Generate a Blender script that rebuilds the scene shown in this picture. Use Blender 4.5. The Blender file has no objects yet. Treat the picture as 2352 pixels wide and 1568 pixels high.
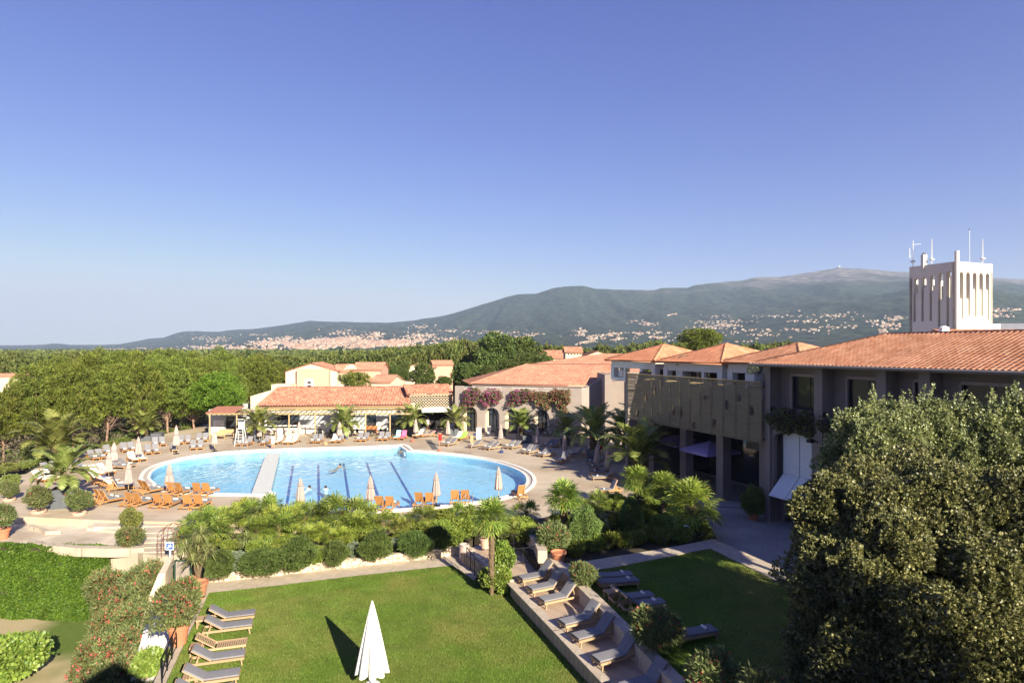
import bpy, math, random
import numpy as np
from mathutils import Vector, Matrix
from mathutils.geometry import tessellate_polygon
R = math.radians
HC, F, CX, HZ = 12.3, 1440.0, 1176.0, 800.0      # eye height, focal length, centre and horizon of a 2352-wide frame
SC = bpy.context.scene
COL = SC.collection
rnd = random.Random(7)

def W(x, y, z=0.0):
    d = F*(HC-z)/(y-HZ)
    return Vector(((x-CX)*d/F, d, z))
def DP(x, y, d):
    return Vector(((x-CX)*d/F, d, HC-(y-HZ)*d/F))

# ---------------------------------------------------------------- materials
def nmat(name):
    m = bpy.data.materials.new(name); m.use_nodes = True
    nt = m.node_tree; nt.nodes.clear()
    return m, nt, nt.nodes, nt.links
def N(nt, t, **kw):
    n = nt.nodes.new(t)
    for k, v in kw.items():
        if k.startswith('i_'):
            key = k[2:]
            key = int(key) if key.isdigit() else key.replace('_', ' ')
            n.inputs[key].default_value = v
        else: setattr(n, k, v)
    return n
def c4(c): return (c[0], c[1], c[2], 1.0)
def mk(name, c1, c2=None, scale=3.0, rough=0.8, bump=0.0, bscale=None, spec=0.3, metal=0.0, coord='Object', c3=None, scale2=0.35, detail=4.0, stretch=None, rand=0.0, tiles=None):
    m, nt, ns, L = nmat(name)
    out = N(nt, 'ShaderNodeOutputMaterial'); p = N(nt, 'ShaderNodeBsdfPrincipled')
    p.inputs['Roughness'].default_value = rough; p.inputs['Metallic'].default_value = metal
    p.inputs['Specular IOR Level'].default_value = spec
    L.new(p.outputs[0], out.inputs[0])
    tc = N(nt, 'ShaderNodeTexCoord'); src = tc.outputs[coord]
    if stretch:
        mp = N(nt, 'ShaderNodeMapping'); mp.inputs['Scale'].default_value = stretch
        L.new(src, mp.inputs[0]); src = mp.outputs[0]
    if c2 is None: c2 = tuple(min(1, v*0.82) for v in c1)
    no = N(nt, 'ShaderNodeTexNoise', i_Scale=scale, i_Detail=detail, i_Roughness=0.6)
    L.new(src, no.inputs['Vector'])
    rp = N(nt, 'ShaderNodeValToRGB'); rp.color_ramp.elements[0].position = 0.32; rp.color_ramp.elements[1].position = 0.68
    rp.color_ramp.elements[0].color = c4(c2); rp.color_ramp.elements[1].color = c4(c1)
    L.new(no.outputs[0], rp.inputs[0]); col = rp.outputs[0]
    if c3 is not None:
        n2 = N(nt, 'ShaderNodeTexNoise', i_Scale=scale2, i_Detail=3.0)
        L.new(src, n2.inputs['Vector'])
        r2 = N(nt, 'ShaderNodeValToRGB'); r2.color_ramp.elements[0].position = 0.42; r2.color_ramp.elements[1].position = 0.62
        L.new(n2.outputs[0], r2.inputs[0])
        mx = N(nt, 'ShaderNodeMix', data_type='RGBA'); L.new(r2.outputs[0], mx.inputs[0])
        L.new(col, mx.inputs[6]); mx.inputs[7].default_value = c4(c3); col = mx.outputs[2]
    if rand:
        oi = N(nt, 'ShaderNodeObjectInfo'); mr = N(nt, 'ShaderNodeMapRange'); mr.inputs[3].default_value = 1-rand; mr.inputs[4].default_value = 1+rand
        L.new(oi.outputs['Random'], mr.inputs[0])
        hs = N(nt, 'ShaderNodeHueSaturation'); L.new(mr.outputs[0], hs.inputs['Value']); L.new(col, hs.inputs['Color']); col = hs.outputs[0]
    if tiles:
        mpt = N(nt, 'ShaderNodeMapping'); mpt.inputs['Rotation'].default_value = (0, 0, tiles[2]); L.new(tc.outputs[coord], mpt.inputs[0])
        bt = N(nt, 'ShaderNodeTexBrick', i_Scale=1.0); bt.inputs['Color1'].default_value = (.93, .93, .93, 1); bt.inputs['Color2'].default_value = (1.06, 1.05, 1.04, 1); bt.inputs['Mortar'].default_value = (.62, .6, .58, 1); bt.inputs['Mortar Size'].default_value = .012; bt.inputs['Brick Width'].default_value = tiles[0]; bt.inputs['Row Height'].default_value = tiles[1]
        L.new(mpt.outputs[0], bt.inputs['Vector']); mt = N(nt, 'ShaderNodeMix', data_type='RGBA', blend_type='MULTIPLY', i_0=1.0); L.new(col, mt.inputs[6]); L.new(bt.outputs['Color'], mt.inputs[7]); col = mt.outputs[2]
    L.new(col, p.inputs['Base Color'])
    if bump:
        bn = N(nt, 'ShaderNodeTexNoise', i_Scale=bscale or scale*4, i_Detail=3.0)
        L.new(src, bn.inputs['Vector'])
        b = N(nt, 'ShaderNodeBump', i_Strength=bump, i_Distance=0.03); L.new(bn.outputs[0], b.inputs['Height']); L.new(b.outputs[0], p.inputs['Normal'])
    return m
def leafmat(name, lo, hi, trans=0.35, rand=0.12, gloss=0.12, tip=None):
    m, nt, ns, L = nmat(name)
    out = N(nt, 'ShaderNodeOutputMaterial')
    g = N(nt, 'ShaderNodeNewGeometry'); oi = N(nt, 'ShaderNodeObjectInfo')
    rp = N(nt, 'ShaderNodeValToRGB'); rp.color_ramp.elements[0].color = c4(lo); rp.color_ramp.elements[1].color = c4(hi)
    if tip:
        e = rp.color_ramp.elements.new(0.93); e.color = c4(hi); rp.color_ramp.elements[-1].color = c4(tip)
        rp.color_ramp.interpolation = 'LINEAR'
    L.new(g.outputs['Random Per Island'], rp.inputs[0])
    tc = N(nt, 'ShaderNodeTexCoord'); no = N(nt, 'ShaderNodeTexNoise', i_Scale=0.9, i_Detail=2.0); L.new(tc.outputs['Object'], no.inputs['Vector'])
    mr0 = N(nt, 'ShaderNodeMapRange'); mr0.inputs[1].default_value = .3; mr0.inputs[2].default_value = .7; mr0.inputs[3].default_value = .78; mr0.inputs[4].default_value = 1.22; L.new(no.outputs[0], mr0.inputs[0])
    mr = N(nt, 'ShaderNodeMapRange'); mr.inputs[3].default_value = 1-rand; mr.inputs[4].default_value = 1+rand; L.new(oi.outputs['Random'], mr.inputs[0])
    mm = N(nt, 'ShaderNodeMath', operation='MULTIPLY'); L.new(mr.outputs[0], mm.inputs[0]); L.new(mr0.outputs[0], mm.inputs[1])
    mh = N(nt, 'ShaderNodeMapRange'); mh.inputs[3].default_value = .485; mh.inputs[4].default_value = .515; L.new(oi.outputs['Random'], mh.inputs[0])
    hs = N(nt, 'ShaderNodeHueSaturation'); L.new(mm.outputs[0], hs.inputs['Value']); L.new(mh.outputs[0], hs.inputs['Hue']); L.new(rp.outputs[0], hs.inputs['Color'])
    d = N(nt, 'ShaderNodeBsdfPrincipled'); d.inputs['Roughness'].default_value = .5; d.inputs['Specular IOR Level'].default_value = gloss*2.5
    t = N(nt, 'ShaderNodeBsdfTranslucent'); mx = N(nt, 'ShaderNodeMixShader', i_0=trans)
    L.new(hs.outputs[0], d.inputs['Base Color']); L.new(hs.outputs[0], t.inputs[0]); L.new(d.outputs[0], mx.inputs[1]); L.new(t.outputs[0], mx.inputs[2]); L.new(mx.outputs[0], out.inputs[0])
    return m
def rooftile(name, cols, rough=0.85, pu=0.24, pv=0.42):
    m, nt, ns, L = nmat(name)
    out = N(nt, 'ShaderNodeOutputMaterial'); p = N(nt, 'ShaderNodeBsdfPrincipled', i_Roughness=rough); p.inputs['Specular IOR Level'].default_value = .2
    L.new(p.outputs[0], out.inputs[0])
    uv = N(nt, 'ShaderNodeUVMap'); sp = N(nt, 'ShaderNodeSeparateXYZ'); L.new(uv.outputs[0], sp.inputs[0])
    res = []
    for i, per in ((0, pu), (1, pv)):
        dv = N(nt, 'ShaderNodeMath', operation='DIVIDE'); L.new(sp.outputs[i], dv.inputs[0]); dv.inputs[1].default_value = per
        fl = N(nt, 'ShaderNodeMath', operation='FLOOR'); L.new(dv.outputs[0], fl.inputs[0]); res.append(fl)
    cb = N(nt, 'ShaderNodeCombineXYZ'); L.new(res[0].outputs[0], cb.inputs[0]); L.new(res[1].outputs[0], cb.inputs[1])
    wn = N(nt, 'ShaderNodeTexWhiteNoise', noise_dimensions='3D'); L.new(cb.outputs[0], wn.inputs['Vector'])
    rp = N(nt, 'ShaderNodeValToRGB'); els = rp.color_ramp.elements
    els[0].color = c4(cols[0]); els[1].color = c4(cols[-1])
    for i, c in enumerate(cols[1:-1]):
        e = els.new((i+1)/(len(cols)-1)); e.color = c4(c)
    L.new(wn.outputs[0], rp.inputs[0])
    no = N(nt, 'ShaderNodeTexNoise', i_Scale=.5, i_Detail=4.); L.new(uv.outputs[0], no.inputs['Vector'])
    mr = N(nt, 'ShaderNodeMapRange'); mr.inputs[1].default_value = .3; mr.inputs[2].default_value = .7; mr.inputs[3].default_value = .82; mr.inputs[4].default_value = 1.12; L.new(no.outputs[0], mr.inputs[0])
    hs = N(nt, 'ShaderNodeHueSaturation'); L.new(rp.outputs[0], hs.inputs['Color']); L.new(mr.outputs[0], hs.inputs['Value']); L.new(hs.outputs[0], p.inputs['Base Color'])
    return m

# ---------------------------------------------------------------- mesh builder
class MB:
    def __init__(s): s.v = []; s.f = []; s.m = []; s.uv = {}
    def add(s, vs, fs, mi=0):
        o = len(s.v); s.v += [tuple(v) for v in vs]; s.f += [tuple(i+o for i in f) for f in fs]; s.m += [mi]*len(fs)
        return s
    def box(s, x0, x1, y0, y1, z0, z1, mi=0, M=None):
        vs = [(x, y, z) for z in (z0, z1) for y in (y0, y1) for x in (x0, x1)]
        if M is not None: vs = [M @ Vector(v) for v in vs]
        return s.add(vs, [(0, 2, 3, 1), (4, 5, 7, 6), (0, 1, 5, 4), (1, 3, 7, 5), (3, 2, 6, 7), (2, 0, 4, 6)], mi)
    def bar(s, a, b, w, h, mi=0, up=(0, 0, 1)):
        a = Vector(a); b = Vector(b); t = (b-a).normalized(); u = Vector(up)
        if abs(t.dot(u)) > .97: u = Vector((0, 1, 0))
        sx = t.cross(u).normalized()*w/2; sz = sx.cross(t).normalized()*h/2
        vs = [p+i*sx+j*sz for p in (a, b) for i, j in ((-1, -1), (1, -1), (1, 1), (-1, 1))]
        return s.add(vs, [(0, 1, 2, 3), (7, 6, 5, 4), (0, 4, 5, 1), (1, 5, 6, 2), (2, 6, 7, 3), (3, 7, 4, 0)], mi)
    def tube(s, pts, rad, n=6, mi=0, cap=True):
        pts = [Vector(p) for p in pts]; rad = rad if hasattr(rad, '__len__') else [rad]*len(pts)
        vs = []; fs = []
        prev = None
        for i, p in enumerate(pts):
            t = (pts[min(i+1, len(pts)-1)]-pts[max(i-1, 0)]).normalized()
            if prev is None: prev = Vector((1, 0, 0)) if abs(t.x) < .9 else Vector((0, 1, 0))
            x = (prev - t*prev.dot(t)).normalized(); y = t.cross(x); prev = x
            for k in range(n):
                a = 2*math.pi*k/n; vs.append(p+(x*math.cos(a)+y*math.sin(a))*rad[i])
        for i in range(len(pts)-1):
            for k in range(n):
                fs.append((i*n+k, i*n+(k+1) % n, (i+1)*n+(k+1) % n, (i+1)*n+k))
        if cap: fs += [tuple(reversed(range(n))), tuple((len(pts)-1)*n+k for k in range(n))]
        return s.add(vs, fs, mi)
    def lathe(s, prof, n=16, mi=0, c=(0, 0, 0), star=0.0, lobes=8, tw=0):
        vs = []; fs = []
        for j, (r, z) in enumerate(prof):
            for k in range(n):
                a = 2*math.pi*k/n; rr = r*(1+star*math.cos(lobes*a+tw*j)) if star else r
                vs.append((c[0]+rr*math.cos(a), c[1]+rr*math.sin(a), c[2]+z))
        for j in range(len(prof)-1):
            for k in range(n): fs.append((j*n+k, j*n+(k+1) % n, (j+1)*n+(k+1) % n, (j+1)*n+k))
        fs += [tuple(reversed(range(n))), tuple((len(prof)-1)*n+k for k in range(n))]
        return s.add(vs, fs, mi)
    def prism(s, poly, z0, z1, mi=0):         # poly: list of (x, y), any simple polygon
        n = len(poly)
        area = sum(poly[i][0]*poly[(i+1) % n][1]-poly[(i+1) % n][0]*poly[i][1] for i in range(n))
        if area < 0: poly = poly[::-1]
        tri = tessellate_polygon([[Vector((p[0], p[1], 0)) for p in poly]])
        zz0 = z0 if hasattr(z0, '__len__') else [z0]*n; zz1 = z1 if hasattr(z1, '__len__') else [z1]*n
        vs = [(p[0], p[1], zz1[i]) for i, p in enumerate(poly)]+[(p[0], p[1], zz0[i]) for i, p in enumerate(poly)]
        fs = []
        for t in tri:
            a, b, c = [Vector(vs[i]) for i in t]
            if (b-a).cross(c-a).z < 0: t = t[::-1]
            fs.append(tuple(t)); fs.append(tuple(i+n for i in reversed(t)))
        fs += [(i, i+n, (i+1) % n+n, (i+1) % n) for i in range(n)]
        return s.add(vs, fs, mi)
    def vprism(s, poly, a, u, w, th, mi=0):   # polygon in (s, z) of a vertical plane with origin a, direction u, thickened th along w
        a = Vector(a); u = Vector(u); w = Vector(w); n = len(poly)
        tri = tessellate_polygon([[Vector((p[0], p[1], 0)) for p in poly]])
        vs = [a+u*p[0]+Vector((0, 0, p[1])) for p in poly]; vs += [v+w*th for v in vs]
        fs = []
        for t in tri: fs.append(tuple(t)); fs.append(tuple(i+n for i in reversed(t)))
        fs += [(i, (i+1) % n, (i+1) % n+n, i+n) for i in range(n)]
        return s.add(vs, fs, mi)
    def build(s, name, mats, parent=None, smooth=False, loc=None, rz=None, fix=True):
        me = bpy.data.meshes.new(name); me.from_pydata(s.v, [], s.f); me.update()
        if not isinstance(mats, (list, tuple)): mats = [mats]
        for m in mats: me.materials.append(m)
        if len(mats) > 1: me.polygons.foreach_set('material_index', s.m)
        if smooth: me.polygons.foreach_set('use_smooth', [True]*len(me.polygons))
        if fix and len(s.v) < 60000:
            import bmesh
            bm = bmesh.new(); bm.from_mesh(me); bmesh.ops.recalc_face_normals(bm, faces=bm.faces); bm.to_mesh(me); bm.free()
        return link(name, me, parent, loc, rz)
def link(name, me, parent=None, loc=None, rz=None):
    o = bpy.data.objects.new(name, me); COL.objects.link(o)
    if parent: o.parent = parent
    if loc is not None: o.location = loc
    if rz is not None: o.rotation_euler.z = rz
    return o
def tag(o, label=None, cat=None, group=None, kind=None):
    if label: o['label'] = label
    if cat: o['category'] = cat
    if group: o['group'] = group
    if kind: o['kind'] = kind
    return o
def thing(name, label, cat, loc=(0, 0, 0), rz=0, group=None, scale=None):
    o = bpy.data.objects.new(name, None); COL.objects.link(o); o.location = loc; o.rotation_euler.z = rz
    o.empty_display_size = .3
    if scale: o.scale = (scale,)*3 if not hasattr(scale, '__len__') else scale
    return tag(o, label, cat, group)
def struct(o): o['kind'] = 'structure'; return o
def dup(root, loc, rz=0, label=None, group=None, scale=None, cat=None):
    r = root.copy(); COL.objects.link(r); r.location = loc; r.rotation_euler = (0, 0, rz)
    if scale: r.scale = (scale,)*3 if not hasattr(scale, '__len__') else scale
    if label: r['label'] = label
    if group: r['group'] = group
    if cat: r['category'] = cat
    for ch in KIDS.get(root.name, []):
        c = ch.copy(); COL.objects.link(c); c.parent = r
        for g in KIDS.get(ch.name, []):
            d = g.copy(); COL.objects.link(d); d.parent = c
    return r
KIDS = {}
def remember(root):
    for o in list(COL.objects):
        if o.parent is not None and (o.parent == root or o.parent.parent == root):
            KIDS.setdefault(o.parent.name, [])
            if o not in KIDS[o.parent.name]: KIDS[o.parent.name].append(o)
    return root
class Protos:                    # the first use moves the model itself, later ones copy it
    def __init__(s, root): s.root = remember(root); s.used = False
    def put(s, loc, rz=0, label=None, group=None, scale=None, cat=None):
        if not s.used:
            s.used = True; r = s.root; r.location = loc; r.rotation_euler = (0, 0, rz)
            if scale: r.scale = (scale,)*3 if not hasattr(scale, '__len__') else scale
            if label: r['label'] = label
            if group: r['group'] = group
            if cat: r['category'] = cat
            return r
        return dup(s.root, loc, rz, label, group, scale, cat)
def ordn(i):
    return ['first', 'second', 'third', 'fourth', 'fifth', 'sixth', 'seventh', 'eighth', 'ninth', 'tenth', 'eleventh', 'twelfth', 'thirteenth', 'fourteenth', 'fifteenth', 'sixteenth', 'seventeenth', 'eighteenth', 'nineteenth', 'twentieth', 'twenty-first', 'twenty-second', 'twenty-third', 'twenty-fourth'][i]

# ---------------------------------------------------------------- numpy leaf clouds
def npmesh(name, V, Fq, mats, mi=None, uv=None, smooth=False):
    me = bpy.data.meshes.new(name); V = np.asarray(V, dtype=np.float32); Fq = np.asarray(Fq, dtype=np.int32)
    k = Fq.shape[1]; n = len(Fq)
    me.vertices.add(len(V)); me.vertices.foreach_set('co', V.ravel())
    me.loops.add(n*k); me.loops.foreach_set('vertex_index', Fq.ravel())
    me.polygons.add(n); me.polygons.foreach_set('loop_start', np.arange(0, n*k, k, dtype=np.int32))
    try: me.polygons.foreach_set('loop_total', np.full(n, k, dtype=np.int32))
    except Exception: pass
    for m in (mats if isinstance(mats, (list, tuple)) else [mats]): me.materials.append(m)
    if mi is not None: me.polygons.foreach_set('material_index', np.asarray(mi, dtype=np.int32))
    if smooth: me.polygons.foreach_set('use_smooth', np.ones(n, dtype=bool))
    if uv is not None:
        l = me.uv_layers.new(name='UVMap'); l.data.foreach_set('uv', np.asarray(uv, dtype=np.float32)[Fq.ravel()].ravel())
    me.update(calc_edges=True); me.validate(clean_customdata=False)
    return me
def unit(a): return a/np.maximum(np.linalg.norm(a, axis=1, keepdims=True), 1e-9)
def leaves(P, Nr, size, aspect, rg, spread=.7, updir=0.0):
    """kite shaped leaves, pointing along Nr with random spread; returns verts, faces"""
    n = len(P); d = unit(Nr+rg.normal(0, spread, (n, 3))+np.array([0, 0, updir]))
    s = unit(np.cross(d, rg.normal(0, 1, (n, 3)))); L = size*rg.uniform(.6, 1.3, (n, 1)); w = L*aspect
    b = P; m = P+d*L*.5
    V = np.stack([b, m+s*w, P+d*L, m-s*w], 1).reshape(-1, 3)
    return V, np.arange(4*n).reshape(-1, 4)
def blobs_pts(C, Rr, dens, rg, squash=1.0, inner=.72, shell=(.72, 1.05), top=None):
    P = []; Q = []
    for i in range(len(C)):
        n = max(12, int(dens*4*math.pi*Rr[i]**2)); d = unit(rg.normal(0, 1, (n, 3)))
        r = Rr[i]*rg.uniform(shell[0], shell[1], (n, 1))*(1+.12*np.sin(d[:, :1]*7+i)+.12*np.sin(d[:, 1:2]*8+2*i)+.1*np.sin(d[:, 2:]*9+i))
        p = d*r*np.array([1, 1, squash]); P.append(p+C[i]); Q.append(unit(d*np.array([1, 1, 1/squash])))
    P = np.concatenate(P); Q = np.concatenate(Q)
    keep = np.ones(len(P), bool)
    for i in range(len(C)):
        q = (P-C[i])/np.array([1, 1, squash]); keep &= (q*q).sum(1) > (inner*Rr[i])**2*.98
    return P[keep], Q[keep]
def cat(parts):
    V = []; Fs = []; MI = []; o = 0
    for v, f, m in parts:
        V.append(v); Fs.append(f+o); o += len(v); MI.append(np.full(len(f), m))
    return np.concatenate(V), np.concatenate(Fs), np.concatenate(MI)

# ---------------------------------------------------------------- roofs
def roof_plane(mb_list, pts, per=.24, amp=.045, course=.42, lift=.02):
    """pts: planar convex polygon, first edge is the eave (left to right seen from outside). Appends verts, faces, uvs."""
    pts = [Vector(p) for p in pts]; O = pts[0]; U = (pts[1]-pts[0]).normalized()
    n = U.cross(pts[2]-pts[0]).normalized()
    if n.z < 0: n = -n
    Vd = n.cross(U).normalized()
    if Vd.z < 0: Vd = -Vd
    P2 = [((p-O).dot(U), (p-O).dot(Vd)) for p in pts]
    u0 = min(p[0] for p in P2); u1 = max(p[0] for p in P2)
    nc = max(4, int((u1-u0)/per*5)); us = np.linspace(u0+1e-4, u1-1e-4, nc+1)
    cols = []
    for u in us:
        hit = []
        for i in range(len(P2)):
            a, b = P2[i], P2[(i+1) % len(P2)]
            if (a[0]-u)*(b[0]-u) <= 0 and abs(a[0]-b[0]) > 1e-9: hit.append(a[1]+(b[1]-a[1])*(u-a[0])/(b[0]-a[0]))
        cols.append((min(hit), max(hit)))
    vmin = min(c[0] for c in cols); vmax = max(c[1] for c in cols)
    js = [vmin]; k = 1
    while vmin+k*course < vmax:
        js += [vmin+k*course-.02, vmin+k*course+.002]; k += 1
    js.append(vmax); js = np.array(js)
    V = []; UV = []
    lo = np.array([c[0] for c in cols]); hi = np.array([c[1] for c in cols])
    vv = np.clip(js[None, :], lo[:, None], hi[:, None])
    wave = amp*(1+np.cos(2*np.pi*us/per))*.5
    st = np.array([.03*(1-((j-vmin) % course)/course) for j in js]) if len(js) > 2 else np.zeros(len(js))
    H = wave[:, None]+st[None, :]+lift
    O_, U_, V_, n_ = (np.array(x) for x in (O, U, Vd, n))
    X = O_+us[:, None, None]*U_+vv[:, :, None]*V_+H[:, :, None]*n_
    nr = len(js); idx = np.arange((nc+1)*nr).reshape(nc+1, nr)
    Fq = np.stack([idx[:-1, :-1], idx[1:, :-1], idx[1:, 1:], idx[:-1, 1:]], -1).reshape(-1, 4)
    uv = np.stack([np.broadcast_to(us[:, None]+per/2, vv.shape), vv-vmin], -1).reshape(-1, 2)
    mb_list.append((X.reshape(-1, 3), Fq, uv))
def roof_obj(name, planes, mat, parent=None, ridges=(), per=.24, amp=.045, course=.42, under=None, rr=.11, **kw):
    L = []
    for p in planes: roof_plane(L, p, per, amp, course)
    V = []; Fs = []; UV = []; o = 0
    for v, f, u in L: V.append(v); Fs.append(f+o); UV.append(u); o += len(v)
    for p in planes:            # boards under the tiles
        p = [np.array(q) for q in p]
        n = np.cross(p[1]-p[0], p[2]-p[0]); n = n/np.linalg.norm(n); n = n*np.sign(n[2])
        c = [q for q in p]+[q-n*.1 for q in p]; k = len(p)
        f = []
        for i in range(1, k-1): f.append((0+k, i+k, i+1+k, i+1+k)); 
        for i in range(k): f.append((i, (i+1) % k, (i+1) % k+k, i+k))
        V.append(np.array(c)); Fs.append(np.array(f)+o); UV.append(np.zeros((2*k, 2))); o += 2*k
    tb = MB()
    for a, b in ridges:
        a = Vector(a); b = Vector(b); n = max(2, int((b-a).length/.5)); pp = []; rad = []
        for i in range(n):
            pp += [a.lerp(b, i/n), a.lerp(b, (i+.97)/n)]; rad += [rr*1.1, rr*.9]
        tb.tube([p+Vector((0, 0, .03)) for p in pp], rad, 8)
    if ridges:
        q = [f for f in tb.f if len(f) == 4]
        V.append(np.array(tb.v)); Fs.append(np.array(q)+o); UV.append(np.array(tb.v)[:, :2])
    def quadfix(F): return F
    V = np.concatenate(V); Fs = np.concatenate(Fs); UV = np.concatenate(UV)
    bad = Fs[:, 2] == Fs[:, 3]
    tri = Fs[bad][:, :3]; me = npmesh(name, V, Fs[~bad], mat, uv=UV)
    o = link(name, me, parent)
    return o

# ---------------------------------------------------------------- wall with openings, local frame: x along, y inward (thickness), z up
def wall_open(mb, x0, x1, z0, z1, ops, th=.35, y0=0.0, mi=0, glass=None):
    """ops: (a, b, c, d, kind, rise) opening from x a..b, z c..d; kind 'r' flat or 'a' arched (rise of the arch)"""
    xs = sorted({x0, x1, *[o[0] for o in ops], *[o[1] for o in ops]}); xs = [x for x in xs if x0-1e-6 <= x <= x1+1e-6]
    for i in range(len(xs)-1):
        a, b = xs[i], xs[i+1]
        if b-a < 1e-5: continue
        hs = sorted([(o[2], o[3]) for o in ops if o[0] <= a+1e-6 and o[1] >= b-1e-6])
        z = z0
        for c, d in hs+[(z1, z1)]:
            if c > z+1e-6: mb.box(a, b, y0, y0+th, z, c, mi)
            z = max(z, d)
    for o in ops:
        if o[4] == 'a':
            a, b, c, d = o[:4]; rise = o[5] if len(o) > 5 else (b-a)/2; cx = (a+b)/2; hw = (b-a)/2; zs = d-rise; n = 10
            for k in range(n):
                t0 = math.pi-math.pi*k/n; t1 = math.pi-math.pi*(k+1)/n
                p0 = (cx+hw*math.cos(t0), zs+rise*math.sin(t0)); p1 = (cx+hw*math.cos(t1), zs+rise*math.sin(t1))
                vs = [(p0[0], y0, p0[1]), (p1[0], y0, p1[1]), (p1[0], y0, d), (p0[0], y0, d)]
                vs += [(v[0], y0+th, v[2]) for v in vs]
                mb.add(vs, [(0, 1, 2, 3), (7, 6, 5, 4), (0, 4, 5, 1), (3, 2, 6, 7)], mi)
# ---------------------------------------------------------------- camera, sun, sky
cam = bpy.data.cameras.new('camera'); co = bpy.data.objects.new('camera', cam); COL.objects.link(co); SC.camera = co
co.location = (0, 0, HC); co.rotation_euler = (R(90), 0, 0)
cam.sensor_width = 36; cam.lens = 36*F/2352; cam.shift_y = (HZ-784)/2352; cam.clip_start = .5; cam.clip_end = 40000
SUN = Vector((3.55, -6.05, 0)).normalized(); SEL = R(24.0)
sd = Vector((SUN.x*math.cos(SEL), SUN.y*math.cos(SEL), math.sin(SEL)))
sl = bpy.data.lights.new('sun', 'SUN'); sl.energy = 5.0; sl.angle = R(.53); sl.color = (1.0, .91, .72)
so = bpy.data.objects.new('sun', sl); COL.objects.link(so); so.rotation_euler = sd.to_track_quat('Z', 'Y').to_euler(); so.location = (30, -40, 60)
wd = bpy.data.worlds.new('World'); SC.world = wd; wd.use_nodes = True; nt = wd.node_tree; nt.nodes.clear()
sky = N(nt, 'ShaderNodeTexSky', sky_type='NISHITA', sun_disc=False, sun_elevation=SEL, sun_rotation=math.atan2(SUN.x, SUN.y), altitude=250, air_density=1.0, dust_density=.03, ozone_density=2.2)
bg = N(nt, 'ShaderNodeBackground', i_Strength=.05); wo = N(nt, 'ShaderNodeOutputWorld')
spc = N(nt, 'ShaderNodeSeparateColor'); cbc = N(nt, 'ShaderNodeCombineColor'); nt.links.new(sky.outputs[0], spc.inputs[0])
for i_, (p_, a_) in enumerate(((1.26, .67), (1.24, .565), (.76, 1.76))):
    q_ = N(nt, 'ShaderNodeMath', operation='POWER'); q_.inputs[1].default_value = p_; w_ = N(nt, 'ShaderNodeMath', operation='MULTIPLY'); w_.inputs[1].default_value = a_
    nt.links.new(spc.outputs[i_], q_.inputs[0]); nt.links.new(q_.outputs[0], w_.inputs[0]); m_n = N(nt, 'ShaderNodeMath', operation='SMOOTH_MIN'); m_n.inputs[1].default_value = (7.0, 7.4, 8.3)[i_]; m_n.inputs[2].default_value = 1.5; nt.links.new(w_.outputs[0], m_n.inputs[0]); nt.links.new(m_n.outputs[0], cbc.inputs[i_])
nt.links.new(cbc.outputs[0], bg.inputs[0]); nt.links.new(bg.outputs[0], wo.inputs[0])
SC.view_settings.view_transform = 'Standard'; SC.view_settings.look = 'None'; SC.view_settings.gamma = 1; SC.view_settings.exposure = 1.26
SC.cycles.max_bounces = 8; SC.cycles.transparent_max_bounces = 24; SC.cycles.volume_bounces = 1
SC.cycles.use_denoising = True; SC.cycles.volume_step_rate = 4; SC.cycles.volume_max_steps = 64
SC.cycles.use_adaptive_sampling = True; SC.cycles.adaptive_threshold = .02

# ---------------------------------------------------------------- materials
M = {}
M['grass'] = mk('lawn grass', (.145, .235, .035), (.095, .165, .024), 14, .95, .35, 45, c3=(.20, .22, .06), scale2=.22, spec=.05, detail=10)
M['grass2'] = mk('lower lawn grass', (.13, .17, .04), (.09, .14, .03), 3, .9, .5, 40, c3=(.42, .34, .2), scale2=.22, spec=.1)
M['earth'] = mk('dry ground', (.16, .14, .08), (.10, .10, .05), .05, .95, spec=.1)
M['soil'] = mk('planting soil', (.07, .055, .035), (.04, .035, .02), 3, .95, .5, 12)
M['stone_path'] = mk('pale path', (.52, .43, .33), (.42, .35, .27), 2.2, .85, .15, 20, tiles=(1.2, .8, .3))
M['deck'] = mk('pool deck', (.44, .34, .235), (.37, .285, .195), .9, .8, .1, 20, c3=(.52, .43, .32), scale2=.15, tiles=(2.4, .5, .15))
M['plaza'] = mk('pale plaza', (.64, .55, .43), (.54, .46, .36), 1.1, .85, .12, 14, tiles=(1.0, 1.0, .2), c3=(.42, .34, .25), scale2=.3)
M['terrace'] = mk('terrace paving', (.40, .37, .34), (.34, .32, .30), .7, .8, .1, 9, tiles=(1.6, 1.6, .4), c3=(.30, .28, .26), scale2=.25)
M['coping'] = mk('white coping', (.82, .78, .70), (.70, .66, .58), 2.5, .6)
M['drystone'] = None
M['taupe'] = mk('taupe render', (.33, .275, .245), (.29, .24, .215), .8, .9, .1, 30)
M['taupe_dark'] = mk('grey taupe render', (.27, .22, .19), (.235, .19, .165), .8, .9, .1, 30)
M['cream'] = mk('cream render', (.64, .53, .39), (.59, .48, .35), .6, .9, .08, 20)
M['white'] = mk('white render', (.74, .70, .62), (.68, .64, .56), .8, .9, .08, 20)
M['pink'] = mk('pink render', (.62, .36, .26), (.57, .33, .235), .6, .9, .08, 20)
M['towerwall'] = mk('tower render', (.70, .65, .56), (.64, .59, .51), .5, .9, .08, 20)
M['teak'] = mk('teak wood', (.50, .25, .09), (.38, .18, .06), 6, .6, stretch=(1, 8, 8), rand=.15)
M['teak_grey'] = mk('weathered teak', (.46, .31, .18), (.36, .24, .14), 6, .7, stretch=(1, 8, 8), rand=.12)
M['timber'] = mk('pergola timber', (.46, .34, .18), (.36, .26, .13), 5, .7)
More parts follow.
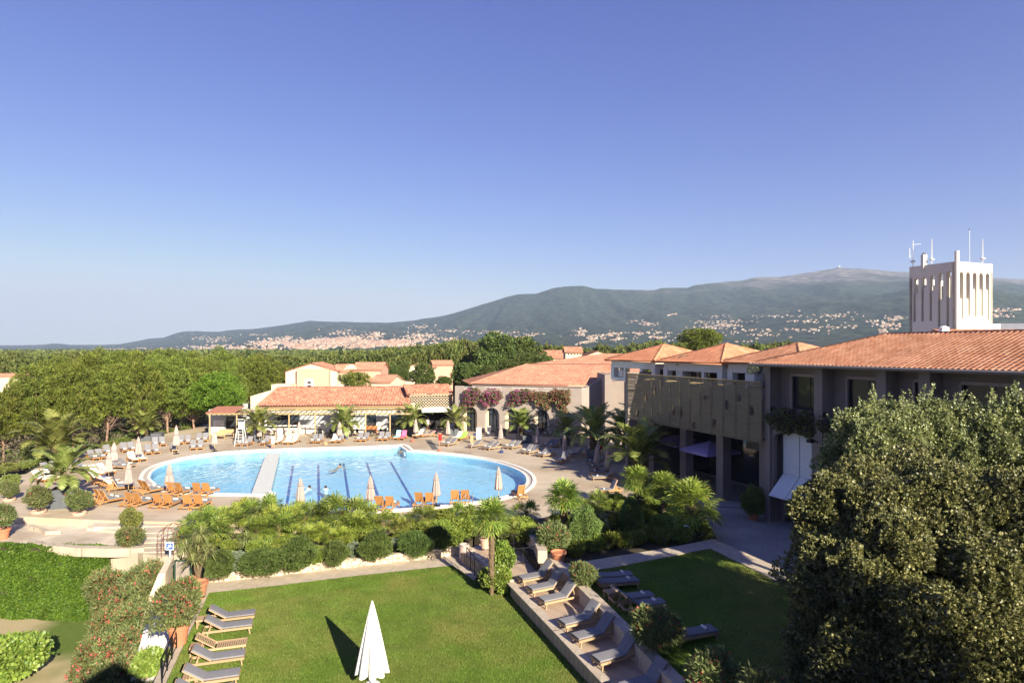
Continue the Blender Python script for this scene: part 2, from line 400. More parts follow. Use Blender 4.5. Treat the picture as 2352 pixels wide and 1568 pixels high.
M['cushion'] = mk('grey cushion fabric', (.225, .215, .225), (.195, .19, .20), 8, .95, .1, 60, spec=.1, rand=.08)
M['towel'] = mk('white towel', (.82, .76, .66), (.74, .68, .58), 12, .95, .2, 60, spec=.1)
M['taupe_fab'] = mk('taupe parasol fabric', (.42, .33, .30), (.36, .28, .26), 4, .9, spec=.1, rand=.08)
M['white_fab'] = mk('white parasol fabric', (.86, .84, .78), (.80, .77, .70), 2, .9, spec=.1)
M['dark_metal'] = mk('dark metal', (.03, .03, .035), (.02, .02, .022), 5, .45, metal=.6)
M['white_metal'] = mk('white painted metal', (.75, .75, .74), (.66, .66, .66), 5, .45)
M['steel'] = mk('steel', (.55, .55, .56), (.45, .45, .46), 5, .3, metal=.9)
M['rust'] = mk('rusty iron', (.22, .09, .05), (.13, .05, .03), 14, .8)
M['planter'] = mk('grey planter', (.10, .11, .125), (.085, .09, .105), 2, .6)
M['terracotta'] = mk('terracotta', (.52, .21, .11), (.43, .17, .09), 5, .85, rand=.1)
M['paleterra'] = mk('pale terracotta', (.62, .40, .30), (.54, .34, .25), 5, .85, rand=.1)
M['greenmetal'] = mk('dark green metal', (.02, .07, .05), (.015, .05, .035), 4, .5)
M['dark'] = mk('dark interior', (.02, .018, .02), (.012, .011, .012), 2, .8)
M['bark'] = mk('bark', (.20, .14, .10), (.11, .08, .055), 6, .95, .8, 14, stretch=(1, 1, .3))
M['pinebark'] = mk('pine bark', (.36, .23, .17), (.22, .14, .10), 4, .95, .8, 12, stretch=(1, 1, .3))
M['palmbark'] = mk('palm bark', (.20, .14, .085), (.10, .07, .04), 14, .95, 1., 20)
M['skin'] = mk('skin', (.50, .28, .19), (.45, .25, .17), 10, .6)
M['hair'] = mk('hair', (.035, .022, .015), (.02, .013, .01), 10, .7)
M['red'] = mk('red cloth', (.62, .03, .03), (.5, .02, .02), 6, .9)
M['white_cloth'] = mk('white cloth', (.85, .82, .78), (.75, .72, .68), 6, .9)
M['blue_cloth'] = mk('blue cloth', (.06, .07, .42), (.04, .05, .32), 6, .9)
M['roof_new'] = rooftile('orange roof tiles', [(.36, .15, .085), (.41, .19, .11), (.455, .215, .13), (.49, .26, .16)])
M['roof_old'] = rooftile('mixed old roof tiles', [(.26, .11, .07), (.34, .15, .10), (.40, .185, .12), (.42, .23, .155)])
M['roof_pale'] = rooftile('pale pink roof tiles', [(.36, .16, .10), (.41, .19, .125), (.45, .215, .14), (.48, .25, .17)])

def glassmat(name, tint=(.03, .035, .045), rough=.04):
    m, nt, ns, L = nmat(name); out = N(nt, 'ShaderNodeOutputMaterial')
    p = N(nt, 'ShaderNodeBsdfPrincipled', i_Roughness=rough); p.inputs['Base Color'].default_value = c4(tint); p.inputs['Specular IOR Level'].default_value = 1.0
    L.new(p.outputs[0], out.inputs[0]); return m
M['glass'] = glassmat('dark window glass')

def drystone():
    m, nt, ns, L = nmat('dry stone'); out = N(nt, 'ShaderNodeOutputMaterial'); p = N(nt, 'ShaderNodeBsdfPrincipled', i_Roughness=.9)
    tc = N(nt, 'ShaderNodeTexCoord'); mp = N(nt, 'ShaderNodeMapping'); mp.inputs['Scale'].default_value = (1, 1, 1.7); L.new(tc.outputs['Object'], mp.inputs[0])
    v = N(nt, 'ShaderNodeTexVoronoi', i_Scale=3.2, feature='DISTANCE_TO_EDGE'); L.new(mp.outputs[0], v.inputs['Vector'])
    v2 = N(nt, 'ShaderNodeTexVoronoi', i_Scale=3.2); L.new(mp.outputs[0], v2.inputs['Vector'])
    rp = N(nt, 'ShaderNodeValToRGB'); rp.color_ramp.elements[0].position = .0; rp.color_ramp.elements[0].color = (.2, .15, .1, 1); rp.color_ramp.elements[1].position = .07; rp.color_ramp.elements[1].color = (1, 1, 1, 1)
    L.new(v.outputs['Distance'], rp.inputs[0])
    sp = N(nt, 'ShaderNodeSeparateColor'); L.new(v2.outputs['Color'], sp.inputs[0])
    r2 = N(nt, 'ShaderNodeValToRGB'); r2.color_ramp.elements[0].color = (.48, .38, .26, 1); r2.color_ramp.elements[1].color = (.68, .58, .44, 1); L.new(sp.outputs[0], r2.inputs[0])
    mx = N(nt, 'ShaderNodeMix', data_type='RGBA', blend_type='MULTIPLY', i_0=1.0); L.new(r2.outputs[0], mx.inputs[6]); L.new(rp.outputs[0], mx.inputs[7])
    L.new(mx.outputs[2], p.inputs['Base Color']); b = N(nt, 'ShaderNodeBump', i_Strength=.7, i_Distance=.03); L.new(rp.outputs[0], b.inputs['Height']); L.new(b.outputs[0], p.inputs['Normal'])
    L.new(p.outputs[0], out.inputs[0]); return m
M['drystone'] = drystone()

def planks(name, c1, c2, width=.14, ang=0.0):
    m, nt, ns, L = nmat(name); out = N(nt, 'ShaderNodeOutputMaterial'); p = N(nt, 'ShaderNodeBsdfPrincipled', i_Roughness=.75)
    tc = N(nt, 'ShaderNodeTexCoord'); mp = N(nt, 'ShaderNodeMapping'); mp.inputs['Rotation'].default_value = (0, 0, ang); L.new(tc.outputs['Object'], mp.inputs[0])
    sp = N(nt, 'ShaderNodeSeparateXYZ'); L.new(mp.outputs[0], sp.inputs[0])
    dv = N(nt, 'ShaderNodeMath', operation='DIVIDE'); dv.inputs[1].default_value = width; L.new(sp.outputs[1], dv.inputs[0])
    fl = N(nt, 'ShaderNodeMath', operation='FLOOR'); L.new(dv.outputs[0], fl.inputs[0]); fr = N(nt, 'ShaderNodeMath', operation='FRACT'); L.new(dv.outputs[0], fr.inputs[0])
    wn = N(nt, 'ShaderNodeTexWhiteNoise', noise_dimensions='1D'); L.new(fl.outputs[0], wn.inputs['W'])
    r = N(nt, 'ShaderNodeValToRGB'); r.color_ramp.elements[0].color = c4(c1); r.color_ramp.elements[1].color = c4(c2); L.new(wn.outputs[0], r.inputs[0])
    g = N(nt, 'ShaderNodeMath', operation='GREATER_THAN'); g.inputs[1].default_value = .07; L.new(fr.outputs[0], g.inputs[0])
    mr = N(nt, 'ShaderNodeMapRange'); mr.inputs[3].default_value = .3; mr.inputs[4].default_value = 1; L.new(g.outputs[0], mr.inputs[0])
    hs = N(nt, 'ShaderNodeHueSaturation'); L.new(r.outputs[0], hs.inputs['Color']); L.new(mr.outputs[0], hs.inputs['Value']); L.new(hs.outputs[0], p.inputs['Base Color']); L.new(p.outputs[0], out.inputs[0])
    return m
M['boards'] = planks('terrace boards', (.40, .29, .20), (.50, .37, .26), .14, R(50))

# ---------------------------------------------------------------- setting
def slab(name, px, z, z0, mat, zs=None, hole=None):
    P = [W(x, y, z) for x, y in px]; poly = [(p.x, p.y) for p in P]
    mb = MB()
    if hole is None: mb.prism(poly, z0, z)
    else:
        n = len(poly); h = len(hole)
        tri = tessellate_polygon([[Vector((p[0], p[1], 0)) for p in poly], [Vector((p[0], p[1], 0)) for p in hole]])
        allp = poly+hole; k = len(allp)
        vs = [(p[0], p[1], z) for p in allp]+[(p[0], p[1], z0) for p in allp]; fs = []
        for t in tri:
            a, b, c = [Vector(vs[i]) for i in t]
            if (b-a).cross(c-a).z < 0: t = t[::-1]
            fs.append(tuple(t))
        fs += [(i, i+k, (i+1) % n+k, (i+1) % n) for i in range(n)]
        fs += [(n+i, n+i+k, n+(i+1) % h+k, n+(i+1) % h) for i in range(h)]
        mb.add(vs, fs)
    return struct(mb.build(name, mat))
def smooth(pts, k=6):
    out = []; n = len(pts)
    for i in range(n):
        p0, p1, p2, p3 = [Vector(pts[(i+j) % n]) for j in (-1, 0, 1, 2)]
        for s in range(k):
            t = s/k; out.append(tuple(.5*((2*p1)+(-p0+p2)*t+(2*p0-5*p1+4*p2-p3)*t*t+(-p0+3*p1-3*p2+p3)*t**3)))
    return out
def offset(poly, d):
    n = len(poly); out = []
    area = sum(poly[i][0]*poly[(i+1) % n][1]-poly[(i+1) % n][0]*poly[i][1] for i in range(n)); s = 1 if area > 0 else -1
    for i in range(n):
        a = Vector(poly[i-1]); b = Vector(poly[i]); c = Vector(poly[(i+1) % n])
        e1 = (b-a).normalized(); e2 = (c-b).normalized()
        n1 = Vector((e1.y, -e1.x))*s; n2 = Vector((e2.y, -e2.x))*s; m = (n1+n2).normalized(); q = max(.5, m.dot(n1))
        out.append(tuple(b+m*d/q))
    return out

# ground sheet, far to the hills
mb = MB(); mb.prism([(-9500, -400), (9500, -400), (9500, 9500), (-9500, 9500)], -3.8, -3.55)
struct(mb.build('ground', M['earth']))

ZP = 1.0
# pool outline from its plan (pixels of the outer coping edge at deck level)
left_px = [(318, 1100), (326, 1084), (346, 1071), (378, 1060), (430, 1048), (500, 1038.5), (560, 1034), (640, 1030.5), (720, 1028), (800, 1026), (860, 1024), (910, 1021.5)]
right_px = [(1000, 1037), (1060, 1043), (1110, 1050), (1160, 1061), (1200, 1074), (1224, 1088), (1232, 1104), (1222, 1121), (1196, 1136), (1150, 1149), (1080, 1160), (1000, 1168), (900, 1176), (800, 1180), (700, 1180), (640, 1178), (596, 1174)]
def cr(pts, k=5):
    o = []
    for i in range(len(pts)-1):
        p0 = pts[max(i-1, 0)]; p1 = pts[i]; p2 = pts[i+1]; p3 = pts[min(i+2, len(pts)-1)]
        p0, p1, p2, p3 = map(Vector, (p0, p1, p2, p3))
        for s in range(k):
            t = s/k; o.append(tuple(.5*((2*p1)+(-p0+p2)*t+(2*p0-5*p1+4*p2-p3)*t*t+(-p0+3*p1-3*p2+p3)*t**3)))
    o.append(pts[-1]); return o
bot_left = [(596, 1140), (540, 1139), (470, 1137.5), (410, 1134), (366, 1127), (334, 1116)]
opx = cr(left_px)+[(930, 1020), (950, 1033)]+cr(right_px)+cr(bot_left)
outer = [tuple(W(x, y, ZP).xy) for x, y in opx]
inner = offset(outer, -.85); inner2 = offset(outer, -1.25)
DECK = [(-200, 1130), (60, 1088), (120, 1050), (300, 1008), (440, 984), (520, 960), (1460, 960), (1470, 1010), (1500, 1060), (1490, 1120), (1440, 1150), (1240, 1196), (1000, 1205), (620, 1205), (450, 1200), (330, 1196), (225, 1194), (60, 1186), (-200, 1180)]
slab('pool_deck', DECK, ZP, -3.8, M['deck'], hole=offset(outer, -.3))
mb = MB()      # coping with two raised white rings
def ring(mb, a, b, z0, z1, mi=0):
    n = len(a); vs = [(p[0], p[1], z1) for p in a]+[(p[0], p[1], z1) for p in b]+[(p[0], p[1], z0) for p in a]+[(p[0], p[1], z0) for p in b]
    fs = []
    for i in range(n):
        j = (i+1) % n; fs += [(i, j, n+j, n+i), (i, 2*n+i, 2*n+j, j), (n+i, n+j, 3*n+j, 3*n+i)]
    mb.add(vs, fs, mi)
ring(mb, outer, offset(outer, -.32), ZP-.3, ZP+.06); ring(mb, offset(outer, -.32), offset(outer, -.62), ZP-.5, ZP-.02, 1); ring(mb, offset(outer, -.62), inner, ZP-1.7, ZP+.03)
struct(mb.build('pool_coping', [M['coping'], mk('coping gutter', (.52, .44, .36), (.45, .38, .31), 3, .6)]))
M['poolfloor'] = mk('pool tiles', (.84, .93, .96), (.78, .90, .95), 1.2, .5, coord='Object')
mb = MB(); FLOORZ = ZP-.8
mb.prism(inner, FLOORZ-.3, FLOORZ); struct(mb.build('pool_floor', M['poolfloor']))
mb = MB(); ring(mb, inner, offset(inner, -.03), FLOORZ, ZP-.02); struct(mb.build('pool_wall', mk('pool wall tiles', (.45, .66, .80), (.40, .60, .75), 2, .5)))
mb = MB()      # lane lines, dark tiles on the pool floor
lm = mk('dark lane tiles', (.03, .12, .40), (.025, .10, .33), 4, .4)
for (xa, ya, xb, yb) in ((673, 1052, 655, 1158), (731, 1050, 733, 1165), (789, 1048, 808, 1165), (842, 1046, 884, 1163), (896, 1043, 966, 1158)):
    a = W(xa, ya, ZP-.05); b = W(xb, yb, ZP-.05); a.z = b.z = FLOORZ+.006; mb.bar(a, b, .22, .008)
struct(mb.build('lane_marking', lm))
# water
def watermat():
    m, nt, ns, L = nmat('pool water'); out = N(nt, 'ShaderNodeOutputMaterial')
    tc = N(nt, 'ShaderNodeTexCoord'); n1 = N(nt, 'ShaderNodeTexNoise', i_Scale=1.6, i_Detail=4.0, i_Distortion=1.2); n2 = N(nt, 'ShaderNodeTexNoise', i_Scale=.35, i_Detail=3.0)
    mp = N(nt, 'ShaderNodeMapping'); mp.inputs['Scale'].default_value = (1, .55, 1); L.new(tc.outputs['Object'], mp.inputs[0]); L.new(mp.outputs[0], n1.inputs['Vector']); L.new(tc.outputs['Object'], n2.inputs['Vector'])
    wv = N(nt, 'ShaderNodeTexWave', wave_type='RINGS', rings_direction='Z', i_Scale=.55, i_Distortion=2.5); mp2 = N(nt, 'ShaderNodeMapping'); mp2.inputs['Location'].default_value = (11.5, -55, 0); L.new(tc.outputs['Object'], mp2.inputs[0]); L.new(mp2.outputs[0], wv.inputs['Vector'])
    a0 = N(nt, 'ShaderNodeMath', operation='MULTIPLY_ADD'); a0.inputs[1].default_value = .10; L.new(wv.outputs[1], a0.inputs[0]); L.new(n2.outputs[0], a0.inputs[2])
    ad = N(nt, 'ShaderNodeMath', operation='ADD'); L.new(n1.outputs[0], ad.inputs[0]); L.new(a0.outputs[0], ad.inputs[1])
    b = N(nt, 'ShaderNodeBump', i_Strength=.4, i_Distance=.2); L.new(ad.outputs[0], b.inputs['Height'])
    tr = N(nt, 'ShaderNodeBsdfTransparent'); tr.inputs[0].default_value = (.60, .84, .95, 1)
    gl = N(nt, 'ShaderNodeBsdfGlossy', i_Roughness=.03); L.new(b.outputs[0], gl.inputs['Normal'])
    ge = N(nt, 'ShaderNodeNewGeometry'); dt = N(nt, 'ShaderNodeVectorMath', operation='DOT_PRODUCT'); L.new(ge.outputs['Incoming'], dt.inputs[0]); L.new(b.outputs[0], dt.inputs[1])
    ab = N(nt, 'ShaderNodeMath', operation='ABSOLUTE'); L.new(dt.outputs['Value'], ab.inputs[0]); om = N(nt, 'ShaderNodeMath', operation='SUBTRACT', use_clamp=True); om.inputs[0].default_value = 1; L.new(ab.outputs[0], om.inputs[1]); pw = N(nt, 'ShaderNodeMath', operation='POWER'); pw.inputs[1].default_value = 5; L.new(om.outputs[0], pw.inputs[0])
    fr = N(nt, 'ShaderNodeMath', operation='MULTIPLY_ADD', use_clamp=True); fr.inputs[1].default_value = .98; fr.inputs[2].default_value = .02; L.new(pw.outputs[0], fr.inputs[0])
    mx = N(nt, 'ShaderNodeMixShader'); L.new(fr.outputs[0], mx.inputs[0]); L.new(tr.outputs[0], mx.inputs[1]); L.new(gl.outputs[0], mx.inputs[2]); L.new(mx.outputs[0], out.inputs[0])
    return m
mb = MB(); tri = tessellate_polygon([[Vector((p[0], p[1], 0)) for p in offset(inner, .02)]]); mb.add([(p[0], p[1], ZP-.1) for p in offset(inner, .02)], [tuple(t) for t in tri])
struct(mb.build('pool_water', watermat(), smooth=False))
# walkway between the two basins
mb = MB(); q = [W(x, y, ZP-.06) for x, y in ((612, 1040), (643, 1039), (618, 1144), (574, 1142))]
mb.prism([(p.x, p.y) for p in q], FLOORZ, ZP-.06); struct(mb.build('pool_walkway', mk('walkway tiles', (.62, .62, .56), (.55, .56, .52), 2, .6)))
mb = MB()      # white corner steps at the lower left of the big basin
for i, (xa, xb) in enumerate(((598, 607), (607, 616))):
    q = [W(x, y, ZP) for x, y in ((xa+18, 1128), (xb+18, 1128), (xb-1, 1174), (xa-1, 1174))]
    mb.prism([(p.x, p.y) for p in q], ZP-.6, ZP+.07-.12*i)
struct(mb.build('pool_step', M['coping']))
mb = MB()
for i in range(3):
    q = [W(x, y, ZP) for x, y in ((915+i*8, 1022), (921+i*8, 1021), (935+i*8, 1034), (928+i*8, 1035))]
    mb.prism([(p.x, p.y) for p in q], ZP-.6, ZP+.05-.08*(2-i))
struct(mb.build('pool_step', M['coping']))

# deck joints: drainage line across the deck
mb = MB()
for px in (((130, 1076), (250, 1080)), ((1042, 1036), (1085, 1041))):
    a = W(*px[0], ZP+.004); b = W(*px[1], ZP+.004); mb.bar(a, b, .25, .004)
a = W(983, 1010, ZP); b = W(1000, 1032, ZP); a.z = b.z = ZP+.006; mb.bar(a, b, .7, .006)
struct(mb.build('deck_drain', mk('drain', (.16, .14, .12), (.1, .09, .08), 6, .8)))

# plaza at the left with its curved steps
slab('plaza', [(-300, 1100), (60, 1170), (230, 1188), (330, 1190), (445, 1194), (436, 1262), (392, 1278), (250, 1263), (0, 1256), (-300, 1250)], .55, -3.8, M['plaza'])
slab('plaza_step', [(214, 1184), (330, 1190), (452, 1192), (446, 1203), (330, 1208), (214, 1209)], .85, .3, M['plaza'])
slab('plaza_step', [(206, 1190), (320, 1198), (450, 1198), (440, 1222), (330, 1226), (200, 1212)], .7, .3, M['plaza'])
slab('plaza_kerb', [(68, 1236), (110, 1244), (180, 1251), (252, 1253), (330, 1252), (330, 1258), (252, 1259.5), (180, 1258), (108, 1252), (62, 1242)], .80, .3, M['stone_path'])
slab('plaza_kerb', [(64, 1207), (90, 1213), (104, 1220), (140, 1219), (105, 1213), (74, 1203)], .75, .3, M['stone_path'])
for i in range(5):          # broad pale steps down towards the sign
    y = 1210+i*11
    slab('plaza_step', [(330, y), (450-i*3, y-2), (446-i*3, y+11), (330, y+13)], .80-.05*i, .3, M['plaza'])

# lawn and paths
slab('lawn', [(480, 1361), (640, 1344), (800, 1324), (1040, 1298), (1075, 1322), (1110, 1350), (1180, 1362), (1240, 1425), (1420, 1620), (900, 1720), (320, 1700)], 0, -3.8, M['grass'])
slab('path', [(400, 1334), (470, 1334), (1065, 1270), (1110, 1290), (1084, 1342), (1040, 1300), (480, 1363), (440, 1440), (380, 1568), (330, 1680), (290, 1680), (352, 1568), (430, 1395)], -.004, -3.8, M['stone_path'])
slab('lower_lawn', [(-600, 1380), (340, 1380), (420, 1700), (-900, 1750)], -3.5, -3.8, M['grass2'])
BED = [(428, 1290), (470, 1311), (760, 1284), (1062, 1249), (1085, 1240), (1090, 1215), (1240, 1190), (1200, 1150), (900, 1172), (620, 1180), (520, 1180), (450, 1200), (436, 1262)]
slab('flower_bed', BED, .42, -3.8, M['soil'])
DZ = .6; LZ = 1.1
slab('wooden_terrace', [(1060, 1268), (1176, 1338), (1176, 1346), (1385, 1568), (1500, 1700), (1820, 1700), (1510, 1528), (1258, 1272), (1225, 1248), (1120, 1240)], DZ, -3.8, M['boards'])
slab('upper_lawn', [(1300, 1290), (1400, 1302), (1632, 1257), (1835, 1345), (2400, 1620), (2400, 1900), (1700, 1700), (1510, 1520)], LZ, -3.8, M['grass'])
slab('upper_path', [(1240, 1298), (1330, 1290), (1500, 1263), (1640, 1237), (2600, 1660), (2600, 1700), (2400, 1636), (1632, 1258), (1400, 1303), (1290, 1318)], LZ+.05, -3.8, M['stone_path'])
slab('flower_bed', [(1240, 1190), (1440, 1140), (1520, 1110), (1600, 1160), (1645, 1235), (1500, 1262), (1330, 1289), (1235, 1296), (1190, 1240), (1090, 1215)], LZ-.05, -3.8, M['soil'])
slab('terrace', [(1380, 930), (1900, 930), (3200, 1100), (3200, 1800), (2600, 1690), (1640, 1240), (1610, 1160), (1500, 1100), (1440, 1010)], .72, -3.8, M['terrace'])
mb = MB()
for pts in (((1560, 1104), (1640, 1106), (1730, 1102), (1780, 1098)), ((1625, 1162), (1700, 1166), (1760, 1160))):
    for i in range(len(pts)-1):
        a = W(*pts[i], .72); b = W(*pts[i+1], .72); a.z = b.z = .726; mb.bar(a, b, .16, .006)
struct(mb.build('paving_joint', mk('joint', (.05, .05, .055), (.04, .04, .045), 6, .9)))

# low stone retaining wall under the clipped bushes
def wallrun(name, px, z, z0, z1, th, mat, label=None, cat_=None, cap=None):
    mb = MB(); P = [W(x, y, z) for x, y in px]
    for i in range(len(P)-1):
        a = P[i].copy(); b = P[i+1].copy(); a.z = b.z = (z0+z1)/2; d = (b-a).normalized()*.02
        mb.bar(a-d, b+d, th, z1-z0)
    o = mb.build(name, mat); tag(o, label, cat_ or 'wall')
    return o
wallrun('retaining_wall', [(470, 1336), (620, 1320.5), (760, 1305), (900, 1290), (1062, 1271)], 0, 0, .47, .35, M['drystone'], 'low pale dry stone wall under the row of clipped bushes beside the path')
wallrun('retaining_wall', [(1178, 1352), (1280, 1460), (1400, 1586)], .3, -.1, .56, .3, M['drystone'], 'stone edging wall of the wooden lounger terrace along the sunny lawn')
o = wallrun('terrace_edge', [(1174, 1339), (1280, 1448), (1395, 1568), (1440, 1616)], .6, .56, .635, .4, M['stone_path'], 'pale stone coping on the lawn edge of the lounger terrace', 'kerb')
wallrun('garden_wall', [(1262, 1280), (1380, 1396), (1510, 1528), (1600, 1620)], LZ, .5, LZ+.22, .5, M['stone_path'], 'low whitewashed wall behind the loungers between wooden terrace and shaded lawn')
wallrun('retaining_wall', [(1065, 1272), (1120, 1322), (1178, 1362)], 0, 0, .66, .35, M['drystone'], 'short stone wall carrying the dark railing beside the steps')
wallrun('garden_wall', [(1204, 1233), (1236, 1262), (1246, 1290)], LZ, .4, LZ+.6, .5, M['stone_path'], 'stone parapet end beside the dark gate near the pink oleander')

# haze
mb = MB(); mb.box(-9400, 9400, -350, 9400, -4.9, 905)
hz = mb.build('haze', None.__class__ and mk('dummy', (1, 1, 1)))
hm, hnt, _, HL = nmat('haze air'); ho = N(hnt, 'ShaderNodeOutputMaterial'); pv = N(hnt, 'ShaderNodeVolumePrincipled'); pv.inputs['Color'].default_value = (.66, .80, 1.0, 1); pv.inputs['Density'].default_value = 8.2e-5; pv.inputs['Anisotropy'].default_value = .2
HL.new(pv.outputs[0], ho.inputs['Volume']); hz.data.materials.clear(); hz.data.materials.append(hm); hz['kind'] = 'stuff'
# ---------------------------------------------------------------- mountains as one height field, ridge heights and distances from the photograph
RIDGE = [(-700, 800), (-200, 796), (0, 792.7), (40, 792.3), (97, 791.5), (121, 788), (137, 788.7), (161, 791.5), (234, 791.5), (275, 790), (311, 783.4), (343, 777.3), (376, 775.3), (404, 765), (428, 760), (452, 760), (501, 762), (525, 758), (582, 755), (614, 751), (646, 747), (687, 740), (711, 735.7), (739, 737.8), (792, 739), (889, 741), (950, 735.5), (1023, 724), (1077, 709), (1162, 682), (1192, 675), (1232, 674), (1268, 662), (1304, 657.6), (1338, 656), (1368, 663), (1420, 665), (1501, 666), (1520, 661), (1580, 661), (1593, 655), (1663, 647), (1701, 644.7), (1737, 636), (1789, 636), (1855, 626), (1909, 617.6), (1925, 614), (1951, 616.4), (2008, 618.7), (2043, 623.5), (2083, 624.6), (2190, 630), (2283, 638.5), (2352, 641), (2700, 650), (3200, 680)]
FRONT = [(-700, 806), (0, 803), (300, 802), (440, 797), (560, 786), (700, 772), (800, 768), (900, 762), (1000, 768), (1100, 764), (1200, 748), (1300, 744), (1400, 742), (1500, 740), (1600, 742), (1700, 736), (1800, 722), (1880, 705), (1950, 697), (2000, 690), (2050, 682), (2083, 674), (2200, 666), (2290, 678), (2352, 690), (2700, 690), (3200, 700)]
def interp(t, x): return np.interp(x, [a for a, b in t], [b for a, b in t])
def fbm(x, y, seed=0, oct=5):
    rg = np.random.default_rng(seed); s = 0; a = 1.
    for o in range(oct):
        for _ in range(3):
            th = rg.uniform(0, 2*math.pi); ph = rg.uniform(0, 6.28); f = 2**o
            s = s+a*np.sin((x*math.cos(th)+y*math.sin(th))*f+ph)/3
        a *= .55
    return s
PXS = np.arange(-500, 2900, 5.0)
def dridge(x): return np.interp(x, [-700, 300, 700, 1000, 1300, 1900, 3200], [8600, 8400, 7600, 6800, 6200, 6600, 7000])
def dfront(x): return np.interp(x, [-700, 300, 700, 1300, 1900, 2200, 3200], [5600, 5400, 5000, 4300, 3600, 3300, 3300])
NT = 150
TT = np.linspace(0, 1, NT)
def terrain(px, t):
    """t 0..0.5 from the plain to the front ridge, 0.5..1 on to the main ridge; returns depth, pixel height"""
    px = np.asarray(px, float); t = np.asarray(t, float)
    d0 = 1300.; df = dfront(px); dr = dridge(px); yf = interp(FRONT, px); yr = interp(RIDGE, px)
    s = np.clip(t/.5, 0, 1); q = np.clip((t-.5)/.5, 0, 1)
    d = np.where(t < .5, d0+(df-d0)*s, df+(dr-df)*q)
    y0 = 817.5
    dip = np.where(px > 1750, np.clip((px-1750)/250, 0, 1)*9, 2.0)
    y1 = y0+(yf-y0)*(s**1.25)
    y2 = yf+(yr-yf)*(q**.9)+dip*np.sin(np.pi*np.clip(q*2.2, 0, 1))*1.0
    y = np.where(t < .5, y1, y2)
    X = (px-CX)*d/F
    amp = np.sin(np.pi*np.clip(t, 0, 1))*5.0*np.clip((817-y)/40, 0, 1)+.35
    rid = np.abs(fbm(X/95.+fbm(X/300., d/500., 9, 2)*1.5, d/900., 3, 3)); y = y-(rid-.45)*amp*2.6+fbm(X/38., d/160., 5, 3)*amp*.45*np.where(t > .97, .3, 1)
    return d, y
PX, T = np.meshgrid(PXS, TT, indexing='ij'); Dm, Ym = terrain(PX, T)
Zm = HC+(HZ-Ym)*Dm/F; Xm = (PX-CX)*Dm/F
V = np.stack([Xm, Dm, Zm], -1)
# drop behind the crest so that the hill is a body
b1 = V[:, -1, :].copy(); b1[:, 1] *= 1.03; b1[:, 0] *= 1.03; b1[:, 2] -= 120
b2 = b1.copy(); b2[:, 1] *= 1.04; b2[:, 0] *= 1.04; b2[:, 2] = -4
V = np.concatenate([V, b1[:, None, :], b2[:, None, :]], 1); f0 = V[:, :1, :].copy(); f0[:, 0, 2] = -4.2; V = np.concatenate([f0, V], 1)
nx, ny = V.shape[:2]; idx = np.arange(nx*ny).reshape(nx, ny)
Fq = np.stack([idx[:-1, :-1], idx[1:, :-1], idx[1:, 1:], idx[:-1, 1:]], -1).reshape(-1, 4)
def hillmat():
    m, nt, ns, L = nmat('wooded mountain'); out = N(nt, 'ShaderNodeOutputMaterial'); p = N(nt, 'ShaderNodeBsdfPrincipled', i_Roughness=.95); p.inputs['Specular IOR Level'].default_value = .05
    tc = N(nt, 'ShaderNodeTexCoord')
    n1 = N(nt, 'ShaderNodeTexNoise', i_Scale=.022, i_Detail=9.0, i_Roughness=.78); mp = N(nt, 'ShaderNodeMapping'); mp.inputs['Scale'].default_value = (1, .5, 1.6); L.new(tc.outputs['Object'], mp.inputs[0]); L.new(mp.outputs[0], n1.inputs['Vector'])
    rp = N(nt, 'ShaderNodeValToRGB'); e = rp.color_ramp.elements; e[0].position = .42; e[0].color = (.006, .018, .010, 1); e[1].position = .60; e[1].color = (.095, .115, .065, 1)
    L.new(n1.outputs[0], rp.inputs[0])
    n2 = N(nt, 'ShaderNodeTexNoise', i_Scale=.0016, i_Detail=7.0, i_Roughness=.62); L.new(mp.outputs[0], n2.inputs['Vector'])
    sp = N(nt, 'ShaderNodeSeparateXYZ'); L.new(tc.outputs['Object'], sp.inputs[0])
    hr = N(nt, 'ShaderNodeMapRange'); hr.inputs[1].default_value = 380; hr.inputs[2].default_value = 830; hr.inputs[3].default_value = -.30; hr.inputs[4].default_value = .42; L.new(sp.outputs[2], hr.inputs[0])
    ad = N(nt, 'ShaderNodeMath', operation='ADD'); L.new(n2.outputs[0], ad.inputs[0]); L.new(hr.outputs[0], ad.inputs[1])
    r2 = N(nt, 'ShaderNodeValToRGB'); r2.color_ramp.elements[0].position = .50; r2.color_ramp.elements[1].position = .68; L.new(ad.outputs[0], r2.inputs[0])
    n3 = N(nt, 'ShaderNodeTexNoise', i_Scale=.02, i_Detail=6.0); mp3 = N(nt, 'ShaderNodeMapping'); mp3.inputs['Scale'].default_value = (.5, .4, 4); L.new(tc.outputs['Object'], mp3.inputs[0]); L.new(mp3.outputs[0], n3.inputs['Vector'])
    r3 = N(nt, 'ShaderNodeValToRGB'); r3.color_ramp.elements[0].position = .4; r3.color_ramp.elements[0].color = (.085, .075, .06, 1); r3.color_ramp.elements[1].position = .66; r3.color_ramp.elements[1].color = (.38, .33, .30, 1); L.new(n3.outputs[0], r3.inputs[0])
    mx = N(nt, 'ShaderNodeMix', data_type='RGBA'); L.new(r2.outputs[0], mx.inputs[0]); L.new(rp.outputs[0], mx.inputs[6]); L.new(r3.outputs[0], mx.inputs[7]); L.new(mx.outputs[2], p.inputs['Base Color'])
    b = N(nt, 'ShaderNodeBump', i_Strength=1.0, i_Distance=30.); L.new(n1.outputs[0], b.inputs['Height']); L.new(b.outputs[0], p.inputs['Normal'])
    L.new(p.outputs[0], out.inputs[0]); return m
ho_ = link('mountain', npmesh('mountain', V.reshape(-1, 3), Fq, hillmat(), smooth=True)); struct(ho_)
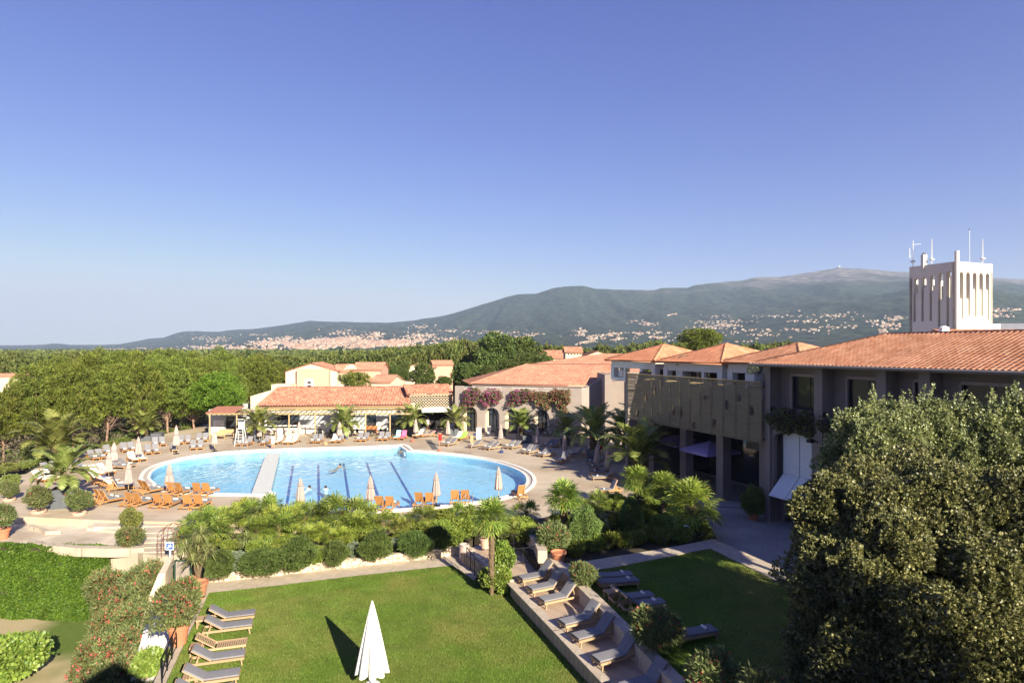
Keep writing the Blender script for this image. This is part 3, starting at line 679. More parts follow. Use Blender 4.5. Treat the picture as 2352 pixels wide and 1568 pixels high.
# a small quarry scar and the radome on the summit
def hill_at(px, y):
    ts = np.linspace(0.01, 1, 400); d, yy = terrain(np.full(400, float(px)), ts)
    k = np.where(yy <= y)[0]; i = k[0] if len(k) else 399
    return DP(px, yy[i], d[i])
# ---------------------------------------------------------------- houses of the far town
def cottage(w, d, h, rh, mats, name='house'):
    mb = MB(); mb.box(-w/2, w/2, -d/2, d/2, -4, h, 0)
    mb.add([(-w/2, -d/2, h), (w/2, -d/2, h), (w/2, d/2, h), (-w/2, d/2, h), (-w/2, 0, h+rh), (w/2, 0, h+rh)], [(0, 1, 5, 4), (2, 3, 4, 5), (1, 2, 5), (3, 0, 4)], 1)
    for i in range(int(w//3)):
        x = -w/2+1.5+i*3
        for z in np.arange(1.2, h-1.5, 3.0): mb.box(x-.6, x+.6, -d/2-.03, -d/2+.02, z, z+1.4, 2)
    return mb
tw = [mk('far white wall', (.66, .58, .47), (.56, .49, .40), .05, .9), mk('far cream wall', (.58, .46, .33), (.5, .4, .3), .05, .9), mk('far rose wall', (.52, .36, .26), (.46, .32, .23), .05, .9)]
tr = mk('far roof', (.50, .24, .15), (.40, .19, .12), .05, .9)
hmeshes = []
for i, (w, d, h) in enumerate([(13, 10, 6), (16, 11, 7), (22, 12, 9), (11, 9, 5), (26, 14, 12)]):
    for k in (0, 1, 2):
        o = cottage(w, d, h, 2.4, None).build('house', [tw[k], tr, M['dark']]); hmeshes.append(o.data); bpy.data.objects.remove(o)
CLUST = [  # px x, px y centre, sx, sy, how many, scale
    (560, 797, 75, 6, 110, 1.3), (650, 790, 60, 8, 260, 1.5), (740, 785, 70, 9, 360, 1.5), (830, 782, 60, 9, 300, 1.5), (880, 790, 55, 8, 180, 1.4), (950, 782, 50, 10, 120, 1.3), (1010, 770, 60, 14, 110, 1.2),
    (470, 800, 40, 4, 40, 1.2), (380, 798, 60, 4, 25, 1.2), (150, 800, 120, 3, 40, 1.2), (430, 786, 50, 8, 30, 1.1), (560, 772, 80, 8, 40, 1.1), (700, 764, 90, 7, 40, 1.1),
    (1340, 770, 24, 14, 55, 1.0), (1360, 785, 30, 6, 40, 1.0), (1410, 768, 40, 9, 75, 1.0), (1530, 725, 14, 3, 14, 1.1), (1455, 740, 14, 3, 14, 1.1), (1500, 742, 40, 6, 35, 1.0), (1550, 775, 60, 10, 80, 1.0), (1660, 740, 60, 9, 85, 1.0), (1250, 785, 60, 10, 40, 1.0), (1130, 755, 60, 12, 40, 1.0),
    (1700, 760, 90, 14, 90, 1.0), (1850, 755, 110, 18, 90, 1.0), (1950, 740, 90, 16, 50, 1.0), (2030, 742, 26, 7, 85, 1.0), (2310, 735, 60, 25, 55, 1.0), (2330, 712, 30, 5, 20, 1.0), (1180, 770, 60, 14, 30, 1.0)]
spots = []
for (cx_, cy_, sx, sy, n, sc_) in CLUST:
    kk = max(2, int(n/14)); subs = [(cx_+rnd.gauss(0, sx*.75), cy_+rnd.gauss(0, sy*.8), rnd.uniform(.5, 1.5)) for _ in range(kk)]; big = 1.7 if cx_ < 960 else 1.45
    for _ in range(int(n*big)):
        q_ = rnd.choices(subs, [a[2] for a in subs])[0]; f_ = .35 if rnd.random() < .8 else .9
        x = q_[0]+rnd.gauss(0, sx*f_*.6); y = min(812, q_[1]+rnd.gauss(0, min(sy, 8)*f_*.6)); spots.append((x, y, sc_*rnd.uniform(.28, .55)))
pp = []
for x, y, s in spots:
    p = hill_at(x, y); pp.append((p, s))
pp.sort(key=lambda a: a[0].y/a[1])
mbs = []
for i, (p, s) in enumerate(pp):
    me = hmeshes[rnd.randrange(len(hmeshes))]; rz = rnd.uniform(-.7, .7)
    if i < 280:
        o = link('house', me, None, p, rz); o.scale = (s, s, s)
        tag(o, 'tiny pale house with tiled roof scattered over the wooded slopes below the mountain', 'house', 'houses of the far hillside town')
    else: mbs.append((me, p, s, rz))
VV = []; FF = []; MI = []; o_ = 0; bank = {}
for me, p, s, rz in mbs:
    if me.name not in bank:
        v = np.array([x.co[:] for x in me.vertices]); bank[me.name] = (v, [tuple(q.vertices) for q in me.polygons], [(0 if q.material_index == 0 else q.material_index) for q in me.polygons], me.materials[0])
    v, f, m_, wm = bank[me.name]; c, s_ = math.cos(rz), math.sin(rz)
    q = v*s; q = np.stack([q[:, 0]*c-q[:, 1]*s_, q[:, 0]*s_+q[:, 1]*c, q[:, 2]], 1)+np.array(p)
    VV.append(q); k = tw.index(wm)
    for ff, mm in zip(f, m_): FF.append(tuple(i+o_ for i in ff)); MI.append(k if mm == 0 else mm+2)
    o_ += len(v)
me = bpy.data.meshes.new('distant_town'); me.from_pydata(np.concatenate(VV).tolist(), [], FF)
for m in tw+[tr, M['dark']]: me.materials.append(m)
me.polygons.foreach_set('material_index', MI)
tag(link('distant_town', me), 'mass of tiny pale houses merging into a town on the far hillside', 'town', kind='stuff')
# summit radome
mb = MB(); mb.lathe([(0.5, 0), (9, 0), (11, 6), (8, 14), (2, 17)], 12)
tag(mb.build('radome', M['white'], loc=hill_at(1925, 614)+Vector((0, -20, 0))), 'tiny white radome on the very top of the highest mountain', 'radome')
# ================================================================ right hand building (local frame: x along the facade towards the viewer, y inward, z up)
TZ = .72
C0 = W(1757, 1196, TZ); ang = math.atan2(-.9217, .388)
def hip(x0, x1, y0, y1, z, w, slope):
    """eaves rectangle; returns planes and ridges of a hip roof"""
    zr = z+w*slope; a = (x0, y0, z); b = (x1, y0, z); c = (x1, y1, z); d = (x0, y1, z)
    if x1-x0 >= y1-y0: r0 = (x0+w, (y0+y1)/2, zr); r1 = (x1-w, (y0+y1)/2, zr); pl = [[a, b, r1, r0], [b, c, r1], [c, d, r0, r1], [d, a, r0]]; rg = [(a, r0), (b, r1), (c, r1), (d, r0), (r0, r1)]
    else: r0 = ((x0+x1)/2, y0+w, zr); r1 = ((x0+x1)/2, y1-w, zr); pl = [[a, b, r0], [b, c, r1, r0], [c, d, r1], [d, a, r0, r1]]; rg = [(a, r0), (b, r0), (c, r1), (d, r1), (r0, r1)]
    return pl, rg
hb = thing('hotel_building', 'taupe two storey hotel building with orange hipped tile roof and recessed dark windows', 'building', C0, ang)
EZ = 11.25-TZ
mb = MB()
pil = [(0, .38), (3.95, 4.55), (8.07, 8.65), (10.45, 11.05), (14.85, 15.5), (19.5, 20.2), (24.5, 25.2)]
for a, b in pil: mb.box(a, b, 0, 1.05, 0, EZ-.05)
mb.box(0, 25.2, 1.02, 1.35, EZ-.55, EZ-.04)                    # wall above the windows
for i in range(len(pil)-1):
    a = pil[i][1]; b = pil[i+1][0]
    wall_open(mb, a-.01, b+.01, 1.9, 7.95-TZ-.0, [(a+.25, b-.25, 1.9, 6.9-TZ, 'a', .55)], th=.34, y0=.1)
    mb.box(a, b, .45, 1.0, 7.75-TZ, 7.92-TZ)
    wall_open(mb, a, b, 7.93-TZ, EZ-.56, [(a+.9, b-.02, 8.35-TZ, 10.5-TZ, 'r')], th=.3, y0=1.04)
    wall_open(mb, a, b, 0, 7.9-TZ, [(a+.3, b-.3, .05, 6.2-TZ, 'r')], th=.3, y0=1.06)
    mb.box(a-.004, b+.004, .1, .44, 0, 1.2) if i > 0 else None
mb.box(0, .3, 1.36, 10, 0, EZ-.05); mb.box(0, 25.2, 9.7, 10, 0, EZ-.05); mb.box(25.2, 25.5, 0, 10, 0, EZ-.05)
mb.box(.3, 25.2, 1.37, 9.7, 7.7-TZ, 7.9-TZ)
mb.build('wall', M['taupe_dark'], hb)
for i in range(len(pil)-1):
    a = pil[i][1]+.9; b = pil[i+1][0]-.02; z0 = 8.35-TZ; z1 = 10.5-TZ
    fm = MB(); fm.box(a, b, .98, 1.12, z1-.02, z1+.16); fm.box(a-.09, a+.03, .98, 1.12, z0, z1)
    n = max(2, int((b-a)/1.1))
    for k in range(n+1):
        x = a+.05+(b-a-.1)*k/n; fm.box(x-.035, x+.035, 1.2, 1.27, z0, z1, 1)
    fm.box(a, b, 1.2, 1.27, z0, z0+.07, 1)
    w = fm.build('window', [M['taupe_fab'], M['dark_metal']], hb)
    g = MB(); g.box(a, b, 1.225, 1.24, z0, z1); g.build('pane', M['glass'], w)
for i in range(1, len(pil)-1):
    a = pil[i][1]+.3; b = pil[i+1][0]-.3; g = MB(); g.box(a, b, 1.25, 1.3, .05, 6.2-TZ); w = g.build('window', M['glass'], hb)
# folding white bay door
dm = MB(); a = .38+.55; b = 3.95-.35; mid = (a+b)/2
for x0, x1 in ((a, mid-.03), (mid+.03, b-.28), (b-.22, b)):
    dm.box(x0, x1, .66, .72, 4.05-TZ, 6.95-TZ)
for x0, x1 in ((a, mid-.03), (mid+.03, b-.1)):
    dm.add([(x0, .66, 4.04-TZ), (x1, .66, 4.04-TZ), (x1, -.62, 2.72-TZ), (x0, -.62, 2.72-TZ), (x0, .71, 4.0-TZ), (x1, .71, 4.0-TZ), (x1, -.57, 2.67-TZ), (x0, -.57, 2.67-TZ)], [(0, 1, 2, 3), (7, 6, 5, 4), (0, 4, 5, 1), (1, 5, 6, 2), (2, 6, 7, 3), (3, 7, 4, 0)])
tag(dm.build('bay_door', M['white_metal'], hb), 'white folding bay door with its lower leaves swung outward')
pl, rg = hip(-.55, 26, -.75, 10.6, EZ, 5.67, .335)
roof_obj('roof', pl, M['roof_new'], hb, rg, per=.27, amp=.07, course=.38)
g = MB(); g.tube([(-.55, -.86, EZ-.02), (26, -.86, EZ-.02)], .075, 8); g.box(-.5, 25.9, -.76, .2, EZ-.14, EZ-.06); g.tube([(.45, -.02, EZ-.1), (.45, -.06, 0)], .05, 6); g.build('gutter', M['taupe'], hb)
lm_ = MB(); lm_.bar((4.2, 0, 6.6-TZ), (4.2, -.5, 6.75-TZ), .06, .06); lm_.box(4.05, 4.35, -.75, -.4, 6.6-TZ, 6.8-TZ); lm_.build('floodlight', M['dark_metal'], hb)

# ================================================================ tower behind the roof
tw_a = math.atan2(.9217, -.388)
TC = DP(2196, 800, 60.0); TCz = 0
tower = thing('tower', 'tall pale square tower with rows of arched slots and a shaded left side', 'tower', (TC.x, TC.y, 0), 0)
u = Vector((-.388, .9217, 0)); v = Vector((.9217, .388, 0)); TA, TB = 4.6, 5.6; ZT = 12.3+200*60/1440
def local_frame(o, ux, uy): return Matrix(((ux.x, uy.x, 0, o.x), (ux.y, uy.y, 0, o.y), (0, 0, 1, o.z), (0, 0, 0, 1)))
def addM(dst, src, Mx, mi=None):
    o = len(dst.v); dst.v += [tuple(Mx @ Vector(p)) for p in src.v]; dst.f += [tuple(i+o for i in f) for f in src.f]; dst.m += (src.m if mi is None else [mi]*len(src.f))
mb = MB(); z14 = 13.0
# lit right face: outer skin with long slots, inner skin with shorter openings
def face(n, wid, ztop_open, bots, grooves, mirror=False, x_in=.35):
    f = MB(); sp = wid/(n+.6); ops = []; ops2 = []
    for i in range(n):
        c = sp*(i+.8); ops.append((c-sp*.31, c+sp*.31, bots[i], ztop_open[i], 'a')); ops.append((c, c+sp*.31, grooves[i], bots[i], 'r')); ops2.append((c-sp*.31, c+sp*.31, bots[i], ztop_open[i], 'a'))
    wall_open(f, 0, wid, 0, ZT, ops, th=.34, y0=0); wall_open(f, .35, wid-.35, 0, ZT-.1, ops2, th=.2, y0=.343)
    return f
def zpx(y, d): return HC+(HZ-y)*d/F
d1 = 61.0; d2 = 62.5
f1 = face(5, TB, [zpx(626+i*.8, d1+.35*i) for i in range(5)], [zpx(q, d1) for q in (687, 687, 664, 664, 664)], [zpx(q, d1) for q in (733, 725, 727, 725, 734)])
addM(mb, f1, local_frame(Vector((0, 0, 0)), v, Vector((-v.y, v.x, 0))))
f2 = face(5, TA, [zpx(628+i*2.2, d2) for i in range(5)], [zpx(q, d2) for q in (687, 689, 668, 660, 672)], [zpx(q, d2) for q in (757, 757, 737, 737, 737)])
addM(mb, f2, local_frame(Vector((0, 0, 0)), u, Vector((u.y, -u.x, 0))))
# back walls, low plinth
bk = MB(); wall_open(bk, 0, TB, 0, ZT-1.2, [(.6+i*1.0, 1.1+i*1.0, ZT-4, ZT-2.0, 'a') for i in range(5)], th=.3, y0=TA-.3); addM(mb, bk, local_frame(Vector((0, 0, 0)), v, Vector((-v.y, v.x, 0))))
bk = MB(); wall_open(bk, 0, TA-.3, 0, ZT-.8, [(.6+i*.8, 1.0+i*.8, ZT-4, ZT-2.0, 'a') for i in range(4)], th=.3, y0=TB-.3); addM(mb, bk, local_frame(Vector((0, 0, 0)), u, Vector((u.y, -u.x, 0))))
mb.build('wall', M['towerwall'], tower)
mb = MB(); Mx = local_frame(Vector((0, 0, 0)), v, Vector((-v.y, v.x, 0)))
mb.add([Mx @ Vector(p) for p in ((0.0, -.55, 12.0), (TB+.3, -.55, 12.0), (TB+.3, -.55, zpx(743, 61)), (TB-1.6, -.55, zpx(743, 61)), (0.9, -.55, zpx(766, 61)), (0, -.55, zpx(766, 61)))]+[Mx @ Vector(p) for p in ((0, -.01, 12.0), (TB+.3, -.01, 12.0), (TB+.3, -.01, zpx(743, 61)), (TB-1.6, -.01, zpx(743, 61)), (0.9, -.01, zpx(766, 61)), (0, -.01, zpx(766, 61)))],
       [(0, 1, 2, 3, 4, 5), (11, 10, 9, 8, 7, 6), (0, 6, 7, 1), (1, 7, 8, 2), (2, 8, 9, 3), (3, 9, 10, 4), (4, 10, 11, 5), (5, 11, 6, 0)])
mb.build('stair_parapet', M['towerwall'], tower)
mb = MB(); mb.tube([(-.05, -.2, zpx(752, 60)), (-.05, -.2, ZT+.95)], .2, 12); mb.build('chimney_pipe', M['towerwall'], tower)
def mast(px, ytop, ybase, d, kind, label):
    m = MB(); b = DP(px, ybase, d); t = DP(px, ytop, d); b2 = Vector((b.x, b.y, ZT-.7))
    if kind == 'lattice':
        for q in range(3):
            a_ = q*2.094; of = Vector((math.cos(a_), math.sin(a_), 0))*.09; m.tube([b2+of, t+of*.3], .018, 4)
        n = 12
        for k in range(n):
            z0 = b.lerp(t, k/n); z1 = b.lerp(t, (k+1)/n)
            for q in range(3):
                a_ = q*2.094; c_ = a_+2.094; s_ = .09*(1-.7*k/n); m.tube([z0+Vector((math.cos(a_), math.sin(a_), 0))*s_, z1+Vector((math.cos(c_), math.sin(c_), 0))*s_*.92], .012, 3)
    else:
        m.tube([b2, t], [.05, .03] if kind == 'cross' else [.028, .016], 6)
    if kind == 'cross': m.tube([t.lerp(b, .2)+Vector((-.15, 0, 0)), t.lerp(b, .2)+Vector((1.0, .3, .15))], .02, 4); m.tube([b.lerp(t, .2)+Vector((-.35, 0, 0)), b.lerp(t, .65)+Vector((-.35, 0, 0))], .04, 6); m.tube([b.lerp(t, .3)+Vector((-.35, 0, 0)), b.lerp(t, .3)], .02, 4)
    if kind == 'whip': m.lathe([(0.01, 0), (.09, .04), (.09, .16), (.01, .22)], 8, c=tuple(t-Vector((0, 0, .1))))
    if kind in ('cross', 'lattice'): m.lathe([(.1, 0), (.22, .08), (.24, .18), (.1, .2)], 8, c=tuple(b+Vector((0, 0, .05))))
    tag(m.build('antenna_mast', M['steel'] if kind == 'whip' else M['white_metal']), label, 'antenna', 'antenna masts on the tower')
mast(2097, 552, 604, 64.0, 'cross', 'antenna mast with a horizontal arm at the far left corner of the tower top')
mast(2140, 549, 600, 62.5, 'lattice', 'white lattice antenna mast above the shaded side of the tower')
mast(2227, 527, 597, 61.0, 'whip', 'very thin tall whip antenna with a small white tip on the tower')
mast(2257, 549, 598, 61.8, 'lattice', 'white lattice antenna mast above the sunlit side of the tower')
m = MB(); b = DP(2122.5, 602, 63); m.box(b.x-.2, b.x+.2, b.y-.2, b.y+.2, ZT-.6, b.z+.75); m.box(b.x-.1, b.x+.1, b.y-.1, b.y+.1, b.z+.75, b.z+.9, 1)
tag(m.build('vent_stack', [M['towerwall'], M['dark_metal']]), 'short pale vent stack on the tower top between two antennas', 'vent')
# roof vent and flat roofs next to the tower
m = MB(); b = DP(2168, 768, 44); m.lathe([(.45, -.4), (.45, .1), (.3, .3), (.32, .5), (.1, .6)], 10, c=tuple(b)); m.bar(b+Vector((-.3, 0, .1)), b+Vector((1.1, 0, .05)), .5, .3)
tag(m.build('roof_ventilator', M['white_metal']), 'round pale metal ventilator cowl on the orange roof before the tower', 'ventilator')
fb = thing('rear_wing', 'low flat roofed taupe wing behind the orange roof at the right edge', 'building', DP(2290, 800, 63), -.1)
m = MB(); m.box(0, 26, 0, 10, -12, .0+1.1); m.build('wall', M['taupe_dark'], fb); m = MB(); m.box(-.1, 26.2, -.3, 10.2, 1.15, 2.5); m.build('roof', mk('zinc', (.16, .165, .21), (.14, .145, .18), 2, .6), fb)
m = MB(); q0 = DP(2192, 766, 54); q1 = DP(2400, 768, 54)
lr = thing('lower_roof', 'strip of orange tiled roof at the foot of the tower', 'roof', (q0.x, q0.y, q0.z), 0)
roof_obj('tiles', [[(0, -1, -.4), (9, -1, -.4), (9, 3, .4), (0, 3, .4)]], M['roof_new'], lr, per=.27, amp=.07)

# ================================================================ long building behind the woven screen, with three pavilions on top
sb = thing('restaurant_building', 'taupe restaurant building behind a woven wooden screen, open terrace level on top', 'building', C0, ang)
LEN = 16.2; TOPZ = 9.55-TZ
mb = MB()
for i in range(4):
    x = -1.0-i*4.4; mb.box(x-.75, x, 1.2, 2.0, 0, 5.9-TZ)
mb.box(-LEN, -.01, 1.2, 10.5, 5.9-TZ, TOPZ); mb.box(-LEN, -.01, 6.5, 7, 0, 5.9-TZ); mb.box(-LEN-.4, -LEN-.002, -.2, 9, 0, TOPZ+.6)
mb.build('wall', M['taupe_dark'], sb)
g = MB(); g.box(-LEN+.2, -6.0, 6.3, 6.44, .3, 4.6-TZ); g.box(-4, -.5, 6.3, 6.44, .3, 4.6-TZ); g.build('window', M['glass'], sb)
g = MB()
for x in (-5.7, -8.3): g.box(x, x+2.3, 6.2, 6.3, 3.3, 4.6)
g.build('lit_window', mk('bright reveal', (.45, .40, .28), (.38, .34, .24), 2, .6), sb)
# screen of woven laths in panels
sm = MB(); sr = random.Random(3)
npan = 13; pw = LEN/npan
tmat = mk('woven laths', (.31, .25, .15), (.16, .13, .08), 5, .8, stretch=(.18, 1, 9), detail=6)
panels = []
for i in range(npan):
    x1 = -i*pw-.04; x0 = x1-pw+.08
    z = 5.95-TZ
    holes = [(sr.uniform(x0, x1-.7), sr.uniform(5.0, 8.6)) for _ in range(1)]
    while z < 10.0-TZ:
        x = x0; dz = .085
        segs = []
        h = [q for q in holes if q[1] <= z <= q[1]+sr.uniform(.3, .9)]
        a = x0
        for q in sorted(h): segs.append((a, q[0])); a = q[0]+.35
        segs.append((a, x1))
        for p, q in segs:
            if q-p > .1:
                yy = sr.uniform(-.02, .02); sm.box(p, q, -.26+yy, -.235+yy, z, z+.066+sr.uniform(-.012, .012))
        z += dz
    for xx in (x0,): sm.box(xx, xx+.05, -.30, -.285, 5.9-TZ, 10.02-TZ, 0)
sm.bar((-LEN, -.3, 10.04-TZ), (-.05, -.3, 10.04-TZ), .16, .07, 1)
sm.build('woven_screen', [tmat, M['timber']], sb)
bx = MB()
for i in range(5):
    x = -1.3-i*3.1; bx.bar((x, -.22, 5.95-TZ), (x, 1.2, 5.95-TZ), .08, .12); bx.bar((x, -.22, 9.6-TZ), (x, 1.2, 9.6-TZ), .08, .12)
bx.build('screen_bracket', M['timber'], sb)
# pavilions
def pavilion(apex_px, apex_y, d, w, label, x_eave_l, hw=None):
    A = C0+Vector((-.388*d+.9217*5.6, .9217*d+.388*5.6, 12.65-TZ)); ez = A.z-w*.5*.36
    p = thing('roof_pavilion', label, 'pavilion', (A.x, A.y, 0), ang, 'pavilions above the restaurant')
    mb = MB(); h = w/2
    bz = 9.45; mb.box(-h+.5, h-.5, -h+.5, h-.5, bz-.3, bz)
    for sx in (-1, 1):
        for sy in (-1, 1): mb.box(sx*(h-.75)-.28, sx*(h-.75)+.28, sy*(h-.75)-.28, sy*(h-.75)+.28, bz, ez-.5)
    for sy in (-1, 1):
        for fx in (-.33, .33): mb.box(fx*h-.16, fx*h+.16, sy*(h-.7)-.14, sy*(h-.7)+.14, bz, ez-.5)
        mb.box(-h+.5, h-.5, sy*(h-.7)-.18, sy*(h-.7)+.18, ez-.75, ez-.02)
    for sx in (-1, 1):
        mb.box(sx*(h-.7)-.18, sx*(h-.7)+.18, -h+.9, h-.9, ez-.75, ez-.02); mb.box(sx*(h-.72)-.15, sx*(h-.72)+.15, -.16, .16, bz, ez-.5)
    mb.build('wall', M['white'], p)
    g = MB(); g.box(-h+1.2, h-1.2, h*.2, h*.2+.2, bz, ez-.8); g.build('interior_wall', mk('dim interior', (.16, .13, .12), (.10, .08, .08), 1, .9), p)
    pl, rg = hip(-h, h, -h, h, ez, h, .36)
    roof_obj('roof', pl, M['roof_new'] if 'nearest' in label else M['roof_pale2'], p, rg, per=.27, amp=.06, course=.38)
    return p, ez
M['roof_pale2'] = rooftile('light orange roof tiles', [(.42, .165, .09), (.47, .195, .11), (.51, .22, .125), (.55, .26, .155)])
pavilion(1524, 792, 18.7, 8.4, 'open pavilion with a light orange pyramid roof, farthest from the tower', 0)
pavilion(1668, 790, 10.0, 8.4, 'open pavilion with a light orange pyramid roof, middle one above the woven screen', 0)
pavilion(1829, 789, 2.4, 8.0, 'pavilion with an orange pyramid roof, nearest to the big hotel roof', 0)

# ================================================================ arcade building
A0 = W(1045, 990, ZP); A1 = W(1336, 1003, ZP); av = (A1-A0); AL = av.xy.length; aa = math.atan2(av.y, av.x)
ar = thing('arcade_building', 'taupe building with five arched doorways, flowering parapet and a broad pale tiled roof', 'building', A0, aa)
def sx_(px):           # pixel column on the facade line to local x
    k = (px-CX)/F; return (A0.x-k*A0.y)/(k*math.sin(aa)-math.cos(aa))
mb = MB(); ops = []
arch = [(1079, 933), (1130, 936), (1176, 939), (1244, 941), (1300, 944)]
def dep(s): return A0.y+s*math.sin(aa)
for px, yt in arch:
    c = sx_(px); zt = HC-(yt-HZ)*dep(c)/F-ZP; ops.append((c-1.05, c+1.05, .02, min(zt, 3.7), 'a', 1.05))
PH = 5.35
wall_open(mb, 0, AL, 0, PH, [(o[0], o[1], o[2], o[3], 'a', 1.05) for o in ops], th=.6)
for a, b in ((0, 1.0), (2.4, 6.0), (6.4, 7.6), (8.9, 13.2), (13.5, AL)):
    pass
par = [(0, 1.2), (3.2, 4.2), (6.9, 8.0), (11.9, 12.4), (15.2, AL)]
for a, b in par: mb.box(a, b, 0, .45, PH+.003, PH+.85)
mb.box(.05, AL-.05, .62, 3.0, PH-.3, PH-.02)                       # terrace floor
mb.box(1.4, AL, 2.7, 3.0, PH-.02, 6.3)                       # upper wall
mb.box(.02, .6, .62, 15, 0, PH+.5)
mb.build('wall', M['taupe'], ar)
for o in ops:
    a, b, c, d = o[:4]
    m = MB(); m.box(a, a+.42, .45, .52, .03, d-.5, 1); m.box(b-.42, b, .45, .52, .03, d-.5, 1)
    for x in (a+.44, (a+b)/2, b-.44): m.box(x-.03, x+.03, .5, .56, .03, d-.1)
    m.box(a, b, .5, .56, 2.45, 2.52); m.box(a-.1, b+.1, .62, .66, .03, d+.05, 2)
    m.build('door', [M['dark_metal'], M['cream'], M['glass']], ar)
# low white tables on the parapet gaps
m = MB()
for a, b in ((1.3, 3.1), (4.3, 6.8), (8.1, 11.8), (12.5, 15.1)):
    m.bar((a, .2, PH+.75), (b, .2, PH+.75), .04, .04); m.bar((a, .2, PH+.4), (b, .2, PH+.4), .03, .03)
m.build('railing', M['white_metal'], ar)
# roof: long slope with a hipped left end, ridge rising to the right
def onroof(px, y, d): 
    p = DP(px, y, d)-A0; c, s = math.cos(-aa), math.sin(-aa); return (p.x*c-p.y*s, p.x*s+p.y*c, p.z)
e0 = (1.3, 2.4, 6.33); e1 = (AL+.1, 2.4, 6.33)
SL = .24; rid = lambda x, y: (x, y, 6.33+(y-2.4)*SL)
h0 = (-3.5, 9.2, 6.33)
top0 = rid(4.2, 13.0); top1 = rid(AL+6.8, 13.0); e2 = rid(AL+.1, 2.4)
pl = [[(1.3, 2.4, 6.33), (AL+.1, 2.4, 6.33), rid(AL+6.2, 9.5), rid(AL+6.8, 13.0), rid(6.3, 13.0)]]
nx_ = rid(6.3, 13.0)
pl.append([(-3.6, 11.0, 6.33), (1.3, 2.4, 6.33), nx_])
roof_obj('roof', pl, M['roof_pale'], ar, [((1.3, 2.4, 6.36), nx_), (nx_, rid(AL+6.8, 13.0))], per=.27, amp=.05)
b0 = (6.0, 13.1, 8.75); 
roof_obj('rear_roof', [[(4.5, 13.2, 8.55), (AL+8, 13.2, 8.55), (AL+9, 24, 10.4), (16, 24, 10.4)]], M['roof_pale'], ar, per=.3, amp=.05)
m = MB(); m.vprism([(0, 0), (4.5, 0), (6.8, 0), (6.8, 9.9-ZP+.1), (5.6, 9.9-ZP), (.9, 6.4)], (AL-.02, .02, 0), (math.cos(.62), math.sin(.62), 0), (-math.sin(.62), math.cos(.62), 0), .5)
m.vprism([(0, 0), (.0001, 6.25), (.9, 6.35), (.9, 0)], (AL-.02, .0, 0), (math.cos(.62), math.sin(.62), 0), (-math.sin(.62), math.cos(.62), 0), .3)
m.build('gable_wall', M['taupe'], ar)
ga = A0+Vector((math.cos(aa)*AL, math.sin(aa)*AL, 0))
# link walls between the arcade building and the restaurant
lk = thing('link_building', 'grey taupe service block between the arcade building and the woven screen', 'building', W(1392, 1012, ZP), 0)
P0 = W(1392, 1008, ZP)
m = MB(); m.box(0, .9, 1.0, 8, 0, 8.05); m.box(.91, 3.2, 2.2, 8, 0, 7.2); m.box(3.2, 4.6, 1.2, 8, 0, 7.6); m.build('wall', M['taupe_dark'], lk)
m = MB()
for x in (1.1, 2.3): m.box(x, x+.95, 2.5, 3.2, 7.3, 8.1); m.lathe([(.3, 0), (.3, .1)], 10, c=(x+.5, 2.45, 7.6))
m.build('air_conditioner', M['taupe_fab'], lk)

# ================================================================ pool bar with its long roof
def loc_of(o, ang): 
    def f(px, y, z):
        p = W(px, y, z)-o; c, s = math.cos(-ang), math.sin(-ang); return (p.x*c-p.y*s, p.x*s+p.y*c)
    return f
B0 = W(606, 996.5, ZP); B1 = W(940, 992.5, ZP); bv = B1-B0; BL = bv.xy.length; ba = math.atan2(bv.y, bv.x)
bar = thing('pool_bar', 'long low pool bar with a ribbed terracotta tile roof and white counter', 'building', B0, ba)
mb = MB(); wall_open(mb, -7.0, BL, 0, 3.3, [(-4.9, -2.3, .05, 2.35, 'r'), (.4, 4.6, 1.1, 2.6, 'r'), (13.2, 14.6, .03, 2.6, 'r'), (16.2, 19, .05, 2.6, 'r')], th=.3)
mb.box(-7, BL+.5, 7.7, 8, 0, 3.4); mb.box(-7, -6.7, .31, 7.7, 0, 3.29)
mb.build('wall', mk('bar wall', (.42, .43, .42), (.38, .39, .385), .4, .9), bar)
m = MB(); m.box(-6.4, -5.0, -.04, 0.0, .02, 1.9); m.box(-2.2, -.2, -.04, 0, .02, 1.9); m.box(1.6, 13.0, -.045, -.002, .02, 1.15); m.box(14.7, 16.1, -.04, 0, .02, 1.4); m.build('white_panel', M['white'], bar)
m = MB(); m.box(.2, 4.9, -1.6, -1.0, 0, 1.02); m.box(0, 5.1, -1.75, -.85, 1.02, 1.08, 1); m.build('counter', [M['white'], M['dark_metal']], bar)
m = MB(); m.box(.4, 4.6, .32, .36, 1.1, 2.6); m.box(-4.9, -2.3, .32, .36, .05, 2.35); m.box(13.2, 14.6, .32, .36, .05, 2.6); m.box(16.2, 19, .32, .36, .05, 2.6); m.build('window', M['glass'], bar)
# roof
ez = 3.72; ry = 5.6; rz_ = 5.75
roof_obj('roof', [[(-.6, -.9, ez), (BL+.3, -.9, ez), (BL-.4, ry, rz_), (.3, ry, rz_)]], M['roof_old'], bar, [((-.6, -.9, ez), (.3, ry, rz_)), ((.3, ry, rz_), (BL-.4, ry, rz_))], per=.36, amp=.12, course=.5, rr=.14)
m = MB(); m.box(-.5, BL+.2, -.55, -.4, 3.3, 3.62); m.build('eave_beam', M['timber'], bar)
m = MB(); m.vprism([(-3.4, 0), (.2, 0), (.2, 5.6), (-.2, 5.55), (-3.4, 4.6)], (0, 5.4, 0), (1, 0, 0), (0, 1, 0), 2.2); m.vprism([(-1.4, 0), (-.62, 0), (-.62, 3.6), (-1.4, 4.0)], (0, .5, 0), (1, 0, 0), (0, 1, 0), 4.8); m.build('gable_wall', M['cream'], bar)
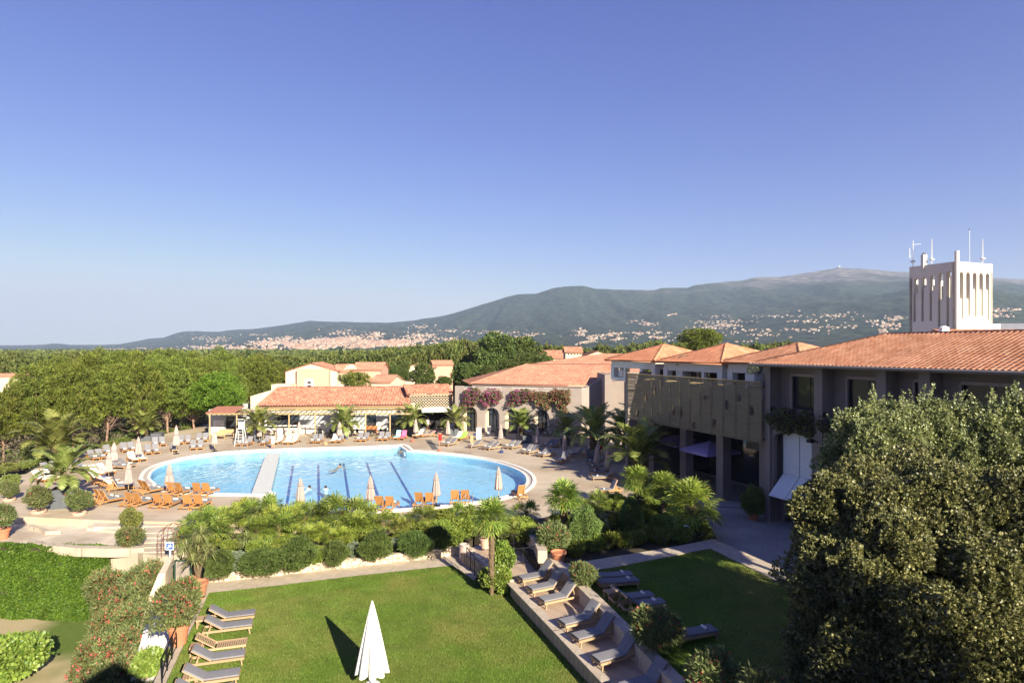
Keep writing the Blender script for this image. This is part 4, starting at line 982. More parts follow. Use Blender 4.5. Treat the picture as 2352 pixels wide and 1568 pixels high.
# pergola in front
pg = thing('pergola', 'pale timber pergola running along the front of the pool bar', 'pergola', B0, ba)
lf = loc_of(B0, ba); posts = [lf(px, 1007.5, ZP) for px in (482, 544, 604, 664, 724, 784, 840, 896)]
for x, y in posts:
    m = MB(); m.box(x-.07, x+.07, y-.07, y+.07, 0, 3.02); m.build('post', M['timber'], pg)
m = MB(); x0 = posts[0][0]-.3; x1 = posts[-1][0]+2.6; y0 = posts[0][1]; y1 = posts[-1][1]
m.bar((x0, y0, 3.1), (x1, y1, 3.1), .12, .18); m.bar((x0, y0+3.4, 3.25), (x1, y1+3.4, 3.25), .12, .16)
m.build('beam', M['timber'], pg)
m = MB(); n = int((x1-x0)/.62); sr = random.Random(5)
for i in range(n+1):
    x = x0+(x1-x0)*i/n; yy = y0+(y1-y0)*i/n
    m.bar((x, yy-.35, 3.2), (x, yy+3.7, 3.36), .07, .1)
m.build('rafter', M['timber'], pg)
m = MB()
m.add([(x0-.1, y0-.3, 3.3), (x0+3.4, y0-.3, 3.3), (x0+3.4, y0+3.6, 3.75), (x0-.1, y0+3.6, 3.75), (x0-.1, y0-.3, 3.25), (x0+3.4, y0-.3, 3.25), (x0+3.4, y0+3.6, 3.7), (x0-.1, y0+3.6, 3.7)], [(0, 1, 2, 3), (7, 6, 5, 4), (0, 4, 5, 1), (1, 5, 6, 2), (2, 6, 7, 3), (3, 7, 4, 0)])
m.build('canopy', mk('rust canopy', (.42, .17, .11), (.36, .15, .10), 2, .9), pg)
for i, k in enumerate(range(3, n-4, 5)):      # slatted shade mats give the square patches of light
    x = x0+(x1-x0)*k/n; yy = y0+(y1-y0)*k/n; m = MB(); m.box(x, x+1.9, yy+(.2 if i % 2 else 1.6), yy+(1.6 if i % 2 else 3.2), 3.42, 3.45); m.build('shade_mat', M['timber'], pg)
# lattice wing
L0 = W(940, 990, ZP); L1 = W(1040, 986, ZP); lv = L1-L0; LL = lv.xy.length; la = math.atan2(lv.y, lv.x)
lw = thing('lattice_wing', 'low wing with a cream diamond lattice band over a dark doorway and scalloped awning', 'building', L0, la)
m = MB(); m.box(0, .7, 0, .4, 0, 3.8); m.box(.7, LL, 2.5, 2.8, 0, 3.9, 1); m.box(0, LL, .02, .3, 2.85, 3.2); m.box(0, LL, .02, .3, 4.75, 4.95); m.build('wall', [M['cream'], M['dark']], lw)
m = MB(); dx = .42
k = 0
while k*dx < LL:
    for r in range(4):
        z = 3.2+r*.39; x = k*dx; o_ = (r % 2)*0
        m.bar((x, .12, z), (x+dx/2, .12, z+.39), .06, .12, up=(0, 1, 0)); m.bar((x+dx/2, .12, z+.39), (x+dx, .12, z), .06, .12, up=(0, 1, 0)) if r % 2 == 0 else m.bar((x+dx, .12, z), (x+dx/2, .12, z+.39), .06, .12, up=(0, 1, 0))
    k += 1
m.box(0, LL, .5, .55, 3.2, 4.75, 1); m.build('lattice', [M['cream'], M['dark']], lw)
roof_obj('roof', [[(-.4, -.4, 4.98), (LL+.1, -.4, 4.98), (LL+.1, 3.2, 6.1), (-.4, 3.2, 6.1)]], M['roof_old'], lw, [((-.4, 3.2, 6.1), (LL+.1, 3.2, 6.1))], per=.36, amp=.12, course=.5)
m = MB(); n = 14
for i in range(n):
    a = 1.6+(LL-1.8)*i/n; b = 1.6+(LL-1.8)*(i+1)/n
    m.add([(a, 0, 3.1), (b, 0, 3.1), (b, -.9, 2.8), (a, -.9, 2.8), (a, -.92, 2.66), ((a+b)/2, -.92, 2.55), (b, -.92, 2.66)], [(0, 1, 2, 3), (3, 2, 6, 5, 4)])
m.build('awning', M['white_fab'], lw)

# ================================================================ houses behind
def gable_house(name, label, px, y, d, rz, w, dp, h, rise, wall='cream', roof='roof_pale', axis='x', cat_='house', wins=(), extra=None, group=None):
    """front left ground corner given as a point at depth d; roof ridge along local x or y"""
    P = DP(px, y, d); o = thing(name, label, cat_, P, rz, group)
    m = MB(); wall_open(m, 0, w, -6, h, [q for q in wins], th=.3); m.box(0, .3, .3, dp, -6, h); m.box(w-.3, w, .3, dp, -6, h); m.box(.3, w-.3, dp-.3, dp, -6, h)
    if axis == 'y':
        m.vprism([(0, h), (w, h), (w/2, h+rise)], (0, 0, .002), (1, 0, 0), (0, 1, 0), .3)
        m.vprism([(0, h), (w, h), (w/2, h+rise)], (0, dp-.3, .002), (1, 0, 0), (0, 1, 0), .3)
        pl = [[(-.35, dp+.3, h-.1), (-.35, -.25, h-.1), (w/2, -.25, h+rise+.05), (w/2, dp+.3, h+rise+.05)], [(w+.35, -.25, h-.1), (w+.35, dp+.3, h-.1), (w/2, dp+.3, h+rise+.05), (w/2, -.25, h+rise+.05)]]
        rg = [((w/2, -.25, h+rise+.05), (w/2, dp+.3, h+rise+.05))]
    else:
        m.vprism([(0, h), (dp, h), (dp/2, h+rise)], (0, 0, .002), (0, 1, 0), (1, 0, 0), .3); m.vprism([(0, h), (dp, h), (dp/2, h+rise)], (w-.3, 0, .002), (0, 1, 0), (1, 0, 0), .3)
        pl = [[(-.3, -.4, h-.1), (w+.3, -.4, h-.1), (w+.3, dp/2, h+rise+.05), (-.3, dp/2, h+rise+.05)], [(w+.3, dp+.4, h-.1), (-.3, dp+.4, h-.1), (-.3, dp/2, h+rise+.05), (w+.3, dp/2, h+rise+.05)]]
        rg = [((-.3, dp/2, h+rise+.05), (w+.3, dp/2, h+rise+.05))]
    if extra: extra(m)
    m.build('wall', M[wall], o); roof_obj('roof', pl, M[roof], o, rg, per=.5, amp=.05, course=.6)
    for q in wins:
        g = MB(); g.box(q[0], q[1], .2, .25, q[2], q[3]); g.build('window', M['glass'], o)
    return o
D0 = 125.0
def m_(pxw, d=D0): return pxw*d/F
# pink house: cream gable behind, pink block with arched window, loggia, second wing
H = gable_house('villa', 'pink and cream villa with wide gable and white framed arched window above the bar roof', 656, 893, D0, R(4), m_(117), 10, m_(41), m_(17), 'cream', 'roof_pale', 'y')
m = MB(); a = m_(29); b = m_(101); wall_open(m, a, b, -5, m_(46), [(m_(52), m_(61), m_(-3), m_(9), 'r'), (m_(52), m_(61), m_(13), m_(18), 'a', m_(4))], th=1.2, y0=-1.25); m.build('pink_block', M['pink'], H)
m = MB(); wall_open(m, m_(47), m_(66), m_(-3), m_(23), [(m_(51.5), m_(61.5), m_(-3), m_(9.4), 'r'), (m_(51.5), m_(61.5), m_(12.6), m_(18.4), 'a', m_(4.6))], th=.05, y0=-1.305); m.box(m_(51), m_(62), -1.0, -.95, m_(-3), m_(19), 1); m.build('window', [M['white'], M['glass']], H)
m = MB(); m.box(-m_(18), m_(27), -4, -.02, -5, m_(13)); m.build('annex', M['cream'], H)
G = gable_house('villa_wing', 'arcaded wing of the pink villa with a tiled roof sloping towards the pool', 773, 893, 127, R(14), m_(44), 8, m_(39), m_(16), 'cream', 'roof_pale', 'x', wins=[(m_(2+i*12), m_(10+i*12), m_(18), m_(34), 'a', m_(4)) for i in range(3)])
G2 = gable_house('villa', 'pink villa wing with white gable just right of the arcaded loggia', 809, 893, 128, R(3), m_(66), 11, m_(45), m_(15), 'pink', 'roof_pale', 'x')
m = MB(); m.vprism([(-m_(22), m_(46)), (m_(10), m_(47)), (m_(0), m_(57)), (-m_(6), m_(58))], (0, .5, 0), (1, 0, 0), (0, 1, 0), .3); m.build('gable', M['cream'], G2)
gable_house('low_house', 'low tiled house half hidden by the yellow green shrub behind the bar roof', 850, 893, 115, R(-8), m_(46, 115), 8, m_(16, 115), m_(13, 115), 'cream', 'roof_pale', 'x')
gable_house('small_house', 'small cream tower house among dark trees left of the big green oak', 895, 850, 230, R(10), m_(20, 230), 5, m_(30, 230), m_(7, 230), 'cream', 'roof_pale', 'x', wins=[(1.2, 2.0, 3.6, 4.4, 'r')])
gable_house('white_house', 'white gabled house in front of the forest left of the big oak', 1028, 850, 190, R(6), m_(78, 190), 10, m_(24, 190), m_(18, 190), 'cream', 'roof_pale', 'y')
gable_house('pink_house', 'pink walled low house with pale roof between round green trees', 996, 868, 165, R(12), m_(44, 165), 9, m_(30, 165), m_(9, 165), 'pink', 'roof_pale', 'x')
gable_house('cream_house', 'cream gable end house half hidden by dark trees above the lattice wing', 925, 885, 150, R(-4), m_(62, 150), 8, m_(40, 150), m_(9, 150), 'cream', 'roof_pale', 'y', wins=[(.6, 1.4, 1.0, 3.4, 'r')])
gable_house('long_house', 'cream house with long dull tiled roof and pale green shutters', 1246, 840, 175, R(2), m_(60, 175), 9, m_(17, 175), m_(18, 175), 'cream', 'roof_old', 'x', wins=[(4.4, 5.6, .2, 1.5, 'r')])
gable_house('tower_house', 'square cream turret house with small hipped tile roof and dark vents', 1299, 840, 165, R(2), m_(38, 165), 5, m_(31, 165), m_(12, 165), 'cream', 'roof_old', 'x', wins=[(.6+i*.8, 1.0+i*.8, m_(25, 165), m_(28, 165), 'r') for i in range(5)])
gable_house('gable_house', 'cream house with a broad low gable behind the turret house', 1336, 842, 170, R(3), m_(74, 170), 10, m_(22, 170), m_(13, 170), 'cream', 'roof_old', 'y')
gable_house('gable_house', 'front cream house with wide low gable right behind the arcade building roof', 1304, 852, 150, R(3), m_(108, 150), 12, m_(17, 150), m_(16, 150), 'cream', 'roof_old', 'y')
gable_house('farm_house', 'long pale low building at the left edge beyond the pine wood', -60, 884, 150, R(4), m_(118, 150), 8, m_(20, 150), m_(4, 150), 'cream', 'roof_pale', 'x')
gable_house('farm_house', 'small house with pink roof deep in the dark wood at far left', 84, 842, 330, R(4), m_(22, 330), 7, m_(10, 330), m_(9, 330), 'cream', 'roof_pale', 'x')
# hotel block behind the camera and an added shading wing are built further down
# ================================================================ plants
LM = {
 'pine': leafmat('pine needles', (.055, .085, .018), (.26, .295, .055), .3, .12, .05),
 'stone': leafmat('stone pine needles', (.075, .13, .018), (.22, .31, .04), .3, .05, .05),
 'oak': leafmat('oak leaves', (.05, .085, .022), (.16, .20, .05), .3, .14, .1),
 'far': leafmat('woodland leaves', (.05, .075, .022), (.20, .215, .06), .3, .2, .05),
 'olive': leafmat('olive leaves', (.13, .15, .09), (.26, .28, .19), .3, .08, .15),
 'cypress': leafmat('cypress leaves', (.03, .055, .02), (.06, .09, .035), .2, .1, .05),
 'palm': leafmat('palm fronds', (.12, .16, .035), (.34, .36, .10), .3, .1, .2),
 'fan': leafmat('fan palm leaves', (.10, .17, .025), (.34, .41, .08), .35, .1, .2, tip=(.42, .33, .07)),
 'cham': leafmat('dwarf palm leaves', (.14, .20, .025), (.42, .46, .08), .35, .15, .2, tip=(.45, .36, .08)),
 'yucca': leafmat('yucca leaves', (.16, .20, .07), (.36, .38, .14), .3, .1, .2),
 'box': leafmat('rosemary leaves', (.075, .12, .03), (.16, .215, .06), .3, .1, .08),
 'grey': leafmat('grey green leaves', (.15, .19, .12), (.26, .30, .20), .3, .05, .08),
 'ball': leafmat('clipped ball leaves', (.12, .18, .045), (.23, .30, .09), .3, .05, .06),
 'garden': leafmat('garden shrub leaves', (.09, .14, .025), (.30, .34, .06), .35, .2, .12),
 'ivy': leafmat('ivy leaves', (.04, .10, .013), (.14, .235, .028), .35, .1, .12, tip=(.24, .29, .055)),
 'olea': leafmat('oleander leaves', (.11, .15, .045), (.26, .28, .11), .35, .1, .12),
 'olea2': leafmat('yellow green oleander leaves', (.14, .18, .04), (.32, .34, .10), .35, .1, .12),
 'pinkflower': leafmat('oleander flowers', (.50, .09, .08), (.66, .20, .16), .3, .08, .05),
 'bougain': leafmat('bougainvillea flowers', (.30, .03, .16), (.52, .10, .34), .3, .12, .05),
 'bougain2': leafmat('faded bougainvillea flowers', (.30, .11, .10), (.46, .20, .17), .3, .12, .05),
 'lilac': leafmat('lilac flowers', (.45, .42, .75), (.65, .62, .85), .3, .05, .05),
 'citrus': leafmat('glossy shrub leaves', (.10, .18, .02), (.34, .42, .08), .3, .05, .3),
 'ever': leafmat('evergreen leaves', (.055, .075, .025), (.31, .30, .105), .28, .05, .25, tip=(.46, .43, .19)),
 'ever2': leafmat('grey green evergreen leaves', (.10, .135, .045), (.38, .41, .155), .25, .05, .35),
 'dry': leafmat('dry twigs', (.13, .10, .07), (.24, .19, .14), .2, .1, .05),
}
def skel(rg, h, r, n, base=(0, 0, 0), lean=0.0, splay=.5, z0=.35):
    pass
def tree_proto(name, kind, seed, H, crown_r, z_lo, nb, br, mat, bark, leaf, dens, squash=1., flat=.65, trunk_r=.22, bare=.0, aspect=.32, upd=.1, spread=.7, shape='ell', inner=.72):
    rg = np.random.default_rng(seed); C = []; Rr = []
    tries = 0
    while len(C) < nb and tries < 4000:
        tries += 1; d = unit(rg.normal(0, 1, (1, 3)))[0]; q = rg.uniform(.3, 1)**.6
        zc = (z_lo+H)/2; hz_ = (H-z_lo)/2
        p = np.array([d[0]*crown_r*q, d[1]*crown_r*q, zc+d[2]*hz_*q])
        if shape == 'dome': p[2] = z_lo+abs(d[2])*(H-z_lo)*q; 
        if shape == 'umb' : p[2] = H-(H-z_lo)*.75*(p[0]**2+p[1]**2)/crown_r**2-rg.uniform(0, .35)*(H-z_lo)
        if shape == 'cone': k = rg.uniform(0, 1); rr = crown_r*(1-.75*k)*rg.uniform(.2, 1); an = rg.uniform(0, 6.28); p = np.array([rr*math.cos(an), rr*math.sin(an), z_lo+(H-z_lo)*k])
        r = br*rg.uniform(.7, 1.25)
        if all(np.linalg.norm(p-c) > (.72 if kind == 'pine' else .55)*(r+s) for c, s in zip(C, Rr)): C.append(p); Rr.append(r)
    P, Q = blobs_pts(C, Rr, dens, rg, flat, inner)
    V, Fq = leaves(P, Q, leaf, aspect, rg, spread, upd)
    me = npmesh(name+' crown', V, Fq, mat)
    tb = MB(); lean = rg.normal(0, .05*H, 2); top = np.array([lean[0], lean[1], (z_lo+H)/2])
    pts = [(0, 0, -1.5)]+[(lean[0]*k**1.5+rg.normal(0, .05), lean[1]*k**1.5+rg.normal(0, .05), top[2]*k) for k in (.15, .35, .6, .85, 1)]
    tb.tube(pts, [trunk_r*1.2, trunk_r, trunk_r*.85, trunk_r*.65, trunk_r*.45, trunk_r*.25], 7)
    for i in rg.permutation(len(C))[:min(len(C), 14)]:
        c = C[i]; k = min(.95, max(.3, (c[2]-.25*H)/max(.1, top[2])*.7)); s = np.array([lean[0]*k**1.5, lean[1]*k**1.5, top[2]*k]); m = (s+c)/2+np.array([0, 0, -.06*H*rg.uniform(-.5, 1)])
        tb.tube([s, m, c], [trunk_r*.38, trunk_r*.24, trunk_r*.08], 5)
    for i in range(int(bare)):
        k = rg.uniform(.25, .75); an = rg.uniform(0, 6.28); s = np.array([lean[0]*k**1.5, lean[1]*k**1.5, top[2]*k]); L = crown_r*rg.uniform(.3, .75); e = s+np.array([math.cos(an)*L, math.sin(an)*L, rg.uniform(-.1, .5)*L]); m = (s+e)/2+np.array([0, 0, -.1*L])
        tb.tube([s, m, e], [trunk_r*.22, trunk_r*.14, trunk_r*.04], 4)
        for _ in range(3):
            f = rg.uniform(.4, .95); b0 = s+(e-s)*f; tb.tube([b0, b0+rg.normal(0, .3, 3)*L*.7], [trunk_r*.08, trunk_r*.02], 3)
    t = thing(name, None, None); link('crown', me, t); tb.build('trunk', bark, t, smooth=True)
    return t
def trees_from(protos, items, group, cat_='tree', maxr=None):
    PR = [Protos(p) for p in protos]
    for i, it in enumerate(items):
        px, ybase, d, ytop, label = it[:5]; j = it[5] if len(it) > 5 else i % len(PR); rsc = it[6] if len(it) > 6 else 1.0
        base = DP(px, ybase, d); H = (ybase-ytop)*d/F; h0 = PROTH[PR[j].root.name]
        s = H/h0; rs2 = rsc*(.84 if group and 'pines' in group else 1); PR[j].put(base, rnd.uniform(0, 6.28), label, group, (s*rs2, s*rs2, s), cat_)
PROTH = {}
# Aleppo pines of the wood at the left
pn = []
for i in range(4):
    t = tree_proto('pine_tree', 'pine', 10+i, 12., 4.0, 4.6, 40, 1.15, LM['pine'], M['pinebark'], .42, 42, flat=.8, trunk_r=.21, bare=14, aspect=.12, upd=.6, spread=.6, shape='dome' if i % 2 else 'ell'); PROTH[t.name] = 12.6; pn.append(t)
front = [(-70, 1075, 64, 900), (8, 1060, 68, 880), (84, 1046, 73, 838), (168, 1036, 74, 826), (246, 1028, 78, 834), (318, 1022, 80, 812), (385, 1012, 84, 822), (445, 1000, 88, 836)]
mid = [(40, 1010, 90, 880), (120, 1000, 92, 826), (198, 1000, 92, 812), (270, 995, 95, 798), (345, 990, 98, 814), (415, 990, 100, 808), (470, 985, 100, 824), (520, 985, 104, 824)]
back = [(150, 968, 118, 816), (228, 968, 118, 796), (300, 965, 120, 806), (372, 962, 122, 794), (440, 960, 124, 806), (512, 958, 126, 793), (560, 955, 128, 818), (606, 955, 128, 812), (640, 945, 135, 828), (590, 940, 140, 812)]
items = []
where = ['at the far left edge of the picture', 'behind the big grey planter palm', 'behind the leftmost loungers', 'behind the closed parasols by the deck', 'near the round bright stone pine', 'next to the pergola']
for r, lab in ((front, 'front row of the pine wood'), (mid, 'middle row of the pine wood'), (back, 'rear row of the pine wood')):
    for i, q in enumerate(r): items.append((*q, f'green pine, {ordn(i)} from the left in the {lab}'))
trees_from(pn, items, 'pines of the wood on the left')
# stone pine
t = tree_proto('stone_pine', 'stone', 31, 8.5, 3.3, 3.2, 60, .95, LM['stone'], M['pinebark'], .30, 75, flat=.9, trunk_r=.25, aspect=.2, upd=.35, spread=.6); PROTH[t.name] = 9.1
trees_from([t], [(497, 985, 86, 856, 'round bright green stone pine standing left of the pool bar', 0, 1.05)], None)
# oaks and mid distance trees
ok = []
for i in range(3):
    t = tree_proto('oak_tree', 'oak', 50+i, 10., 4.4, 1.6, 44, 1.35, LM['oak'], M['bark'], .40, 26, flat=.8, trunk_r=.28, aspect=.4); PROTH[t.name] = 10.9; ok.append(t)
oaks = [(1140, 888, 165, 764, 'big dark green oak standing tall behind the arcade building, its left half', 0, .95), (1195, 888, 168, 765, 'big dark green oak standing tall behind the arcade building, its right half', 1, .95),
 (1215, 880, 150, 806, 'medium green tree at the right foot of the big oak', 2, 1.1), (1250, 872, 155, 815, 'small green tree between the big oak and the cream turret house', 0, 1.0),
 (1072, 892, 135, 828, 'round dark green tree in front of the white gabled house', 1, 1.15), (1120, 880, 130, 838, 'green tree just above the left corner of the arcade roof', 2, 1.1), (1020, 892, 130, 862, 'low green bushy tree above the lattice wing', 2, 1.5),
 (972, 892, 130, 832, 'round green tree between the cream gable and the pink low house', 0, 1.1), (930, 880, 150, 826, 'dark slim tree beside the small tower house', 1, .6), (950, 862, 190, 800, 'dark tree right of the small tower house on the slope', 2, 1.0),
 (905, 880, 160, 838, 'green tree beside the right end of the pink villa', 0, .9), (1170, 880, 140, 826, 'low green tree in front of the big oak trunk', 0, 1.2), (1230, 875, 145, 832, 'low round tree left of the front cream gable', 1, 1.1)]
trees_from(ok, oaks, 'green trees behind the pool buildings')
t = tree_proto('feathery_shrub', 'garden', 57, 4.2, 3.2, .2, 26, .9, LM['garden'], M['bark'], .4, 30, flat=.8, trunk_r=.1, aspect=.2, upd=.4, spread=.8); PROTH[t.name] = 4.6
trees_from([t], [(815, 896, 106, 852, 'feathery yellow green shrub in front of the pink villa', 0, 1.15)], None, 'shrub')
t = tree_proto('round_tree', 'far', 58, 9, 4.4, 1., 40, 1.3, LM['pine'], M['bark'], .42, 30, flat=.85, trunk_r=.25, aspect=.25, upd=.3); PROTH[t.name] = 9.7
trees_from([t], [(1608, 818, 130, 750, 'single round olive green tree above the two farther pavilion roofs', 0, 1.25)], None)
# cypresses
t = tree_proto('cypress_tree', 'cyp', 61, 10, 1.2, .4, 26, .75, LM['cypress'], M['bark'], .35, 40, flat=1.6, trunk_r=.15, aspect=.25, upd=.8, shape='cone'); PROTH[t.name] = 10.8
trees_from([t], [(570, 850, 165, 798, 'slim dark cypress rising from the pine wood left of the pink villa'), (782, 835, 260, 798, 'small dark cypress above the roof of the pink villa'), (812, 835, 260, 800, 'thinner cypress just right of another above the pink villa'), (915, 860, 200, 812, 'dark cypress leaning against the small tower house')], 'cypresses')
# woodland belt: individual crowns in front, one mass behind
wt = []
for i in range(3):
    t = tree_proto('woodland_tree', 'far', 70+i, 9, 4.6, .6, 26, 1.7, LM['far'], M['bark'], .75, 9, flat=.8, trunk_r=.25, aspect=.42, upd=.25); PROTH[t.name] = 10.; wt.append(t)
wr = random.Random(21); items = []
def topline(px):
    return np.interp(px, [-100, 0, 100, 180, 560, 640, 700, 790, 870, 930, 1000, 1060, 1120, 1250, 1330, 1420, 1480, 1560, 1620, 1700, 1780, 1860, 1950], [812, 812, 814, 808, 812, 816, 815, 806, 803, 798, 786, 781, 788, 792, 797, 794, 786, 786, 788, 792, 786, 794, 800])
nw = 0
for row, d in enumerate((180, 225, 290, 360)):
    px = -60.
    while px < 2000:
        step = 40*180/d*.95
        px += step*wr.uniform(.7, 1.2)
        if d < 200 and (650 < px < 900 or 1240 < px < 1420 or px < 120): continue
        if 1300 < px < 1430 and d < 230: continue
        yt = topline(px)+wr.uniform(-3, 4)+(9 if d == 180 else 5 if d == 225 else 2)
        if d > 200 and 920 < px < 1130: yt -= 0
        zb = -3.5 if not (930 < px < 1130) else -1.5
        yb = HZ+(HC-zb)*F/d
        items.append((px, yb, d, yt, 'green tree of the dense woodland belt between the resort and the mountain', wr.randrange(3), wr.uniform(.55, .9)*min(1.8, 62/(yb-yt)*1.2)*1.1)); nw += 1
trees_from(wt, items, 'trees of the woodland belt')
rg = np.random.default_rng(5)
n = 9000; d = 400+900*rg.random(n)**.8; px = -150+2700*rg.random(n)
X = (px-CX)*d/F; rr = rg.uniform(3.5, 6.5, n); V = []; Fs = []; o_ = 0
tops = -3.5+rg.uniform(5, 11, n)*np.where(d > 900, 1.1, 1)
for i in range(n):
    k = 26 if d[i] < 700 else 14
    dd = unit(rg.normal(0, 1, (k, 3))); dd[:, 2] = np.abs(dd[:, 2]); P = np.array([X[i], d[i], tops[i]-rr[i]*.75])+dd*rr[i]*np.array([1, 1, .75])*rg.uniform(.8, 1.05, (k, 1))
    v, f = leaves(P, dd, 2.6 if d[i] < 700 else 4.0, .5, rg, .6, .2); V.append(v); Fs.append(f+o_); o_ += len(v)
tag(link('distant_woodland', npmesh('distant_woodland', np.concatenate(V), np.concatenate(Fs), LM['far'])), 'continuous dark woodland stretching from the resort to the foot of the mountain', 'woodland', kind='stuff')
# wooded hillside clumps far away are part of the mountain colour

# ---------------------------------------------------------------- date palms
def frond(rg, base, az, el, L, droop, lw, nl=20, w=.05):
    """arching rachis with two rows of leaflets; returns verts, quads"""
    t = np.linspace(0, 1, 9); h = np.array([math.cos(az), math.sin(az), 0]); up = np.array([0, 0, 1.])
    th = el-droop*t**1.5; dx = np.cumsum(np.cos(th))/9*L; dz = np.cumsum(np.sin(th))/9*L
    pts = base+np.outer(dx, h)+np.outer(dz, up); side = np.array([-h[1], h[0], 0])
    V = []; Fq = []; o = 0
    for i in range(8):
        a, b = pts[i], pts[i+1]; wd = w*(1-.85*i/8)
        V += [a-side*wd*.5, a+side*wd*.5, b+side*wd*.45, b-side*wd*.45]; Fq.append([o, o+1, o+2, o+3]); o += 4
    ks = np.linspace(.12, .99, nl)
    for k in ks:
        p = np.array([np.interp(k, t, pts[:, j]) for j in range(3)]); tg = pts[min(8, int(k*8)+1)]-pts[int(k*8) if k < .99 else 7]; tg = tg/np.linalg.norm(tg)
        ll = lw*math.sin(math.pi*min(1, .18+k*.82))**.6*rg.uniform(.85, 1.1)
        for s in (-1, 1):
            d = side*s*.8+tg*.65+up*(.28-.5*k*rg.uniform(.3, 1)); d = d/np.linalg.norm(d)
            q = p+d*ll; wv = tg*.068*(lw/.5)
            V += [p-wv, p+wv, q+wv*.2, q-wv*.2]; Fq.append([o, o+1, o+2, o+3]); o += 4
    return np.array(V), np.array(Fq)
def date_palm(seed, nf=34, L=2.3, trunk_h=.7, upright=.0, lw=.5):
    rg = np.random.default_rng(seed); parts = []; o = 0
    for i in range(nf):
        k = i/nf; el = R(84)-k*R(78)*(1-upright)+rg.normal(0, .08); az = i*2.399+rg.normal(0, .1)
        b = np.array([.09*math.cos(az), .09*math.sin(az), trunk_h+.12*(1-k)])
        v, f = frond(rg, b, az, el, L*(.8+.35*math.sin(math.pi*min(1, k+.2)))*rg.uniform(.9, 1.1), R(55)+k*R(38), lw, 27); parts.append((v, f, 0))
    V, Fq, mi = cat(parts); t = thing('date_palm', None, None)
    link('fronds', npmesh('fronds', V, Fq, LM['palm']), t)
    m = MB(); n = 9; m.tube([(0, 0, -.3)]+[(0, 0, trunk_h*k/n+.0) for k in range(n+1)]+[(0, 0, trunk_h+.2)], [.2]+[(.24 if k % 2 else .19) for k in range(n+1)]+[.08], 10)
    for k in range(40):
        a = k*2.4; z = trunk_h*(k/40)*.95+.05; m.bar((.17*math.cos(a), .17*math.sin(a), z), (.30*math.cos(a), .30*math.sin(a), z+.16), .08, .03)
    m.build('trunk', M['palmbark'], t)
    return t
dps = [date_palm(1), date_palm(2, 30, 2.5, .9), date_palm(3, 30, 2.1, .6, .25)]
DPR = [Protos(p) for p in dps]
def planter_box(loc, rz, w=.95, h=.95, label='', grp='grey planters on the pool deck'):
    m = MB(); k = w/2; m.add([(-k*.9, -k*.9, 0), (k*.9, -k*.9, 0), (k*.9, k*.9, 0), (-k*.9, k*.9, 0), (-k, -k, h), (k, -k, h), (k, k, h), (-k, k, h)], [(0, 3, 2, 1), (0, 1, 5, 4), (1, 2, 6, 5), (2, 3, 7, 6), (3, 0, 4, 7)])
    m.box(-k, k, -k, -k+.05, h-.12, h+.001); m.box(-k, k, k-.05, k, h-.12, h+.001); m.box(-k, -k+.05, -k+.05, k-.05, h-.12, h+.001); m.box(k-.05, k, -k+.05, k-.05, h-.12, h+.001); m.box(-k+.05, k-.05, -k+.05, k-.05, h-.1, h-.06, 1)
    return tag(m.build('planter', [M['planter'], M['soil']], loc=loc, rz=rz), label, 'planter', grp)
palms = [  # px, y base, planter height, proto, scale, label part
 (149, 1163, 1.35, 1, .88, 'spreading widely at the left end of the deck', 1.5),
 (128, 1062, .2, 2, 1.6, 'with very tall upright fronds behind the big planter palm', 0),
 (333, 1012, .6, 2, 1.0, 'small and upright before the pine trunks', 1.1),
 (594, 1013, .95, 0, 1.0, 'in front of the pergola, left of the bar counter', 1.0),
 (790, 1008, .95, 0, 1.02, 'in the middle of the pool bar front', 1.0),
 (946, 1000, .9, 0, 1.0, 'at the right end of the pool bar', 1.0),
 (1047, 998, .6, 1, .95, 'right of the dark doorway at the arcade corner', 1.0),
 (1198, 1013, .8, 2, 1.1, 'before the third arch of the arcade building', 1.0),
 (1300, 1022, .8, 1, .9, 'before the last arch of the arcade building', 1.0),
 (1363, 1052, .95, 1, 1.32, 'with the widest arching fronds right of the arcade', 1.1),
 (1436, 1040, .8, 0, 1.3, 'between the largest palm and the woven screen', 1.0),
 (1490, 1062, .9, 1, 1.5, 'dark one standing before the shaded terrace', 1.0),
 (1470, 1110, .9, 2, 1.45, 'upright one above the garden fan palms', 1.0)]
for px, y, ph, pi_, s, lab, pw_ in palms:
    b = W(px, y, ZP); DPR[pi_].put((b.x, b.y, ZP+max(0, ph-.1)), rnd.uniform(0, 6), 'date palm '+lab, 'date palms around the pool', s*1.18, 'palm')
    if pw_: planter_box((b.x, b.y, ZP), rnd.uniform(.3, .9), pw_, ph, 'dark grey planter of the palm '+lab)
# ---------------------------------------------------------------- fan palms
def fan_leaf(rg, base, az, el, pl, fr, nseg=15):
    h = np.array([math.cos(az), math.sin(az), 0]); up = np.array([0, 0, 1.]); d = h*math.cos(el)+up*math.sin(el); side = np.array([-h[1], h[0], 0]); nrm = np.cross(side, d)
    tip = base+d*pl+up*(-.10*pl); V = [base-side*.012, base+side*.012, tip+side*.01, tip-side*.01]; Fq = [[0, 1, 2, 3]]; o = 4
    d2 = d*math.cos(.35)-up*math.sin(.35)*.6; d2 = d2/np.linalg.norm(d2); s2 = side; n2 = np.cross(s2, d2)
    for i in range(nseg):
        a = (i/(nseg-1)-.5)*R(250); L = fr*(1-.18*abs(a)/R(125))*rg.uniform(.88, 1.08)
        v = d2*math.cos(a)+s2*math.sin(a); w = (-d2*math.sin(a)+s2*math.cos(a))*fr*.055
        m = tip+v*L*.6+n2*.03*(1 if i % 2 else -1); e = tip+v*L-up*.16*L
        V += [tip, m+w, e, m-w]; Fq.append([o, o+1, o+2, o+3]); o += 4
    return np.array(V), np.array(Fq)
